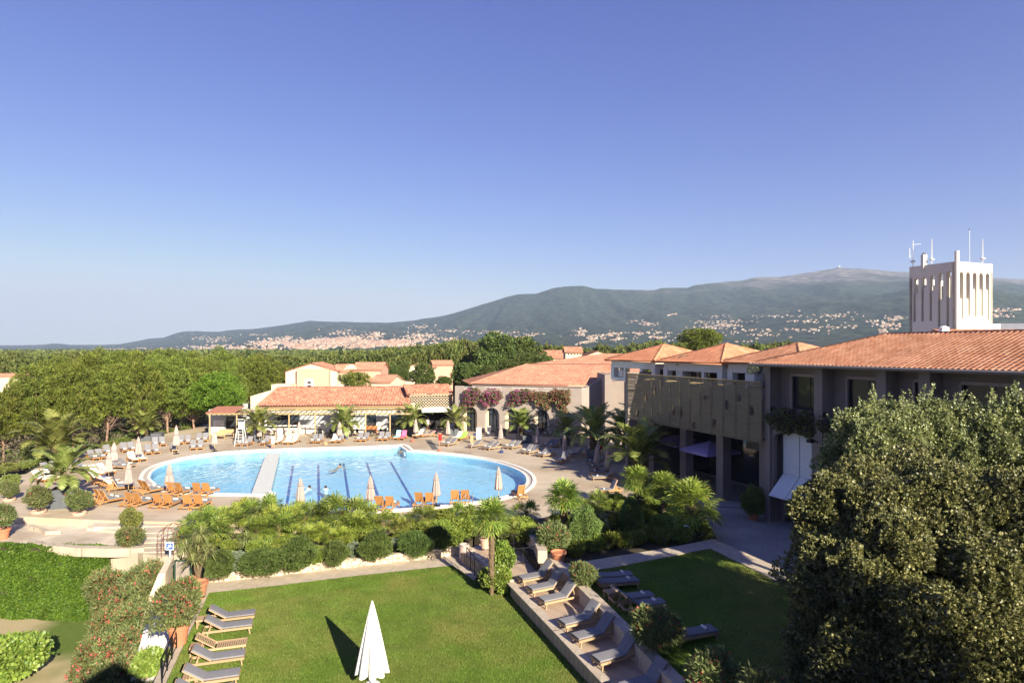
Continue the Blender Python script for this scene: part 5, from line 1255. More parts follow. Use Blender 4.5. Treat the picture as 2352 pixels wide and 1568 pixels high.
def fan_palm(name, seed, nf, trunk_h, pl, fr, mat, tr=.1, lo=-35, bark=True, nst=1):
    rg = np.random.default_rng(seed); parts = []
    for s in range(nst):
        c = np.array([rg.normal(0, .35), rg.normal(0, .35), trunk_h*rg.uniform(.7, 1.1)]) if nst > 1 else np.array([0, 0, trunk_h])
        for i in range(nf):
            k = i/nf; el = R(85)-(R(85)-R(lo))*k+rg.normal(0, .1); az = i*2.399+rg.normal(0, .2)
            v, f = fan_leaf(rg, c, az, el, pl*rg.uniform(.8, 1.15), fr*rg.uniform(.85, 1.1)); parts.append((v, f, 0))
    V, Fq, mi = cat(parts); t = thing(name, None, None); link('fronds', npmesh('fronds', V, Fq, mat), t)
    m = MB(); n = 14; m.tube([(0, 0, -.4)]+[(.02*math.sin(k), 0, trunk_h*k/n) for k in range(n+1)], [tr*.8]+[tr*(1+.25*(k % 2))*(.85+.3*k/n) for k in range(n+1)], 9)
    for k in range(int(30*trunk_h)):
        a = k*2.4; z = trunk_h*(k/(30*trunk_h)); m.bar((tr*.9*math.cos(a), tr*.9*math.sin(a), z), (tr*1.35*math.cos(a), tr*1.35*math.sin(a), z+.1), .03, .015)
    m.build('trunk', M['palmbark'], t, smooth=False)
    return t
fpA = Protos(fan_palm('fan_palm', 5, 46, 3.4, .55, .62, LM['fan'], .12)); fpB = Protos(fan_palm('fan_palm', 6, 44, 1.7, .5, .6, LM['fan'], .14)); fpC = Protos(fan_palm('fan_palm', 7, 60, .9, .75, .6, LM['cham'], .2, -55))
def pz(px, y, z): return W(px, y, z)
fans = [(fpA, 1129, 1352, .3, 1.06, 'tallest fan palm with bare trunk beside the steps of the sunny lawn'),
 (fpB, 1296, 1232, LZ, 1.35, 'broad fan palm with two stems left of the clipped balls'), (fpA, 1312, 1222, LZ, .55, 'small second stem close behind the broad fan palm'),
 (fpB, 1462, 1175, LZ, 1.28, 'fan palm with thick brown trunk above the pear shaped shrub'),
 (fpB, 1524, 1188, LZ, 1.22, 'fan palm with yellow lower leaves next to the big round one'),
 (fpC, 1588, 1218, LZ, 1.65, 'huge round fan palm reaching the ground beside the shaded terrace')]
for p, px, y, z, s, lab in fans: p.put(pz(px, y, z), rnd.uniform(0, 6), lab, 'fan palms of the garden', s, 'palm')
dwA = Protos(fan_palm('dwarf_palm', 8, 20, .5, .42, .42, LM['cham'], .08, -30, nst=3)); dwB = Protos(fan_palm('dwarf_palm', 9, 26, .8, .5, .5, LM['fan'], .1, -40, nst=2))
i = 0
drow = [(470, 1232, .9), (500, 1205, 1.0), (520, 1236, .9), (560, 1205, 1.1), (606, 1210, 1.05), (650, 1205, 1.15), (640, 1240, .9), (700, 1208, 1.1), (742, 1212, 1.0), (700, 1243, .8), (786, 1214, 1.2), (835, 1220, 1.35), (880, 1224, .9), (925, 1216, .95), (970, 1214, 1.0), (1015, 1208, 1.0), (1060, 1204, 1.0), (1100, 1210, .9), (590, 1240, .8), (760, 1245, .7), (446, 1262, .8), (1180, 1225, .9), (1210, 1200, .9), (1230, 1235, .8), (1370, 1180, 1.0), (1400, 1160, .95), (1345, 1190, .9), (1430, 1180, .8), (1560, 1240, .6)]
for px, y, s in drow:
    (dwA if i % 2 else dwB).put(W(px, y, .8 if px < 1150 else LZ+.1), rnd.uniform(0, 6), f'yellow green dwarf palm, {"rank "+ordn(i) if i < 24 else "one"} from the left in the planting between pool and lawn' if i < 22 else ['dwarf palm beside the dark gate and parapet', 'dwarf palm behind the potted pink oleander', 'dwarf palm left of the spiky yucca in the shaded bed', 'dwarf palm just behind the spiky yucca in the shaded bed', 'dwarf palm behind the dark clipped ball', 'dwarf palm between pear shrub and fan palm trunk', 'small dwarf palm under the huge round fan palm'][i-22], 'dwarf palms of the planting', s*(1.25 if px < 860 else 1.0), 'palm'); i += 1
# ---------------------------------------------------------------- sword leaved yuccas
def yucca(seed, n, L, heads, stem):
    rg = np.random.default_rng(seed); V = []; Fq = []; o = 0
    for hx, hy, hz in heads:
        for i in range(n):
            d = unit(rg.normal(0, 1, (1, 3)))[0]; d[2] = abs(d[2])*1.1-.35; d = d/np.linalg.norm(d); l = L*rg.uniform(.75, 1.1); s = np.cross(d, [0, 0, 1.]); s = s/max(1e-6, np.linalg.norm(s))*L*.035
            b = np.array([hx, hy, hz]); m = b+d*l*.55+np.array([0, 0, .04]); e = b+d*l+np.array([0, 0, -.28*l])
            V += [b-s*.6, b+s*.6, m+s, m-s, m-s, m+s, e+s*.1, e-s*.1]; Fq += [[o, o+1, o+2, o+3], [o+4, o+5, o+6, o+7]]; o += 8
    t = thing('yucca_plant', None, None); link('leaves', npmesh('leaves', np.array(V), np.array(Fq), LM['yucca']), t)
    m = MB()
    for hx, hy, hz in heads: m.tube([(0, 0, -.2), (hx*.4, hy*.4, hz*.5), (hx, hy, hz)], [.07, .055, .05], 7)
    m.build('stem', M['palmbark'], t); return t
yA = Protos(yucca(3, 90, .75, [(0, 0, 1.6), (-.55, .1, 1.35), (.45, -.1, 1.15), (-.2, -.2, .8), (.1, .2, 2.0)], .1)); yB = Protos(yucca(4, 120, .8, [(0, 0, .35)], .05))
yA.put(W(455, 1352, .0)+Vector((0, 0, .7)), .4, 'many headed pale yucca in a terracotta pot at the top corner of the sunny lawn', None, 1.0, 'yucca')
yB.put(W(1384, 1208, LZ), 0, 'spiky star shaped yucca in the shaded bed between the two clipped balls', None, 1.0, 'yucca')
yB.put(W(566, 1262, .5)+Vector((0, 0, .3)), 1, 'drooping pale yucca rosette over the clipped bushes in the planting', 'yuccas of the planting', .95, 'yucca')
yB.put(W(590, 1222, .5)+Vector((0, 0, .9)), 2, 'higher green yucca rosette behind the drooping pale one', 'yuccas of the planting', 1.0, 'yucca')
yB.put(W(648, 1218, .5)+Vector((0, 0, .8)), 3, 'dark green yucca rosette right of two paler ones in the planting', 'yuccas of the planting', .9, 'yucca')
yB.put(W(1236, 1250, LZ)+Vector((0, 0, .3)), 3, 'pale striped yucca fan beside the pink oleander in the pot', 'yuccas of the planting', 1.0, 'yucca')
def pot(name, mat, r, h, loc, label, grp='terracotta pots', cat_='flower pot'):
    m = MB(); m.lathe([(r*.68, 0), (r*.72, .02), (r*.95, h*.8), (r*1.08, h*.82), (r*1.1, h), (r*.96, h), (r*.92, h*.86), (.01, h*.85)], 20)
    return tag(m.build(name, mat, loc=loc, smooth=False), label, cat_, grp)
# ---------------------------------------------------------------- shrubs from leaf clouds
def shrub(name, seed, rx, ry, rz_, leaf, dens, mat, flowers=None, fn=0, nb=14, aspect=.3, rough=.35, spread=.7, upd=.1, hang=0.0, stem=True, fsize=.09, inner=.72):
    rg = np.random.default_rng(seed); C = []; Rr = []
    if nb == 1: C = [np.zeros(3)]; Rr = [1.0]
    else:
        for i in range(nb):
            d = unit(rg.normal(0, 1, (1, 3)))[0]; C.append(d*rg.uniform(.3, 1.15-rough*.5)*.68); Rr.append(rg.uniform(rough*.75, rough+.15))
        C.append(np.zeros(3)); Rr.append(.62)
    P, Q = blobs_pts(C, Rr, dens, rg, 1.0, inner); S = np.array([rx, ry, rz_]); P = P*S; Q = unit(Q/S)
    if hang: P[:, 2] -= hang*np.maximum(0, np.abs(P[:, 0])/rx-.3)
    P = P+np.array([0, 0, rz_]); k = P[:, 2] > -.05 if not hang else P[:, 2] > -9; P = P[k]; Q = Q[k]
    V, Fq = leaves(P, Q, leaf, aspect, rg, spread, upd); parts = [(V, Fq, 0)]
    t = thing(name, None, None); link('foliage', npmesh('foliage', V, Fq, mat), t)
    if flowers is not None:
        i = rg.permutation(len(P)); w = P[i]; w = w[(w[:, 2] > rz_*.6)][:fn] if not hang else w[:fn]; cl = []
        for c in w:
            q = c+rg.normal(0, fsize*.9, (7, 3)); cl.append(q)
        q = np.concatenate(cl); V, Fq = leaves(q, unit(rg.normal(0, 1, q.shape)), fsize, .55, rg, 1.0, .2); link('flowers', npmesh('flowers', V, Fq, flowers), t)
    if stem:
        m = MB()
        for a in range(5): m.tube([(0, 0, -.1), (rx*.25*math.cos(a*1.26), ry*.25*math.sin(a*1.26), rz_*.6), (rx*.55*math.cos(a*1.26), ry*.55*math.sin(a*1.26), rz_*1.2)], [.04, .03, .015], 5)
        m.build('stem', M['bark'], t)
    return t
cb = [Protos(shrub('clipped_bush', 80+i, 1, 1, .85, .13, 900, LM['box'], nb=12, rough=.4, aspect=.14, spread=.55, upd=.5)) for i in range(2)]
labs = ['largest and darkest grey green', 'silvery', 'wide', 'broad domed', 'small', 'tall', 'rounded', 'last']
row = [(497, 1332, .85, .9), (598, 1319, 1.12, .86), (682, 1311, 1.12, .98), (768, 1300, .78, .86), (858, 1291, .95, .98), (950, 1280, .98, .92), (1012, 1266, .62, .85)]
for i, (px, y, r, h) in enumerate(row):
    cb[i % 2].put(W(px, y, .35)+Vector((0, .35, 0)), rnd.uniform(0, 6), f'dense green clipped bush hanging over the dry stone wall, {ordn(i)} from the left', 'clipped bushes along the stone wall', (r, r, h), 'bush')
gb = Protos(shrub('silver_bush', 83, .62, .62, .62, .08, 900, LM['grey'], nb=10, aspect=.3)); gb.put(W(536, 1320, .35)+Vector((0, .3, 0)), 0, 'silvery grey bush between the first two clipped green bushes', None, 1.05, 'bush')
gb.put(W(810, 1285, .4)+Vector((0, .4, 0)), 1, 'small silvery bush between clipped bushes in the middle of the stone wall', 'silver bushes', .8, 'bush'); gb.put(W(908, 1272, .4)+Vector((0, .5, 0)), 2, 'small silvery bush left of the sixth clipped bush', 'silver bushes', .75, 'bush')
# undergrowth shrubs that fill the bed
ug = [Protos(shrub('garden_shrub', 90+i, .95, .8, .55, .16, 420, LM['garden'], nb=12, aspect=.22, spread=.9, upd=.3)) for i in range(3)]
ur = random.Random(4); k = 0
def inpoly(x, y, poly):
    c = False; n = len(poly)
    for i in range(n):
        x1, y1 = poly[i]; x2, y2 = poly[i-1]
        if (y1 > y) != (y2 > y) and x < (x2-x1)*(y-y1)/(y2-y1)+x1: c = not c
    return c
BEDIN = [(440, 1285), (480, 1318), (760, 1288), (1050, 1255), (1075, 1215), (1060, 1190), (900, 1186), (700, 1190), (540, 1190), (470, 1210)]
BED2 = [(1130, 1232), (1190, 1240), (1240, 1282), (1330, 1276), (1500, 1250), (1628, 1230), (1600, 1170), (1520, 1130), (1440, 1152), (1330, 1178), (1240, 1200)]
for poly, n, z in ((BEDIN, 40, .42), (BED2, 46, LZ-.05)):
    c = 0
    while c < n:
        x = ur.uniform(430, 1640); y = ur.uniform(1130, 1320)
        if inpoly(x, y, poly):
            ug[k % 3].put(W(x, y, z), ur.uniform(0, 6), 'mixed leafy green shrub filling the sunny planting below the dwarf palms' if z < 1 else 'mixed leafy shrub filling the bed around the fan palms', 'filler shrubs of the sunny planting' if z < 1 else 'filler shrubs of the fan palm bed', ur.uniform(.55, .85), 'shrub'); k += 1; c += 1
for x, y, z, s in ((985, 1246, .45, 1.1), (1012, 1238, .5, 1.15), (1040, 1250, .42, 1.0), (1062, 1232, .5, 1.15), (1088, 1222, .6, 1.1), (1030, 1222, .6, 1.2), (1075, 1205, .8, 1.0), (1110, 1212, .8, 1.0), (960, 1240, .45, 1.0)): ug[k % 3].put(W(x, y, z), ur.uniform(0, 6), 'leafy shrub in the shadow of the tall fan palm behind the stone wall', 'shrubs in the fan palm shadow', s, 'shrub'); k += 1
ball = Protos(shrub('clipped_ball', 95, .88, .88, 1.05, .075, 1500, LM['ball'], nb=1, aspect=.4, spread=.8)); ball.put(W(1343, 1252, LZ), 0, 'round clipped ball shrub, mostly in shadow, left of the spiky yucca', None, .95, 'bush')
b = W(1731, 1193, TZ); pot('flower_pot', M['terracotta'], .36, .55, b, 'terracotta pot with a dark round shrub on the shaded terrace'); ball.put(b+Vector((0, 0, .35)), 1, 'dark round shrub in a terracotta pot on the shaded terrace', None, .85, 'bush')
# pear shaped shrub
rg = np.random.default_rng(8); n = 9000; zz = rg.uniform(0, 1, n); rad = np.interp(zz, [0, .12, .35, .65, .85, 1], [.35, .66, .78, .55, .36, .05]); an = rg.uniform(0, 6.283, n)
P = np.stack([rad*np.cos(an), rad*np.sin(an), zz*2.1], 1); Q = unit(np.stack([np.cos(an), np.sin(an), np.interp(zz, [0, .35, 1], [-.4, .1, .9])], 1)); V, Fq = leaves(P, Q, .075, .4, rg, .7, .1)
o = link('pear_shrub', npmesh('pear_shrub', V, Fq, LM['ball']), None, W(1450, 1218, LZ)); tag(o, 'pale green pear shaped clipped shrub under the fan palm trunk', 'bush')
# agapanthus flowers
lil = shrub('agapanthus', 97, .42, .42, .4, .3, 60, LM['garden'], LM['lilac'], 5, nb=4, aspect=.08, spread=.6, upd=.6, fsize=.07); LP = Protos(lil)
for i, (px, y) in enumerate(((1372, 1262), (1398, 1256), (1424, 1252), (1440, 1254), (1508, 1244), (1522, 1248), (1536, 1240), (1565, 1244), (1604, 1232), (1618, 1236))):
    LP.put(W(px, y, LZ), rnd.uniform(0, 6), f'agapanthus with pale lilac flower heads, {ordn(i)} from the left along the shaded path', 'agapanthus along the path', 1.0, 'flower')
cs = Protos(shrub('glossy_shrub', 98, .7, .65, .65, .12, 500, LM['citrus'], nb=12, aspect=.35)); cs.put(W(1147, 1360, .0), 0, 'glossy yellow green shrub at the foot of the tallest fan palm', 'glossy shrubs at the lawn edge', 1.1, 'shrub')
cs.put(W(1120, 1352, .0), 1, 'darker glossy shrub left of the palm foot at the end of the stone wall', 'glossy shrubs at the lawn edge', .9, 'shrub'); cs.put(W(1155, 1318, DZ), 2, 'taller glossy shrub column behind the palm trunk', 'glossy shrubs at the lawn edge', (1.0, 1.0, 1.5), 'shrub')
cs.put(W(1518, 1226, LZ), 2, 'bright leafy shrub in front of the fan palm with yellow lower leaves', None, 1.0, 'shrub')
# ---------------------------------------------------------------- pots
ol = [Protos(shrub('oleander_bush', 100+i, .95, .95, .8, .16, 420, LM['olea'], LM['pinkflower'], fn, nb=14, aspect=.13, spread=.8, upd=.35, fsize=.075)) for i, fn in enumerate((30, 12, 60))]
yb = Protos(shrub('potted_bush', 104, .9, .9, .7, .15, 420, LM['olea2'], nb=12, aspect=.2, spread=.8, upd=.3))
pots = [(24, 1126, None, .95, 'yellow green potted bush farthest up at the left edge of the plaza', yb), (21, 1163, .42, .8, 'potted oleander with pale pot near the left edge below the yellow green bush', ol[1]), (88, 1192, .5, 1.05, 'potted oleander directly in front of the big grey planter', ol[1]),
 (182, 1196, .45, 1.0, 'potted oleander right of the big grey planter', ol[1]), (298, 1233, .5, .85, 'yellow green potted bush beside the broad pale steps', yb), (6, 1236, .45, .95, 'potted oleander cut by the left edge above the ivy wall', ol[1]), (300, 1262, None, .95, 'oleander bush at the upper corner of the ivy wall', ol[0])]
for px, y, pr, s, lab, P_ in pots:
    b = W(px, y, .56)
    if pr: pot('flower_pot', M['paleterra'] if px > 10 else M['terracotta'], pr*.9, .62, b, 'pot of the '+lab.replace(' with pale pot',''))
    P_.put(b+Vector((0, 0, .58 if pr else 0)), rnd.uniform(0, 6), lab, 'potted bushes of the plaza', s, 'bush')
pot('flower_pot', M['terracotta'], .42, .8, W(456, 1372, 0), 'terracotta pot of the many headed yucca at the lawn corner'); pot('flower_pot', M['terracotta'], .36, .66, W(440, 1362, 0)+Vector((-.15, .3, 0)), 'second terracotta pot tucked behind the yucca pot')
b = W(410, 1478, 0); pot('flower_pot', M['terracotta'], .42, .85, b, 'terracotta pot of the large oleander beside the lawn loungers'); ol[2].put(b+Vector((-.15, .1, .72)), 0, 'large potted oleander with red pink flowers left of the lawn loungers', None, (1.25, 1.25, 1.3), 'bush')
b = W(1283, 1292, LZ); pot('flower_pot', M['terracotta'], .38, .6, b+Vector((.0, 0, 0)), 'terracotta pot beside the head end of the farthest terrace lounger'); ol[0].put(W(1266, 1290, DZ)+Vector((0, 0, .35)), 0, 'pinkish potted oleander beside the dark gate above the terrace loungers', None, (1.1, 1.1, 1.25), 'bush')
ol[0].put(W(1338, 1352, LZ), 2, 'dark shaded oleander between terrace loungers and shaded lawn', 'oleanders in the shade', .85, 'bush')
ol[0].put(W(1500, 1500, LZ), 1, 'big shaded oleander behind the low white wall near the bottom', 'oleanders in the shade', 1.12, 'bush'); ol[2].put(W(1640, 1640, LZ), 1, 'sunlit oleander with red flowers at the bottom edge of the shaded lawn', 'oleanders in the shade', 1.2, 'bush')
ol[1].put(W(1760, 1690, LZ), 3, 'shaded leafy bush at the bottom edge left of the giant evergreen', 'oleanders in the shade', 1.2, 'bush')
b = W(1114, 1262, .7); pot('urn', M['paleterra'], .3, .6, b+Vector((0, 0, .1)), 'pale terracotta urn with red flowers by the steps', None); 
rf = shrub('red_flowers', 111, .3, .3, .28, .09, 300, LM['olea'], leafmat('red petals', (.5, .03, .05), (.65, .12, .16)), 16, nb=4, fsize=.07); rf.location = b+Vector((0, 0, .65)); tag(rf, 'small red flowering plant in the pale urn by the steps', 'flower')
# olive trees in white boxes on the screen top
ot = Protos(shrub('olive_tree', 112, 1.15, 1.15, 1.2, .16, 320, LM['olive'], nb=14, aspect=.18, spread=.9, upd=.3, inner=.8))
for i, (px, yt, d, lab) in enumerate(((1433, 812, 66, 'grey green olive tree at the far end of the woven screen'), (1570, 808, 54, 'grey green olive tree in a white box on the middle of the woven screen'), (1733, 826, 45, 'grey green olive tree in a white box beside the hotel roof'))):
    p = DP(px, yt, d); s = (34*d/F)/2*1.0
    ot.put((p.x, p.y, p.z-2.55*s), i, lab, 'olive trees above the woven screen', s, 'tree')
    m = MB(); m.box(-.45, .45, -.45, .45, -.6, .45); tag(m.build('white_box', M['white'], loc=(p.x, p.y, p.z-2.75*s), rz=ang), 'plant box of the '+lab.replace('grey green ', '').replace(' in a white box',''), 'planter', 'white plant boxes')
# bougainvillea on the parapet of the arcade building and on the hotel
def trailing(seed, w, flo, ff):
    rg = np.random.default_rng(seed); C = []
    for i in range(9): C.append((rg.uniform(-w, w), rg.uniform(-.15, .1), rg.uniform(.75, 1.15), rg.uniform(.22, .4)))
    for k in range(5):
        x = rg.uniform(-w, w); z = .75; n = rg.integers(2, 6)
        for j in range(n): C.append((x, rg.uniform(-.2, -.02), z, rg.uniform(.14, .3))); x += rg.normal(0, .16); z -= rg.uniform(.18, .3)
    for k in range(5): C.append((rg.uniform(-w*1.2, w*1.2), 0, rg.uniform(1.1, 1.5), rg.uniform(.06, .14)))
    P, Q = blobs_pts([np.array(c[:3]) for c in C], [c[3] for c in C], 300, rg, 1., .6, (.5, 1.15)); k = rg.random(len(P)) < ff
    V, Fq = leaves(P[~k], Q[~k], .15, .35, rg, .9, -.1); t = thing('bougainvillea', None, None); link('foliage', npmesh('foliage', V, Fq, LM['olea']), t)
    V, Fq = leaves(P[k], Q[k], .11, .6, rg, 1., 0); link('flowers', npmesh('flowers', V, Fq, flo), t); return t
bg1 = Protos(trailing(120, .7, LM['bougain'], .5)); bg2 = Protos(trailing(121, .9, LM['bougain2'], .5)); bg3 = Protos(trailing(123, .6, LM['bougain'], .35)); bg4 = Protos(trailing(124, .7, leafmat('dark purple flowers', (.06, .02, .06), (.14, .04, .13), .2, .1, .05), .3))
ca, sa = math.cos(aa), math.sin(aa)
def on_arc(px, off=-.25, z=0): s = sx_(px); return Vector((A0.x+s*ca-off*sa*-1*-1, A0.y+s*sa+off*ca, ZP+z))
for px, z, P_, s, lab in ((1085, 3.7, bg3, (1.4, 1.4, 1.5), 'dull purple bougainvillea hanging over the left corner of the parapet'), (1131, 4.0, bg1, (1.5, 1.5, 1.3), 'vivid purple bougainvillea above the second arch'), (1197, 4.2, bg3, (1.7, 1.5, 1.15), 'purple pink bougainvillea in the middle of the parapet'), (1240, 4.0, bg2, (1.7, 1.5, 1.15), 'faded red bougainvillea above the fourth arch'), (1286, 3.8, bg2, (1.25, 1.9, 1.5), 'large reddish green bougainvillea at the right end of the parapet')):
    P_.put(on_arc(px, -.3, z), aa, lab, 'bougainvillea on the parapet', s, 'climber')
def on_hotel(s, y, z): return C0+Vector((.388*s+.9217*y, -.9217*s+.388*y, z))
for s_, lab in ((1.2, 'dark bougainvillea hanging below the first hotel window'), (2.9, 'dark bougainvillea at the right side of the first hotel window ledge'), (5.3, 'dark purple bougainvillea hanging below the second hotel window')):
    bg4.put(on_hotel(s_, .1, 6.4), ang, lab, 'bougainvillea on the hotel', (1.15, 1.1, .85), 'climber')
# ---------------------------------------------------------------- ivy covered wall and oleander hedge
a = W(-160, 1250, .6); b = W(258, 1260, .6)
m = MB(); m.bar((a.x, a.y, -1.5), (b.x, b.y, -1.5), .4, 4.15); iw = tag(m.build('ivy_wall', M['soil']), 'tall retaining wall completely covered with bright green ivy', 'wall')
rg = np.random.default_rng(9); n = 170000; t = rg.random(n); z = -3.5+4.3*rg.random(n)**.95; bul = .26+.07*np.sin(t*40)+.06*np.sin(z*3+t*25)+.05*np.sin(z*7)
nv = np.array([b.y-a.y, -(b.x-a.x), 0.]); nv = nv/np.linalg.norm(nv); nv = nv*np.sign(-nv[1])
P = np.array(a)[None]*(1-t[:, None])+np.array(b)[None]*t[:, None]; P[:, 2] = z; P = P+nv*(bul+rg.uniform(-.12, .08, n))[:, None]
k = z > .45; P[k] += -nv*rg.uniform(0, .5, (k.sum(), 1))
V, Fq = leaves(P, np.tile(nv, (n, 1))+np.array([0, 0, -.5]), .12, .36, rg, .5, -.2)
link('ivy', npmesh('ivy', V, Fq, LM['ivy']), iw)
hg = [Protos(shrub('oleander_hedge', 130+i, 1.5, 1.4, 1.5, .2, 520, LM['olea'], LM['pinkflower'], 110, nb=16, aspect=.12, spread=.8, upd=.4, fsize=.075)) for i in range(2)]
hr = [(325, 1345, -2.2, 1.05), (262, 1350, -2.6, .95), (362, 1326, -1.6, .85), (302, 1400, -2.8, 1.1), (255, 1440, -3.2, 1.05), (325, 1430, -2.8, .95), (268, 1500, -3.5, 1.12), (225, 1520, -3.5, .95), (300, 1545, -3.5, 1.0), (240, 1600, -3.6, 1.1), (300, 1620, -3.6, 1.0)]
for i, (px, yt, zb, s) in enumerate(hr):
    # px, approximate pixel of the mound centre at mid height
    p = W(px, yt, zb+1.8*s); hg[i % 2].put((p.x, p.y, zb+.1), rnd.uniform(0, 6), f'red flowering oleander of the tall hedge, {ordn(i)} one going down the slope', 'oleander hedge', s, 'bush')
cb2 = Protos(shrub('lawn_bush', 140, 1.5, 1.5, 1.15, .2, 420, LM['citrus'], nb=14, aspect=.4, spread=.8)); cb2.put(W(38, 1562, -3.5), 0, 'glossy bright green bush on the dry lower lawn at the bottom left', None, 1.0, 'bush')
# yellow green ground cover inside the ramp
gc = Protos(shrub('ramp_shrub', 141, .8, .8, .4, .15, 400, LM['citrus'], nb=10, aspect=.3)); gc.put(W(352, 1545, -.6), 0, 'low yellow green shrub in the corner of the ramp near the bottom left', None, 1.1, 'shrub')
# strip of low shrubs behind the left loungers
lb = [(-20, 1092, .9), (20, 1084, .8), (60, 1078, .8), (95, 1068, .7), (170, 1052, .7), (215, 1040, .8), (250, 1030, .8), (285, 1022, .8), (372, 1002, .7), (400, 996, .6), (425, 990, .6), (-60, 1100, 1.0), (320, 1008, .7)]
for i, (px, y, s) in enumerate(lb): yb.put(W(px, y, .6), rnd.uniform(0, 6), f'low yellow green shrub behind the left loungers, {ordn(i)} along the edge of the pine wood', 'low shrubs along the pine wood', (s*1.6, s*1.2, s*.8), 'shrub')
# ivy clad dark undergrowth below the pines
rg = np.random.default_rng(12); n = 2200; V = []; Fs = []; o_ = 0; MU = []
for i in range(n):
    px = rg.uniform(-120, 500); d = rg.uniform(62, 108); y_edge = np.interp(px, [-120, 60, 130, 300, 440, 520], [54, 58, 64, 77, 88, 96])
    if d < y_edge+1: continue
    x = (px-CX)*d/F; r = rg.uniform(.5, 1.2); dd = unit(rg.normal(0, 1, (40, 3))); dd[:, 2] = abs(dd[:, 2]); P = np.array([x, d, rg.uniform(-.6, 2.4 if i % 5 < 3 else .9)])+dd*r*rg.uniform(.6, 1.1, (40, 1)); v, f = leaves(P, dd, .35, .25 if i % 5 > 2 else .07, rg, .8, .3); V.append(v); Fs.append(f+o_); o_ += len(v); MU.append(np.full(len(f), 0 if i % 5 > 2 else 1))
tag(link('undergrowth', npmesh('undergrowth', np.concatenate(V), np.concatenate(Fs), [LM['oak'], LM['dry']], np.concatenate(MU))), 'dark tangled undergrowth on the floor of the pine wood', 'undergrowth', kind='stuff')
m = MB(); q = [W(x, y, .2) for x, y in ((-400, 1120), (60, 1092), (130, 1052), (300, 1010), (440, 986), (560, 958))]; far = [Vector((p.x*2.2-10, p.y*1.9+20, 0)) for p in reversed(q)]
m.prism([(p.x, p.y) for p in q+far], -3.8, .1); struct(m.build('wood_floor', mk('pine litter', (.13, .09, .055), (.07, .06, .035), 1.5, .95)))

# ---------------------------------------------------------------- giant evergreens at the right
def big_crown(name, seed, blobs, leaf, dens, mat, label, tips=0, tl=.5, aspect=.34):
    rg = np.random.default_rng(seed); blobs = list(blobs)+[(b[0]+d_[0]*b[3]*.92, b[1]+d_[1]*b[3]*.92, b[2]+d_[2]*b[3]*.92, b[3]*rg.uniform(.16, .34)) for b in blobs for d_ in unit(rg.normal(0, 1, (9, 3))) if d_[1] < .4]; C = [np.array(b[:3]) for b in blobs]; Rr = [b[3] for b in blobs]
    Pn, Qn = blobs_pts(C, Rr, dens, rg, 1.0, .8, (.86, 1.04)); P2_, Q2_ = blobs_pts(C, Rr, dens*.3, rg, 1.0, .45, (.5, .85)); Pn = np.concatenate([Pn, P2_]); Qn = np.concatenate([Qn, Q2_]); kf = (Qn[:, 1] < .5) & (Pn[:, 2] > .2); Pn = Pn[kf]; Qn = Qn[kf]; V = []; Fs = []
    # rosettes: 6 leaves round each twig tip
    k = 6; P = np.repeat(Pn, k, 0)+rg.normal(0, .015, (len(Pn)*k, 3)); Q = np.repeat(unit(Qn+rg.normal(0, .45, Qn.shape)+np.array([0, 0, .35])), k, 0)
    v, f = leaves(P, Q, leaf, aspect, rg, .75, .1); V.append(v); Fs.append(f); o_ = len(v)
    if tips:      # upright shoots
        i = rg.permutation(len(Pn)); i = i[(Qn[i][:, 2] > .25)][:tips]
        for j in i:
            b_ = Pn[j]; d = unit((Qn[j]*.45+np.array([0, 0, 1])+rg.normal(0, .25, 3))[None])[0]; L = tl*rg.uniform(.5, 1.4); n = int(26*L/.5); s = rg.random(n)[:, None]*L; P = b_+d*s+rg.normal(0, .05*tl*2, (n, 3))*(1.2-s/L); q = np.tile(d, (n, 1)); v, f = leaves(P, q, leaf, aspect, rg, .7, .2); V.append(v); Fs.append(f+o_); o_ += len(v)
    t = thing(name, label, 'tree'); link('crown', npmesh('crown', np.concatenate(V), np.concatenate(Fs), mat), t)
    return t
def B(px, y, d, r): p = DP(px, y, d); return (p.x, p.y, p.z, r*d/F)
bl = [B(2080, 1232, 20.5, 165), B(1950, 1235, 20.5, 92), B(1960, 1330, 20, 130), B(2230, 1240, 20, 150), B(2330, 1255, 19.5, 150), B(2080, 1380, 19.5, 200), B(2250, 1400, 19, 200), B(1930, 1480, 19.8, 105), B(2080, 1560, 19, 200), B(2300, 1580, 18.5, 220), B(1940, 1600, 19.6, 110), B(2420, 1350, 19, 240), B(1905, 1380, 20.2, 80), B(2420, 1600, 18.5, 240), B(1880, 1170, 20.8, 55), B(1880, 1140, 21, 30), B(1905, 1130, 20.8, 40)]
t = big_crown('evergreen_tree', 201, bl, .10, 230, LM['ever'], 'giant dense olive brown evergreen filling the lower right corner', 260, .42)
m = MB(); p = DP(2120, 1500, 20.5); m.tube([(p.x, p.y+.8, .2), (p.x, p.y+.6, 3), (p.x+.2, p.y+.4, 6)], [.4, .32, .15], 10)
for q in bl[:10]: m.tube([(p.x, p.y+.6, 3), ((p.x+q[0])/2, (p.y+.6+q[1])/2, q[2]*.6+1), tuple(q[:3])], [.16, .1, .04], 6)
m.build('trunk', M['bark'], t)
bl = [B(2010, 1038, 24.7, 90), B(2120, 1013, 24.7, 81), B(1940, 1068, 25.1, 53), B(2060, 958, 24.7, 34), B(2160, 958, 24.5, 36), B(2190, 1068, 24.1, 77), B(2240, 1088, 23.7, 94), B(2260, 998, 23.7, 53), B(2330, 1038, 23.3, 94), B(2345, 968, 23.2, 51), B(1990, 958, 24.9, 29), B(1965, 1018, 25.0, 47)]
t = big_crown('evergreen_tree', 202, bl, .095, 200, LM['ever2'], 'grey green evergreen with spiky tops in front of the hotel windows', 420, .62, .3)
m = MB()
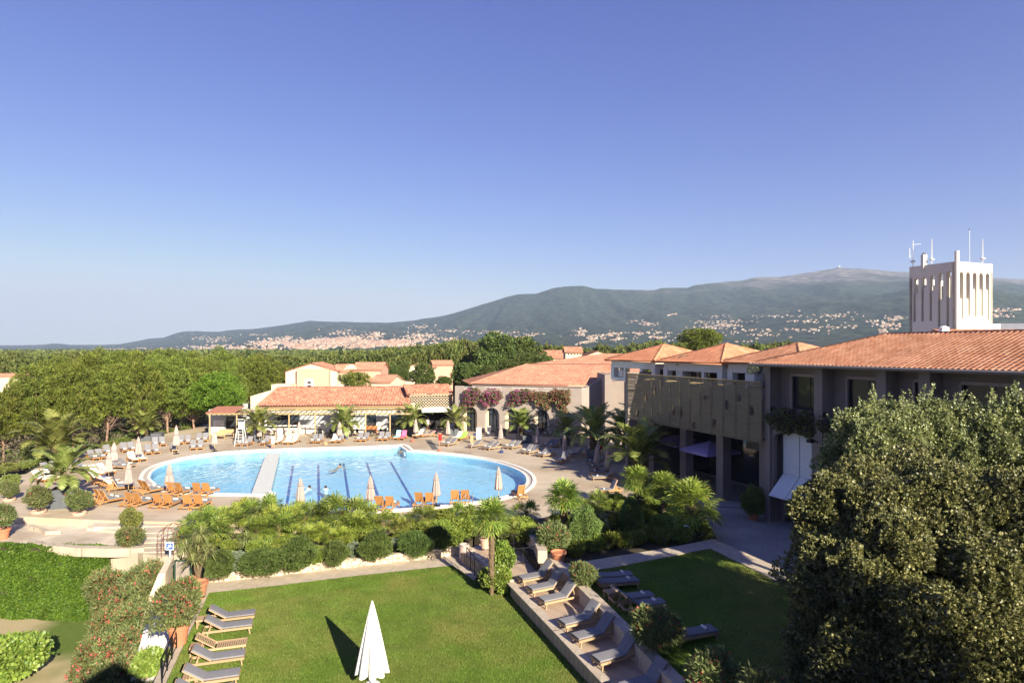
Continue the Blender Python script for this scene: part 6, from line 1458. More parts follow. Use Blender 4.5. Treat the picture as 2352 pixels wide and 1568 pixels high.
for q in ((2010, 0), (2200, 1), (2330, 2)):
    p = DP(q[0], 1100, 24.3); m.tube([(p.x, p.y, .3), (p.x, p.y, 4), (p.x+.3, p.y, 8)], [.25, .18, .08], 8)
m.build('trunk', M['bark'], t)
# ================================================================ furniture
def lounger(name, back, mat_wood, cushion=True, cmat=None, wood_back=False):
    """foot end at x=0, head at x=2, ground at z=0"""
    t = thing(name, None, None); hx = 1.18; L = .82; h = .32; c, s = math.cos(R(back)), math.sin(R(back))
    m = MB()
    for y in (-.31, .31): m.box(0, 1.95, y-.02, y+.02, h-.09, h)
    for x in (0.0, 1.91): m.box(x, x+.04, -.29, .29, h-.085, h-.005)
    n = 13
    for i in range(n): x = .06+i*(hx-.1)/n; m.box(x, x+.055, -.29, .29, h-.03, h-.006)
    m.build('frame', mat_wood, t)
    for x in (.12, 1.72):
        for y in (-.29, .29):
            m = MB(); m.bar((x, y, h-.02), (x+(.05 if x > 1 else -.04), y, 0), .05, .06); m.build('leg', mat_wood, t)
    m = MB()
    e = Vector((hx+L*c, 0, h+L*s))
    for y in (-.27, .27): m.bar((hx, y, h), (e.x, y, e.z), .04, .045)
    k = 3 if wood_back else 11
    if wood_back: m.bar((hx+.02*c, 0, h+.02*s), (hx+.99*L*c, 0, h+.99*L*s), .50, .025)
    else:
        for i in range(k): f = (i+.5)/k*L; m.bar((hx+f*c, -.26, h+f*s), (hx+f*c, .26, h+f*s), .05, .02, up=(-s, 0, c))
    m.bar((e.x, -.28, e.z), (e.x, .28, e.z), .05, .04)
    if back > 12:
        for y in (-.24, .24): m.bar((hx+.62*L*c, y, h+.6*L*s), (hx+.62*L*c+.12, y, h-.04), .03, .03)
    m.build('backrest', mat_wood, t)
    if cushion:
        m = MB(); th = .055; nn = Vector((-s, 0, c))
        def slabq(a, b, y):
            prof = [(a, 0), (b, 0)]
        pts = [Vector((.01, 0, h+.03)), Vector((hx-.03, 0, h+.03)), Vector((hx+.03*c, 0, h+.03+.03*s)), Vector((e.x, 0, e.z))+nn*.03]
        nr = [Vector((0, 0, 1)), Vector((-s*.4, 0, 1)).normalized(), nn, nn]
        ys = [-.30, -.28, -.1, .1, .28, .30]; hh = [.35, .9, 1, 1, .9, .35]
        V = []; Fq = []
        for p, q in zip(pts, nr):
            for y, k_ in zip(ys, hh): V.append(p+q*th*k_+Vector((0, y, 0)))
            V.append(p+Vector((0, .3, 0))); V.append(p+Vector((0, -.3, 0)))
        W_ = 8
        for i in range(3):
            for j in range(W_): Fq.append((i*W_+j, i*W_+(j+1) % W_, (i+1)*W_+(j+1) % W_, (i+1)*W_+j))
        Fq += [tuple(range(W_)), tuple(3*W_+j for j in reversed(range(W_)))]
        m.add(V, Fq); m.build('mattress', cmat or M['cushion'], t)
    return t
LG = {'low': Protos(lounger('sun_lounger', 34, M['teak_grey'])), 'mid': Protos(lounger('sun_lounger', 48, M['teak'])), 'steep': Protos(lounger('sun_lounger', 62, M['teak'], wood_back=True)),
      'terr': Protos(lounger('sun_lounger', 46, M['teak_grey'])), 'flat': Protos(lounger('sun_lounger', 5, M['teak_grey'])), 'bare': Protos(lounger('sun_lounger', 34, M['teak_grey'], False)),
      'towel': Protos(lounger('sun_lounger', 44, M['teak'], True, M['towel'])), 'mint': Protos(lounger('sun_lounger', 60, M['teak'], True, mk('mint towel', (.35, .72, .66), (.3, .62, .58), 5, .9))),
      'pink': Protos(lounger('sun_lounger', 60, M['teak'], True, mk('pink towel', (.72, .16, .30), (.62, .12, .24), 5, .9))), 'green': Protos(lounger('sun_lounger', 44, M['teak'], True, mk('green towel', (.32, .72, .10), (.26, .6, .08), 5, .9)))}
def rainbow():
    m, nt, ns, L = nmat('rainbow towel'); out = N(nt, 'ShaderNodeOutputMaterial'); p = N(nt, 'ShaderNodeBsdfPrincipled', i_Roughness=.9); tc = N(nt, 'ShaderNodeTexCoord'); sp = N(nt, 'ShaderNodeSeparateXYZ'); L.new(tc.outputs['Object'], sp.inputs[0])
    mr = N(nt, 'ShaderNodeMapRange'); mr.inputs[1].default_value = -.3; mr.inputs[2].default_value = .3; L.new(sp.outputs[1], mr.inputs[0]); rp = N(nt, 'ShaderNodeValToRGB'); rp.color_ramp.interpolation = 'CONSTANT'; e = rp.color_ramp.elements
    cs_ = [(.8, .2, .3), (.9, .45, .08), (.85, .75, .2), (.2, .6, .6), (.5, .2, .6), (.85, .3, .5)]; e[0].color = c4(cs_[0]); e[1].position = .85; e[1].color = c4(cs_[-1])
    for i, c in enumerate(cs_[1:-1]): q = e.new((i+1)*.17); q.color = c4(c)
    L.new(mr.outputs[0], rp.inputs[0]); L.new(rp.outputs[0], p.inputs['Base Color']); L.new(p.outputs[0], out.inputs[0]); return m
LG['rain'] = Protos(lounger('sun_lounger', 30, M['teak'], True, rainbow()))
tm = MB(); tm.tube([(0, -.16, .06), (0, .16, .06)], .06, 8); rt = tm.build('rolled_towel', M['towel']); rt['category'] = 'towel'; RT = Protos(rt)
PC = W(780, 1085, ZP)
pcs = [Vector((p[0], p[1])) for p in outer]
def away(p):                # direction from the nearest pool edge outwards
    q = min(pcs, key=lambda a: (a-Vector((p.x, p.y))).length); v_ = Vector((p.x, p.y))-q; return math.atan2(v_.y, v_.x)
def place(kind, px, y, rz, label, z=ZP, group='sun loungers around the pool', towel=True, foot=False):
    p = W(px, y, z+(.36 if foot else .02))
    if not foot: p = p-Vector((math.cos(rz), math.sin(rz), 0))*1.0
    p.z = z; o = LG[kind].put(p, rz, label, group, None, 'sun lounger')
    if towel: 
        q = p+Vector((math.cos(rz), math.sin(rz), 0))*.45; RT.put((q.x, q.y, z+.385), rz, 'small white rolled towel lying on the foot end of a pool lounger', 'rolled towels on the loungers')
    return o
def pair(kind, px, y, label, z=ZP, rz=None, kind2=None, gap=.74, towel=True, group='sun loungers around the pool', single=False, l2=None):
    p = W(px, y, z); a = (away(p) if rz is None else rz)+rnd.uniform(-.06, .06); s = Vector((-math.sin(a), math.cos(a), 0))
    if single: return place(kind, px, y, a, label, z, group, towel)
    sd_ = [p-s*gap/2, p+s*gap/2]; sd_.sort(key=lambda q: q.x/q.y)
    for i, q in enumerate(sd_):
        k = kind if i == 0 or not kind2 else kind2
        xx = CX+F*q.x/q.y; yy = HZ+F*(HC-z)/q.y
        place(k, xx, yy, a+rnd.uniform(-.04, .04), (label+(', left of two' if i == 0 else ', right of two')) if not (l2 and i) else l2, z, group, towel)
# --- back row, facing the pool with the bar behind
U_ = R(88)
pair('mid', 563, 1022, 'grey lounger below the white lifeguard chair', rz=U_+.05)
pair('mid', 610, 1020, 'single grey lounger between parasol and person in white', rz=U_, single=True)
place('towel', 640, 1018, U_, 'lounger with orange edged towel right of the person in white', towel=False)
pair('towel', 668, 1018, 'lounger covered with a cream towel below the pergola', rz=U_, towel=False)
pair('mid', 728, 1016, 'grey lounger in front of the pergola, left of the white cabinet', rz=U_)
pair('towel', 775, 1015, 'lounger beside the parasol and the planter at the middle of the bar', rz=U_, kind2='mid')
pair('mid', 833, 1012, 'grey lounger in front of the orange bench', rz=U_-.03)
pair('mid', 882, 1010, 'grey lounger left of the mint green towel', rz=U_-.05)
pair('mint', 920, 1008, 'lounger with mint green towel', rz=U_-.05, kind2='pink', towel=False, l2='lounger with bright pink towel')
place('towel', 962, 1003, R(60), 'lounger with red and white towel beside the parasol', towel=False); place('rain', 984, 1003, R(25), 'lounger with rainbow striped towel', towel=False)
# --- curve to the right
for (px, y, k, lab, rz, sg) in ((1031, 1022, 'low', 'grey lounger right of the person in red', R(52), 0), (1092, 1027, 'low', 'single grey lounger before the planters right of the green towel', R(50), 1), (1127, 1031, 'low', 'grey lounger left of the biggest pair on the right curve', R(52), 0),
    (1177, 1029, 'low', 'grey lounger of the large pair in front of the third arch palm', R(52), 0), (1217, 1040, 'low', 'grey lounger just right of the large pair', R(50), 0), (1253, 1047, 'low', 'grey lounger at the lower right of the pool curve', R(46), 0), (1266, 1026, 'low', 'grey lounger behind the lower right pair', R(48), 0),
    (1323, 1048, 'low', 'dark shaded single lounger left of the leaning parasols', R(25), 1), (1293, 1061, 'mid', 'shaded single lounger with raised back at the pool bend', R(62), 1),
    (1076, 985, 'mid', 'grey lounger under the left arch behind the deck', R(70), 0), (1172, 992, 'low', 'single grey lounger left of the third arch palm', R(70), 1), (1217, 996, 'low', 'single grey lounger right of the third arch palm', R(70), 1), (1262, 999, 'low', 'grey lounger in front of the fourth arch', R(60), 0)):
    pair(k, px, y, lab, rz=rz, single=bool(sg))
pair('towel', 1057, 1009, 'lounger with white patterned towel', rz=R(60), kind2='green', towel=False, l2='lounger with bright green towel')
for i, (px, y) in enumerate(((1368, 1066), (1374, 1078), (1380, 1090), (1386, 1102))): pair('low', px, y, f'lounger in the shaded stack of four, {ordn(i)} from the back', rz=R(8), single=True)
# --- left side
for (px, y, k, lab, rz, sg) in ((365, 1023, 'mid', 'grey lounger beside the small upright palm planter', R(125), 0), (424, 1018, 'mid', 'grey lounger right of the tallest left parasol', R(118), 0), (464, 1013, 'mid', 'grey lounger nearest to the pergola steps', R(112), 0), (452, 1031, 'mid', 'grey lounger in front at the left end of the pergola', R(115), 0),
    (400, 1036, 'low', 'low grey lounger between parasol and pool edge', R(125), 1), (349, 1041, 'mid', 'grey lounger right of the second parasol', R(125), 0), (294, 1036, 'mid', 'grey lounger left of the second parasol', R(132), 0), (222, 1054, 'mid', 'grey lounger left of the overlapping parasols', R(140), 0), (246, 1043, 'mid', 'grey lounger behind the overlapping parasols', R(135), 1),
    (314, 1058, 'towel', 'lounger with big white towels near the left pool end', R(135), 0), (281, 1074, 'low', 'striped grey lounger right of the seated person', R(165), 0), (186, 1078, 'low', 'lounger half hidden by palm fronds', R(150), 1), (232, 1090, 'towel', 'lounger with white towel next to the seated person', R(160), 0), (120, 1082, 'low', 'dark grey lounger behind the big planter', R(150), 0), (104, 1104, 'towel', 'lounger with striped white towel left of the big planter', R(160), 0)):
    pair(k, px, y, lab, rz=rz, single=bool(sg), towel='towel' not in k)
# --- teak backs turned to the camera
for (px, y, rz, lab) in ((276, 1130, 212, 'first pair of the inner teak row'), (342, 1137, 235, 'second pair of the inner teak row'), (409, 1141, 258, 'third pair of the inner teak row'), (469, 1142, 268, 'last pair of the inner teak row'),
    (180, 1150, 225, 'first pair of the outer teak row, half behind bushes'), (244, 1160, 240, 'second pair of the outer teak row'), (316, 1166, 255, 'third pair of the outer teak row'), (381, 1169, 264, 'fourth pair of the outer teak row'), (449, 1171, 270, 'last pair of the outer teak row')):
    pair('steep', px, y-6, 'teak lounger back, '+lab, rz=R(rz), group='teak backed loungers')
for i, (px, y) in enumerate(((228, 1106), (243, 1112), (258, 1118))): place('towel', px, y, R(185+i*8), f'teak lounger with white and orange towel at the left pool end, {ordn(i)} of three', group='teak backed loungers', towel=False)
for (px, y, rz, lab) in ((887, 1175, 268, 'teak lounger back behind the dwarf palms'), (977, 1166, 268, 'teak lounger back below the second near parasol'), (1057, 1160, 270, 'teak lounger back left of the tall fan palm crown')):
    pair('steep', px, y-6, lab, rz=R(rz), group='teak backed loungers')
place('steep', 1193, 1142, R(290), 'teak lounger with towel behind the tall fan palm crown', group='teak backed loungers'); place('steep', 1400, 1132, R(20), 'teak lounger in the last patch of sun left of the shaded terrace', group='teak backed loungers')
# --- lawn loungers, bottom left
A17 = math.atan2(1, 3.2)+math.pi
for k, px, y, lab in (('low', 586, 1404, 'grey cushioned teak lounger on the lawn, farthest from the camera'), ('low', 580, 1428, 'grey cushioned teak lounger on the lawn, front one of the farthest pair'), ('bare', 567, 1468, 'bare slatted teak lounger without cushion on the lawn'), ('low', 563, 1497, 'grey cushioned teak lounger in front of the bare slatted one'), ('low', 551, 1541, 'grey cushioned teak lounger near the bottom edge, back one of the pair'), ('low', 537, 1576, 'grey cushioned teak lounger cut by the bottom edge of the picture')):
    place(k, px, y, A17, lab, 0, 'loungers at the left of the sunny lawn', False, foot=True)
def side_table(loc, rz, label, grp):
    t = thing('side_table', label, 'side table', loc, rz, grp); m = MB()
    for i in range(5): m.box(-.25+i*.102, -.16+i*.102, -.25, .25, .36, .39)
    m.box(-.25, .25, -.24, -.2, .31, .358); m.box(-.25, .25, .2, .24, .31, .358); m.build('tabletop', M['teak_grey'], t)
    for x in (-.2, .2):
        for y in (-.2, .2): m = MB(); m.box(x-.025, x+.025, y-.025, y+.025, 0, .31); m.build('leg', M['teak_grey'], t)
    return t
for px, y, lab in ((466, 1438, 'small teak side table left of the farthest lawn loungers'), (452, 1502, 'small teak side table between the slatted lounger pair and the nearest pair'), (437, 1575, 'small teak side table cut by the bottom edge')):
    side_table(W(px, y, 0), A17, lab, 'teak side tables on the lawn')
# --- wooden terrace loungers
v1 = W(1319, 1321, 1.3)-W(1240, 1372, 1.0)
feet = [(1194, 1326), (1216, 1350), (1243, 1376), (1290, 1428), (1320, 1461), (1368, 1512), (1430, 1578)]
for i, (px, y) in enumerate(feet):
    place('terr', px, y, R(27), ['farthest of the seven blue grey loungers on the wooden terrace, beside the dark gate', 'second lounger of the wooden terrace counted from the gate', 'third lounger of the wooden terrace, before the first gap', 'fourth lounger of the wooden terrace, just after the gap', 'fifth lounger of the wooden terrace', 'sixth lounger of the wooden terrace with sunlit foot end', 'nearest lounger of the wooden terrace at the bottom edge'][i], DZ, 'loungers on the wooden terrace', False, foot=True)
# --- shaded lawn loungers
for k, px, y, rz, lab in (('flat', 1405, 1335, 192, 'flat lounger with white towel on the shaded lawn, far one of the pair'), ('flat', 1418, 1349, 192, 'flat lounger with white towel on the shaded lawn, near one of the pair'), ('low', 1450, 1385, 195, 'lounger standing alone behind the low white wall on the shaded lawn'), ('low', 1475, 1402, 195, 'lounger half hidden by the big shaded oleander'), ('flat', 1590, 1470, 200, 'grey lounger seen between two shaded oleanders')):
    place(k, px, y, R(rz), lab, LZ, 'loungers on the shaded lawn')
side_table(W(1402, 1376, LZ), .4, 'small table on the shaded lawn below the flat lounger pair', 'teak side tables on the lawn')

# ================================================================ parasols
def parasol_closed(name, H, r, fab, base=True, tie=.72):
    t = thing(name, None, None); m = MB(); m.tube([(0, 0, 0), (0, 0, H)], .025, 8); m.lathe([(.02, H), (.035, H+.03), (.01, H+.09)], 8); m.build('pole', M['timber'], t)
    m = MB(); z0 = H*.30; n = 14; prof = []
    for i in range(n+1):
        k = i/n; z = z0+(H-z0)*k; rr = r*(1-k)**.55*(.9+.1*k); 
        if abs(k-tie) < .06: rr *= .72
        prof.append((max(.02, rr*(.86 if i == 0 else 1)), z))
    m.lathe(prof, 48, star=.22, lobes=8, tw=.05); m.build('canopy', fab, t, smooth=True)
    m = MB(); m.lathe([(r*.78, z0+(H-z0)*(tie-.02)), (r*.8, z0+(H-z0)*tie), (r*.74, z0+(H-z0)*(tie+.02))], 16); m.build('strap', fab, t)
    if base: m = MB(); m.lathe([(.3, 0), (.3, .06), (.06, .09), (.05, .3)], 16); m.build('base', M['dark_metal'], t)
    return t
UP = Protos(parasol_closed('parasol', 2.75, .30, M['taupe_fab'])); UP2 = Protos(parasol_closed('parasol', 2.75, .34, M['taupe_fab'], tie=.55))
ups = [(262, 1075, 1021, 'back one of the two overlapping parasols'), (250, 1103, 1040, 'front one of the two overlapping parasols'), (318, 1060, 1002, 'one left of the tallest parasol at the left deck'), (405, 1042, 976, 'tallest one on the left side of the deck'), (493, 1036, 981, 'one in front of the pergola corner'), (295, 1132, 1061, 'one at the left pool end near the inner teak row'), (389, 1136, 1066, 'one before the shallow basin'),
 (596, 1016, 972, 'one leaning against the first bar palm'), (687, 1014, 969, 'one in front of the bar stools'), (780, 1014, 969, 'one before the middle bar palm'), (955, 1006, 965, 'one beside the pink and rainbow towels'), (1029, 1010, 969, 'one just right of the person in red'), (1064, 982, 952, 'one under the first arch'), (1132, 989, 948, 'one in front of the second arch'), (1150, 1022, 979, 'one behind the lounger pairs left of the third arch palm'), (1235, 1031, 988, 'one right of the third arch palm'), (1278, 1003, 976, 'one before the last arch'), (1297, 1048, 995, 'one at the edge of the shade'),
 (1372, 1080, 1018, 'left one of the shaded parasols by the lounger stack'), (1396, 1092, 1032, 'right one of the shaded parasols by the lounger stack'),
 (690, 1178, 1105, 'one in front of the deep basin, first from the left on the near side'), (851, 1172, 1093, 'second one on the near side of the basin'), (1002, 1162, 1085, 'third one on the near side of the basin'), (1145, 1146, 1074, 'fourth one on the near side, beside the tall fan palm crown')]
for i, (px, yb, yt, lab) in enumerate(ups):
    b = W(px, yb, ZP); hh = (yb-yt)*b.y/F; (UP2 if i % 3 == 0 else UP).put(b, i, 'closed taupe parasol, '+lab.replace('first from the left on the near side','leftmost near one'), 'closed parasols around the pool', (1, 1, min(1.12, max(.88, hh/2.8))), 'parasol')
# big white parasol on the lawn
t = thing('parasol', 'large half closed white parasol standing on the sunny lawn', 'parasol', W(855, 1573, 0), 0)
m = MB(); m.tube([(0, 0, 0), (0, 0, 3.0)], .025, 10); m.build('pole', M['white_metal'], t)
nseg = 96; V = []; Fq = []; nl = 9; zt = 3.06; sr = np.random.default_rng(2); ph = sr.uniform(-.25, .25, nl); lenl = sr.uniform(-.14, .12, nl)
rows = 16
for j in range(rows+1):
    k = j/rows
    for i in range(nseg):
        a = 2*math.pi*i/nseg; lo = (a/(2*math.pi)*nl) % nl; q = int(lo); fr_ = lo-q; w_ = abs(math.cos(math.pi*(fr_+ph[q]*fr_*(1-fr_)*2)))
        rr = (.035+.60*k**.92)*(1-.5*k**.5*(1-w_**.6)); z = zt-(2.48+(lenl[q]*(1-w_)+.10*w_)*1.0*k)*k
        V.append((rr*math.cos(a), rr*math.sin(a), z))
for j in range(rows):
    for i in range(nseg): Fq.append((j*nseg+i, j*nseg+(i+1) % nseg, (j+1)*nseg+(i+1) % nseg, (j+1)*nseg+i))
m = MB(); m.add(V, Fq); m.lathe([(.035, zt), (.03, zt+.02), (.01, zt+.035)], 12); wf, wnt, _, WL = nmat('white parasol cloth'); out = N(wnt, 'ShaderNodeOutputMaterial'); dd = N(wnt, 'ShaderNodeBsdfDiffuse'); dd.inputs[0].default_value = (.86, .84, .79, 1); tt = N(wnt, 'ShaderNodeBsdfTranslucent'); tt.inputs[0].default_value = (.8, .76, .68, 1); mx = N(wnt, 'ShaderNodeMixShader', i_0=.18); WL.new(dd.outputs[0], mx.inputs[1]); WL.new(tt.outputs[0], mx.inputs[2]); WL.new(mx.outputs[0], out.inputs[0])
m.build('canopy', wf, t, smooth=True)
m = MB(); m.lathe([(.28, 0), (.28, .05), (.05, .08), (.04, .35)], 20); m.build('base', M['white_metal'], t)
# open parasols on the shaded terrace
def parasol_open(px, y, d, w, label):
    A = DP(px, y, d); t = thing('parasol', label, 'parasol', (A.x, A.y, TZ), .4, 'open square parasols on the shaded terrace'); h = A.z-TZ
    m = MB(); k = w/2; m.add([(0, 0, h), (-k, -k, h-.75), (k, -k, h-.75), (k, k, h-.75), (-k, k, h-.75), (-k, -k, h-.95), (k, -k, h-.95), (k, k, h-.95), (-k, k, h-.95)], [(0, 1, 2), (0, 2, 3), (0, 3, 4), (0, 4, 1), (1, 5, 6, 2), (2, 6, 7, 3), (3, 7, 8, 4), (4, 8, 5, 1)]); m.build('canopy', mk('lilac grey cloth', (.38, .31, .56), (.34, .28, .50), 2, .9), t)
    m = MB(); m.tube([(0, 0, 0), (0, 0, h-.02)], .03, 8); m.build('pole', M['dark_metal'], t)
    m = MB(); m.lathe([(.35, 0), (.35, .08), (.05, .1)], 12); m.build('base', M['dark_metal'], t)
parasol_open(1562, 996, 58, 3.4, 'open lilac grey square parasol on the terrace, the farther one'); parasol_open(1630, 1012, 51, 3.4, 'open lilac grey square parasol on the terrace, the nearer one'); parasol_open(1508, 983, 66, 3.0, 'open lilac grey square parasol barely visible beyond the dark palm')
t3 = Protos(parasol_closed('parasol', 2.9, .36, M['taupe_fab'], tie=.6)); t3.put(W(1726, 1112, TZ), 0, 'closed dark parasol on a round base against the terrace pillar', None, None, 'parasol')
# ================================================================ cafe furniture
def cafe_chair(mat=M['dark_metal'], name='cafe_chair'):
    t = thing(name, None, None); m = MB(); m.box(-.22, .22, -.22, .22, .43, .46); m.build('seat', mat, t)
    m = MB(); m.box(-.22, .22, .2, .23, .46, .88); m.build('backrest', mat, t)
    for x in (-.2, .2):
        for y in (-.2, .2): m = MB(); m.bar((x, y, 0), (x*.95, y*.95, .43), .03, .03); m.build('leg', mat, t)
    return t
def cafe_table():
    t = thing('cafe_table', None, None); m = MB(); m.box(-.4, .4, -.4, .4, .72, .75); m.build('tabletop', M['dark_metal'], t); m = MB(); m.tube([(0, 0, 0), (0, 0, .72)], .035, 6); m.box(-.25, .25, -.03, .03, 0, .03); m.box(-.03, .03, -.25, .25, .031, .05); m.build('stand', M['dark_metal'], t); return t
CC = Protos(cafe_chair()); CT = Protos(cafe_table())
sets = [(1585, 1066, TZ, 'under the farther lilac parasol'), (1650, 1062, TZ, 'under the nearer lilac parasol'), (1690, 1085, TZ, 'beside the terrace pillar'), (1545, 1040, TZ, 'at the far end of the shaded terrace'), (765, 1001, ZP, 'left of the middle bar palm'), (735, 1000, ZP, 'below the dark window of the bar'), (815, 1000, ZP, 'right of the middle bar palm'), (850, 1001, ZP, 'in front of the orange bench'), (880, 999, ZP, 'before the glass front of the bar'), (905, 999, ZP, 'at the right end of the pergola'), (925, 1001, ZP, 'beside the pale doorway of the bar')]
for i, (px, y, z, lab) in enumerate(sets):
    c = W(px, y, z); CT.put(c, i*.7, 'dark cafe table '+lab, 'dark cafe tables', None, 'table')
    for k in range(4 if i < 3 else 3):
        a = i*.7+k*math.pi/2; CC.put(c+Vector((math.sin(a)*-.62*-1, math.cos(a)*-.62, 0))*1.0, a if k % 2 == 0 else a, 'dark cafe chair drawn up to the table '+lab, 'dark chairs of the table '+lab, None, 'chair')
def stool():
    t = thing('bar_stool', None, None); m = MB(); m.box(-.17, .17, -.17, .17, .74, .79); m.build('seat', M['wine'], t)
    for x in (-.14, .14):
        for y in (-.14, .14): m = MB(); m.bar((x*1.2, y*1.2, 0), (x, y, .74), .035, .035); m.build('leg', M['wine'], t)
    m = MB(); m.box(-.15, .15, -.16, -.13, .3, .33); m.box(-.15, .15, .13, .16, .3, .33); m.build('footrest', M['wine'], t); return t
M['wine'] = mk('wine red wood', (.20, .04, .05), (.14, .03, .035), 6, .6); BS = Protos(stool())
for i, px in enumerate((574, 616, 633, 656, 675)): BS.put(W(px, 1001, ZP), 0, f'wine red bar stool, {ordn(i)} from the left along the white counter', 'bar stools', None, 'stool')
def bench(px, y, rz, mat, label, w=1.6):
    t = thing('bench', label, 'bench', W(px, y, ZP), rz, None); m = MB(); m.box(-w/2, w/2, -.25, .25, .4, .46); m.build('seat', mat, t); m = MB(); m.box(-w/2, w/2, .2, .25, .47, .95); m.build('backrest', mat, t)
    for x in (-w/2+.05, w/2-.05): m = MB(); m.box(x-.03, x+.03, -.24, .24, 0, .4); m.build('leg', mat, t)
bench(852, 994, 0, mk('orange wood', (.52, .20, .08), (.44, .16, .06), 5, .6), 'orange wooden bench with high back behind the pergola'); bench(520, 1003, .1, M['timber'], 'pale wooden bench under the left end of the pergola', 2.0); bench(505, 1008, .2, M['timber'], 'second pale wooden bench beside the left pergola post', 1.2)
# lifeguard chair
t = thing('lifeguard_chair', 'tall white lifeguard chair with ladder legs in front of the bar', 'lifeguard chair', W(553, 1022, ZP), .1)
m = MB(); m.box(-.35, .35, -.3, .3, 1.9, 1.96); m.build('seat', M['white_metal'], t); m = MB(); m.box(-.35, .35, .27, .31, 1.96, 2.7); m.build('backrest', M['white_metal'], t)
for x in (-1, 1):
    for y in (-1, 1): m = MB(); m.bar((x*.5, y*.7, 0), (x*.33, y*.27, 1.9), .06, .06); m.build('leg', M['white_metal'], t)
m = MB()
for k in range(5): z = .3+k*.33; f = 1-z/1.9; m.bar((-.33-.17*f, -.27-.43*f, z), (.33+.17*f, -.27-.43*f, z), .05, .04)
m.build('ladder', M['white_metal'], t); m = MB(); m.add([(-.4, -.4, 3.1), (.4, -.4, 3.1), (.4, .35, 2.9), (-.4, .35, 2.9), (-.4, -.4, 3.07), (.4, -.4, 3.07), (.4, .35, 2.87), (-.4, .35, 2.87)], [(0, 1, 2, 3), (7, 6, 5, 4), (0, 4, 5, 1), (1, 5, 6, 2), (2, 6, 7, 3), (3, 7, 4, 0)]); m.bar((-.36, .28, 2.6), (-.36, .28, 2.95), .04, .04); m.bar((.36, .28, 2.6), (.36, .28, 2.95), .04, .04); m.build('sunshade', M['white_metal'], t)
# pool ladders
def ladder(px, y, rz, label):
    t = thing('pool_ladder', label, 'pool ladder', W(px, y, ZP), rz, 'pool ladders'); m = MB()
    for x in (-.26, .26): m.tube([(x, -.35, 0), (x, -.33, .55), (x, -.2, .8), (x, .05, .82), (x, .22, .6), (x, .25, -.9)], .025, 8)
    m.build('handrail', M['steel'], t)
    for z in (-.25, -.55): m = MB(); m.box(-.24, .24, .2, .3, z, z+.04); m.build('tread', M['steel'], t)
ladder(1077, 1158, .1, 'steel pool ladder on the near side right of the third near parasol'); ladder(559, 1036, math.pi, 'steel pool ladder on the far side below the lifeguard chair')
# bollard lamps, bins, boxes, planters
m = MB(); m.box(-.11, .11, -.09, .09, 0, .75); m.box(-.12, .12, -.1, .1, .751, .86, 1); tag(m.build('bollard_lamp', [M['planter'], M['white_metal']], loc=W(1577, 1240, LZ)), 'short grey bollard lamp with white top at the edge of the path', 'lamp')
m = MB(); m.lathe([(.27, 0), (.3, .05), (.3, .95), (.27, .97), (.26, .8), (.01, .8)], 24); tag(m.build('litter_bin', M['taupe_fab'], loc=W(1066, 1287, .02)+Vector((0, 0, .0)), smooth=False), 'cylindrical taupe litter bin beside the dark railing', 'bin')
planter_box(W(362, 1012, ZP), .2, 1.2, 1.0, 'dark grey planter box directly right of the small upright palm', 'grey planters on the pool deck')
for px, y, w, lab in ((1050, 1000, 1.0, 'beside the parasol right of the person in red'), (1038, 1000, 1.0, 'left one behind the white towel lounger'), (1208, 1016, 1.2, 'behind the large lounger pair'), (1150, 1001, 1.3, 'in front of the second arch'), (968, 996, 1.0, 'right of the bar end palm')): planter_box(W(px, y, ZP), .3, w, .9, 'dark grey planter box '+lab, 'grey planters on the pool deck')
for px, y, w, d_, h, mt, lab, c_ in ((793, 1006, .7, .5, 1.3, 'white', 'white cabinet beside the middle bar palm', 'cabinet'), (1100, 1010, .6, .1, 1.5, 'white', 'white upright notice board on the deck right of the green towel', 'board'), (1123, 1000, .45, .1, 1.2, 'white', 'smaller white board left of the second arch parasol', 'board'), (1362, 1050, 1.0, .1, 1.4, 'white_metal', 'pale blue grey screen panel below the largest palm', 'screen'), (1084, 1017, .35, .35, .9, 'timber', 'yellow wooden box beside the white notice board', 'box')):
    m = MB(); m.box(-w/2, w/2, -d_/2, d_/2, .05, h); m.box(-w/2-.02, w/2+.02, -d_/2-.02, d_/2+.02, h, h+.04); m.box(-w/2+.04, -w/2+.1, -d_/2+.01, d_/2-.01, 0, .05); m.box(w/2-.1, w/2-.04, -d_/2+.01, d_/2-.01, 0, .05); tag(m.build(c_, M[mt], loc=W(px, y, ZP)), lab, c_)
bagm = [mk('bag cloth '+c, v_, None, 8, .9) for c, v_ in (('navy', (.04, .06, .16)), ('straw', (.45, .32, .16)), ('coral', (.55, .15, .10)))]
for i, (px, y, lab) in enumerate(((240, 1098, 'dark blue beach bag on the deck beside the seated person'), (748, 1022, 'straw beach bag beside a grey lounger left of the white cabinet'), (1010, 1038, 'straw beach bag on the deck near the person in red'), (1152, 1040, 'dark blue bag behind the large right lounger pair'), (358, 1150, 'coral beach bag between the two teak lounger rows'), (948, 1014, 'coral beach bag beside the pink towel lounger'), (1090, 1000, 'dark blue cloth bundle left of the second arch'))):
    m = MB(); m.lathe([(.16, 0), (.21, .05), (.22, .2), (.17, .3), (.12, .3), (.1, .24), (.01, .22)], 12); m.tube([(-.12, 0, .28), (-.08, 0, .44), (.08, 0, .44), (.12, 0, .28)], .012, 5); tag(m.build('beach_bag', bagm[i % 3], loc=W(px, y, ZP), rz=i), lab, 'bag', 'beach bags')
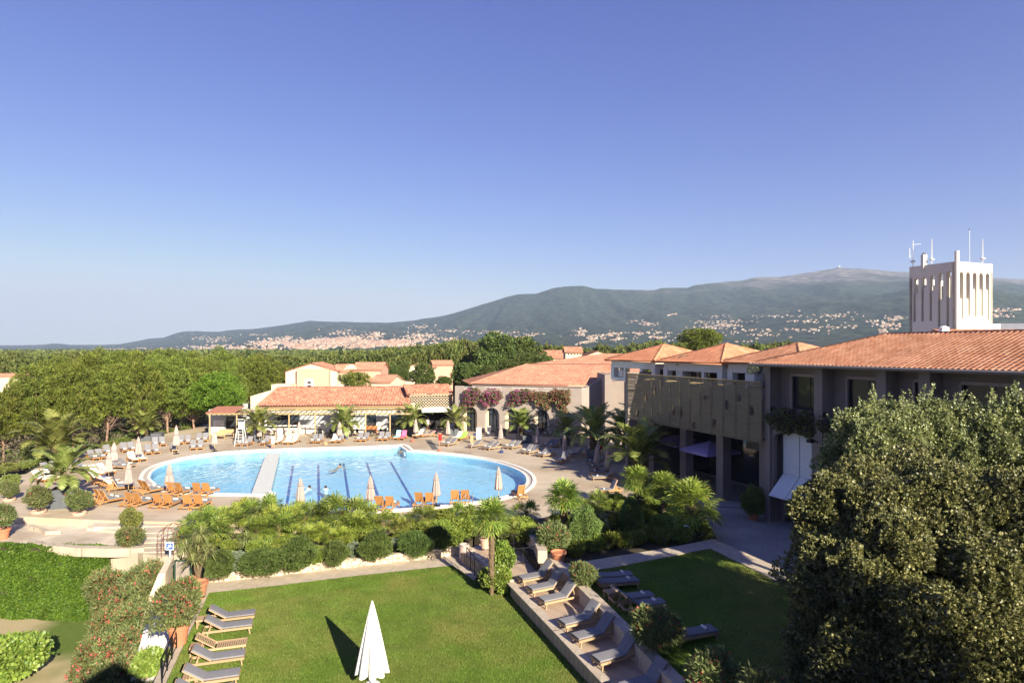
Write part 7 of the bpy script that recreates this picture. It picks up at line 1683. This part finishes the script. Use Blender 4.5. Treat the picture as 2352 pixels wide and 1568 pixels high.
# low walls between deck and shaded terrace
for i, (px, lab) in enumerate((([(1312, 1016), (1360, 1026)], 'pale low wall behind the parasols below the largest palm'), ([(1395, 1043), (1432, 1054)], 'pale low wall with sloping cap in front of the shaded terrace'))):
    P = [W(x, y, ZP) for x, y in px]; m = MB(); a, b = P; a.z = b.z = ZP+.45; m.bar(a, b, .3, .9); a2 = a.copy(); b2 = b.copy(); a2.z = b2.z = ZP+.93; m.bar(a2, b2, .4, .06); tag(m.build('low_wall', M['plaza']), lab, 'wall')
# railings
def railing(name, pts, z, h, mat, label, n=8, cross=True):
    P = [W(x, y, z) for x, y in pts]; m = MB()
    for i in range(len(P)-1):
        a, b = P[i], P[i+1]; up = Vector((0, 0, h)); m.bar(a+up, b+up, .04, .04); m.bar(a+up*.55, b+up*.55, .025, .025); m.bar(a+up*.12, b+up*.12, .025, .025); k = max(1, round((b-a).length/.9))
        for j in range(k+1): p = a.lerp(b, j/k); m.bar(p, p+up, .04, .04)
        if cross:
            for j in range(k): p = a.lerp(b, j/k); q = a.lerp(b, (j+1)/k); m.bar(p+up*.12, q+up*.97, .018, .018); m.bar(p+up*.97, q+up*.12, .018, .018)
    return tag(m.build(name, mat), label, 'railing')
railing('railing', [(1072, 1296), (1100, 1334)], .45, .95, M['dark_metal'], 'dark metal railing on the short stone wall by the steps', cross=False)
railing('railing', [(1150, 1270), (1238, 1264)], DZ, 1.0, M['dark_metal'], 'dark metal gate with crossed bars at the far end of the wooden terrace')
railing('railing', [(1172, 1300), (1232, 1292)], DZ, .9, M['dark_metal'], 'dark metal railing with crossed bars in front of the gate')
railing('railing', [(1345, 1046), (1358, 1048)], ZP, .9, M['rust'], 'short rusty railing beside the shaded parasols', cross=False)
railing('railing', [(448, 1385), (372, 1568)], 0, .9, M['dark_metal'], 'dark iron railing behind the large potted oleander along the ramp')
# steps to the wooden terrace
m = MB()
for i in range(4):
    q = [W(x, y, .15*(i+1)) for x, y in ((1076+i*16, 1266-i*3), (1118+i*12, 1314-i*6), (1140+i*8, 1310-i*8), (1110+i*8, 1262-i*5))]
    m.prism([(p.x, p.y) for p in q], 0, .15*(i+1)-.003*i)
struct(m.build('steps', M['stone_path']))
# fence in the planting
ft = thing('mesh_fence', 'dark green mesh fence with round posts inside the sunny planting', 'fence', (0, 0, 0)); fp = [W(x, y, .42) for x, y in ((478, 1262), (505, 1262), (730, 1240), (865, 1232), (930, 1226), (985, 1222), (1065, 1215))]
for p in fp: m = MB(); m.tube([p, p+Vector((0, 0, 1.25))], .045, 8); m.build('post', M['greenmetal'], ft)
m = MB()
for i in range(len(fp)-1):
    a, b = fp[i], fp[i+1]; n = max(2, int((b-a).length/.25))
    for k in range(n): p = a.lerp(b, k/n); m.bar(p, p+Vector((0, 0, 1.15)), .006, .006)
    for k in range(7): z = Vector((0, 0, .05+k*.18)); m.bar(a+z, b+z, .006, .006)
m.build('mesh_panel', M['greenmetal'], ft)
# arch trellis and the blue sign
t = thing('garden_arch', 'rusty iron garden arch with ladder like sides at the foot of the pale steps', 'trellis', W(392, 1272, .55), .15)
for y in (-.45, .45):
    m = MB()
    for r_ in (.55, .32): m.tube([(-r_, y, 0), (-r_*.98, y, 1.1)]+[(-r_*math.cos(a), y, 1.1+.55*math.sin(a)) for a in np.linspace(.2, math.pi-.2, 8)]+[(r_*.98, y, 1.1), (r_, y, 0)], .018, 6)
    m.build('hoop', M['rust'], t)
m = MB()
for z in (.35, .75, 1.1):
    for x in (-.55, .55): m.bar((x, -.45, z), (x, .45, z), .018, .018); m.bar((x, -.45, z), (x*.58, -.45, z), .018, .018); m.bar((x, .45, z), (x*.58, .45, z), .018, .018)
for a in np.linspace(.5, math.pi-.5, 4): m.bar((-.55*math.cos(a), -.45, 1.1+.55*math.sin(a)), (-.55*math.cos(a), .45, 1.1+.55*math.sin(a)), .018, .018)
m.build('crossbar', M['rust'], t)
sb_ = W(391, 1300, .3); t = thing('sign', 'small blue square sign with a white diver symbol on a white post', 'sign', sb_, 0)
m = MB(); m.box(-.04, .04, -.03, .03, -.6, 1.35); m.build('post', M['white_metal'], t)
m = MB(); m.box(-.22, .22, -.07, -.035, .92, 1.34); m.box(-.18, .18, -.076, -.071, .96, 1.30, 1)
m.add([(-.11, -.08, 1.02), (.12, -.08, 1.10), (.08, -.08, 1.17), (-.02, -.08, 1.12), (-.12, -.08, 1.08)], [(0, 1, 2, 3, 4)], 2); m.add([(.05+.045*math.cos(a), -.08, 1.2+.045*math.sin(a)) for a in np.linspace(0, 5.6, 9)], [tuple(range(9))], 2); m.add([(-.02, -.081, 1.12), (-.10, -.081, 1.2), (-.07, -.081, 1.23), (.03, -.081, 1.15)], [(0, 1, 2, 3)], 2)
m.build('panel', [M['white_metal'], mk('sign blue', (.03, .10, .50), (.025, .09, .45), 3, .5), M['white_cloth']], t)
# dark gate and white ramp wall at the left
t = thing('gate', 'dark green framed gate panel standing at the head of the left ramp', 'gate', W(402, 1338, 0), R(-3))
m = MB(); 
for x in (0, .85): m.box(x-.03, x+.03, -.03, .03, 0, 1.2)
m.box(.032, .818, -.02, .02, 1.14, 1.2); m.box(.032, .818, -.02, .02, .02, .08); m.build('frame', M['greenmetal'], t)
m = MB(); m.box(.04, .81, -.008, .008, .09, 1.13); m.build('panel', mk('gate mesh', (.30, .26, .22), (.24, .2, .17), 8, .8), t)
def sloped_wall(name, pts, th, mat, label):
    """pts: (px, y, z_top, z_bottom), pixel given at z_top"""
    P = [W(x, y, zt) for x, y, zt, zb in pts]; m = MB(); V = []
    for i, p in enumerate(P):
        d = (P[min(i+1, len(P)-1)]-P[max(i-1, 0)]); d.z = 0; n = Vector((-d.y, d.x, 0)).normalized()*th/2; zb = pts[i][3]; zt = pts[i][2]
        V += [(p.x-n.x, p.y-n.y, zb), (p.x+n.x, p.y+n.y, zb), (p.x+n.x, p.y+n.y, zt), (p.x-n.x, p.y-n.y, zt)]
    Fs = [(0, 1, 2, 3), tuple(4*(len(P)-1)+k for k in (3, 2, 1, 0))]
    for i in range(len(P)-1):
        for k in range(4): Fs.append((4*i+k, 4*i+(k+1) % 4, 4*i+4+(k+1) % 4, 4*i+4+k))
    m.add(V, Fs); return tag(m.build(name, mat), label, 'wall')
sloped_wall('ramp_wall', [(392, 1278, .9, -3.5), (372, 1316, .75, -3.5), (350, 1370, -.2, -3.5), (330, 1440, -1.0, -3.5), (316, 1510, -1.7, -3.5), (300, 1600, -2.3, -3.6)], .32, M['cream'], 'bright cream white sloping wall of the ramp going down left of the lawn')
m = MB(); q = [W(x, y, z) for x, y, z in ((400, 1340, 0), (432, 1396, -.1), (352, 1600, -1.0), (300, 1620, -2.0), (345, 1440, -1.2), (372, 1345, -.2))]
m.prism([(p.x, p.y) for p in q], -3.7, [p.z for p in q]); struct(m.build('ramp', M['coping']))

# ================================================================ people
def body(joints, edges, mat, name, parent, sub=1):
    me = bpy.data.meshes.new(name); me.from_pydata([j[0] for j in joints], edges, []); o = bpy.data.objects.new(name, me); COL.objects.link(o)
    o.modifiers.new('s', 'SKIN'); o.modifiers.new('u', 'SUBSURF').levels = sub
    for i, j in enumerate(joints):
        r = j[1]; r = (r, r) if not hasattr(r, '__len__') else r; o.data.skin_vertices[0].data[i].radius = r
    o.data.skin_vertices[0].data[0].use_root = True
    dg = bpy.context.evaluated_depsgraph_get(); dg.update(); nm = bpy.data.meshes.new_from_object(o.evaluated_get(dg)); bpy.data.objects.remove(o)
    nm.materials.clear(); nm.materials.append(mat); nm.polygons.foreach_set('use_smooth', [True]*len(nm.polygons)); nm.name = name
    return link(name, nm, parent)
def person(label, loc, rz, pose, cloth, dress=False, scale=1.0):
    t = thing('person', label, 'person', loc, rz, None, scale); k = pose
    st = dict(pel=(0, 0, .94), ch=(0, 0, 1.28), nk=(0, 0, 1.47), hd=(0, -.01, 1.6), top=(0, 0, 1.7), la=(-.2, 0, 1.4), le=(-.27, .02, 1.12), lh=(-.29, -.08, .86), ra=(.2, 0, 1.4), re=(.27, .02, 1.12), rh=(.29, -.08, .86), lk=(-.11, -.02, .5), lf=(-.12, .02, .07), lt=(-.13, -.15, .04), rk=(.11, -.02, .5), rf=(.12, .02, .07), rt=(.13, -.15, .04))
    if k == 'walk': st.update(lk=(-.1, -.18, .52), lf=(-.1, -.2, .08), lt=(-.1, -.36, .05), rk=(.1, .08, .5), rf=(.1, .32, .14), rt=(.1, .22, .05), le=(-.26, .14, 1.14), lh=(-.24, .1, .9), re=(.26, -.12, 1.14), rh=(.22, -.3, .98))
    if k == 'sit': st.update(pel=(0, 0, .5), ch=(0, -.12, .82), nk=(0, -.2, 1.0), hd=(0, -.27, 1.12), top=(0, -.3, 1.22), la=(-.2, -.14, .95), le=(-.26, -.3, .72), lh=(-.12, -.5, .62), ra=(.2, -.14, .95), re=(.26, -.3, .72), rh=(.12, -.5, .6), lk=(-.14, -.44, .54), lf=(-.14, -.5, .12), lt=(-.14, -.64, .06), rk=(.14, -.44, .54), rf=(.14, -.5, .12), rt=(.14, -.64, .06))
    if k == 'swim': st.update(pel=(0, .5, -.25), ch=(0, .18, -.1), nk=(0, .04, 0.02), hd=(0, -.03, .13), top=(0, -.03, .24), la=(-.2, .08, -.06), le=(-.38, -.15, -.1), lh=(-.3, -.42, -.08), ra=(.2, .08, -.06), re=(.38, -.15, -.1), rh=(.3, -.42, -.08), lk=(-.12, .9, -.35), lf=(-.12, 1.25, -.3), lt=(-.12, 1.4, -.32), rk=(.12, .9, -.32), rf=(.12, 1.25, -.28), rt=(.12, 1.4, -.3))
    J = ['pel', 'ch', 'nk', 'hd', 'top', 'la', 'le', 'lh', 'ra', 're', 'rh', 'lk', 'lf', 'lt', 'rk', 'rf', 'rt']
    rad = dict(pel=(.15, .11), ch=(.165, .11), nk=.055, hd=.085, top=.06, la=.05, le=.04, lh=.03, ra=.05, re=.04, rh=.03, lk=.065, lf=.04, lt=.035, rk=.065, rf=.04, rt=.035)
    js = [(st[j], rad[j]) for j in J]; js += [(tuple(Vector(st['pel'])+Vector((-.09, -.01, -.06))), .09), (tuple(Vector(st['pel'])+Vector((.09, -.01, -.06))), .09)]
    E = [(0, 1), (1, 2), (2, 3), (3, 4), (1, 5), (5, 6), (6, 7), (1, 8), (8, 9), (9, 10), (0, 17), (17, 11), (11, 12), (12, 13), (0, 18), (18, 14), (14, 15), (15, 16)]
    for s_, h in ((-1, 'lh'), (1, 'rh')):      # hands: five short fingers and a palm
        b0 = Vector(st[h]); el = Vector(st['le' if h == 'lh' else 're']); d = (b0-el).normalized(); i0 = J.index(h); sd2 = d.cross(Vector((0, 1, .2))).normalized()
        for q in range(5):
            o_ = (q-2)*.017; i1 = len(js); ln = (.05, .07, .078, .072, .055)[q]
            js.append((tuple(b0+d*(.045 if q else .01)+sd2*o_*(1 if q else 1.8)), .011)); js.append((tuple(b0+d*(.045+ln if q else .05)+sd2*(o_*1.15 if q else -.06)+Vector((0, -.015, 0))), .008)); E += [(i0, i1), (i1, i1+1)]
    body(js, E, M['skin'], 'body', t)
    if cloth:
        js2 = [(st['pel'], (.175, .135)), (st['ch'], (.185, .135)), (tuple(Vector(st['nk'])*.75+Vector(st['ch'])*.25), .1), (st['la'], .07), (tuple(Vector(st['la']).lerp(Vector(st['le']), .6)), .062), (st['ra'], .07), (tuple(Vector(st['ra']).lerp(Vector(st['re']), .6)), .062)]; E2 = [(0, 1), (1, 2), (1, 3), (3, 4), (1, 5), (5, 6)]
        if dress: js2 += [((0, 0, .7), (.2, .17)), ((0, 0, .42 if k != 'walk' else .3), (.23, .2))]; E2 += [(0, 7), (7, 8)]
        else:
            for a_, b_ in (('lk', -1), ('rk', 1)): i = len(js2); js2 += [(tuple(Vector(st['pel'])+Vector((b_*.09, -.01, -.08))), .11), (tuple(Vector(st['pel']).lerp(Vector(st[a_]), .85)), .09)]; E2 += [(0, i), (i, i+1)]
        body(js2, E2, cloth, 'clothing', t)
    h = Vector(st['hd']); m = MB(); m.lathe([(.02, .115), (.07, .1), (.098, .05), (.105, 0), (.1, -.05), (.07, -.1)], 12, c=(h.x, h.y+.025, h.z+.02)); m.build('hair', M['hair'], t, smooth=True)
    m = MB(); m.box(h.x-.035, h.x-.018, h.y-.096, h.y-.088, h.z+.005, h.z+.018, 0); m.box(h.x+.018, h.x+.035, h.y-.096, h.y-.088, h.z+.005, h.z+.018, 0); m.add([(h.x-.012, h.y-.088, h.z-.03), (h.x+.012, h.y-.088, h.z-.03), (h.x, h.y-.115, h.z-.028), (h.x, h.y-.088, h.z+.01)], [(0, 1, 2), (0, 2, 3), (1, 3, 2)], 1); m.box(h.x-.022, h.x+.022, h.y-.092, h.y-.084, h.z-.062, h.z-.054, 2); m.build('face', [M['hair'], M['skin'], M['red']], t)
    return t
person('person in red shirt and shorts standing at the far corner of the pool', W(1011, 1024, ZP), R(170), 'stand', M['red'])
person('person in white bending forward as they walk in front of the lounger row', W(627, 1031, ZP), R(200), 'walk', M['white_cloth'])
person('person in a long white dress in front of the dark doorway', W(983, 987, ZP), R(10), 'stand', M['white_cloth'], True)
person('person in a blue dress standing inside the dark doorway', W(1012-45+2, 976, ZP), R(5), 'stand', M['blue_cloth'], True)
person('dark haired person in white sitting on a towel lounger at the left', W(246, 1088, ZP), R(110), 'sit', M['white_cloth'])
person('swimmer near the third lane line in the far half of the pool', W(781, 1070, ZP-.1)+Vector((0, 0, .0)), R(150), 'swim', None)
person('left one of the two swimmers close together near the front parasols', W(711, 1121, ZP-.1), R(140), 'swim', M['white_cloth']); person('right one of the two swimmers close together near the front parasols', W(748, 1122, ZP-.1), R(200), 'swim', M['white_cloth'])
person('swimmer holding on to the notch at the far right corner of the pool', W(922, 1036, ZP-.1), R(30), 'swim', None)
person('person in pale blue shirt standing beside the shaded parasols', W(1362, 1047, ZP), R(60), 'stand', mk('pale blue cloth', (.4, .5, .65), (.35, .45, .6), 5, .9)); person('person in red top standing just right of the one in pale blue', W(1382, 1046, ZP), R(-20), 'stand', M['red'])
# stones and rocks on the shaded lawn edge
# hotel block shades the foreground corner, an added unseen wing shades the terrace

# ================================================================ the hotel block around the camera, and an unseen wing added to shade the terrace
def on_s(s_, y): return (C0.x+.388*s_+.9217*y, C0.y-.9217*s_+.388*y)
hw = thing('added_shade_wing', 'unseen tall taupe wing right of the viewpoint, added to shade the stone terrace', 'building', (0, 0, 0))
m = MB(); m.prism([on_s(35, -1.8), on_s(75, -1.8), on_s(75, 11), on_s(35, 11)], 0, 17.2); m.build('wall', M['taupe_dark'], hw)
vb = thing('viewpoint_block', 'hotel block with a small gable directly behind the viewpoint balcony', 'building', (0, 0, 0))
m = MB(); m.box(-34, 30, -14, -.9, -3.5, 11.1); m.build('wall', M['taupe'], vb)
m = MB(); m.add([(-3.9, -.95, 11.11), (2.9, -.95, 11.11), (-.6, -.95, 13.3), (-3.9, -9, 11.11), (2.9, -9, 11.11), (-.6, -9, 13.3)], [(0, 1, 2), (5, 4, 3), (0, 2, 5, 3), (1, 4, 5, 2)]); m.build('gable', M['taupe'], vb)
# unseen evergreen outside the frame on the right, placed and shaped for its shade
def S3(x, y, z, r): return (x, y, z, r)
bl = [S3(15.3, 7.6, 8.3, 1.9), S3(15.0, 8.2, 6, 1.7), S3(14.6, 7, 4.5, 1.7), S3(15.8, 6.5, 9.8, 1.6)]
t = big_crown('evergreen_tree', 203, bl, .2, 22, LM['ever'], 'large unseen evergreen outside the lower right of the frame, added for its shade', 0)
m = MB(); m.tube([(15.2, 7.6, .2), (15.2, 7.6, 4), (15.3, 7.6, 7)], [.3, .24, .1], 8); m.build('trunk', M['bark'], t)
# short mown grass blades on the lawns
def blades(poly_px, z, n, seed, h=.045):
    rg = np.random.default_rng(seed); poly = [W(x, y, z) for x, y in poly_px]; xs = [q.x for q in poly]; ys = [q.y for q in poly]
    X = rg.uniform(min(xs), max(xs), n*3); Y = rg.uniform(min(ys), max(ys), n*3); ins = np.zeros(len(X), bool)
    for i in range(len(poly)):
        a, b = poly[i], poly[i-1]; c = ((a.y > Y) != (b.y > Y)) & (X < (b.x-a.x)*(Y-a.y)/((b.y-a.y) or 1e-9)+a.x); ins ^= c
    ok_ = ins & (np.abs(X/np.maximum(Y, 1)) < .86) & (Y > 21.5); X = X[ok_][:n]; Y = Y[ok_][:n]; k = len(X)
    B0 = np.stack([X, Y, np.full(k, z)], 1); a = rg.uniform(0, 6.283, k); w = rg.uniform(.006, .014, k); s = np.stack([np.cos(a)*w, np.sin(a)*w, np.zeros(k)], 1); t = np.stack([rg.normal(0, .02, k), rg.normal(0, .02, k), h*rg.uniform(.5, 1.2, k)], 1)
    V = np.stack([B0-s, B0+s, B0+t+s*.3, B0+t-s*.3], 1).reshape(-1, 3); return V, np.arange(4*k).reshape(-1, 4)
gm_ = leafmat('grass blades', (.11, .17, .022), (.20, .28, .05), .3, .0, .08)
_nt = gm_.node_tree; _h = [q for q in _nt.nodes if q.type == 'HUE_SAT'][0]; _tc = [q for q in _nt.nodes if q.type == 'TEX_COORD'][0]; _n = N(_nt, 'ShaderNodeTexNoise', i_Scale=.25, i_Detail=6.0, i_Roughness=.6); _nt.links.new(_tc.outputs['Object'], _n.inputs['Vector'])
_r = N(_nt, 'ShaderNodeValToRGB'); _r.color_ramp.elements[0].position = .46; _r.color_ramp.elements[1].position = .66; _r.color_ramp.elements[1].color = (.75, .75, .75, 1); _nt.links.new(_n.outputs[0], _r.inputs[0]); _m = N(_nt, 'ShaderNodeMix', data_type='RGBA'); _m.inputs[7].default_value = (.30, .27, .085, 1); _nt.links.new(_r.outputs[0], _m.inputs[0])
_o = [l.to_socket for l in _nt.links if l.from_node == _h]; _nt.links.new(_h.outputs[0], _m.inputs[6])
for _s in _o: _nt.links.new(_m.outputs[2], _s)
pr = [blades([(480, 1361), (640, 1344), (800, 1324), (1040, 1298), (1075, 1322), (1110, 1350), (1180, 1362), (1240, 1425), (1420, 1620), (900, 1720), (320, 1700)], 0, 240000, 1), blades([(1400, 1302), (1632, 1257), (1835, 1345), (2400, 1620), (1700, 1700), (1510, 1520), (1300, 1290)], LZ, 110000, 2)]
V, Fq, _ = cat([(v, f, 0) for v, f in pr]); tag(link('grass', npmesh('grass', V, Fq, gm_)), 'short mown grass blades covering the two lawns', 'grass', kind='stuff')
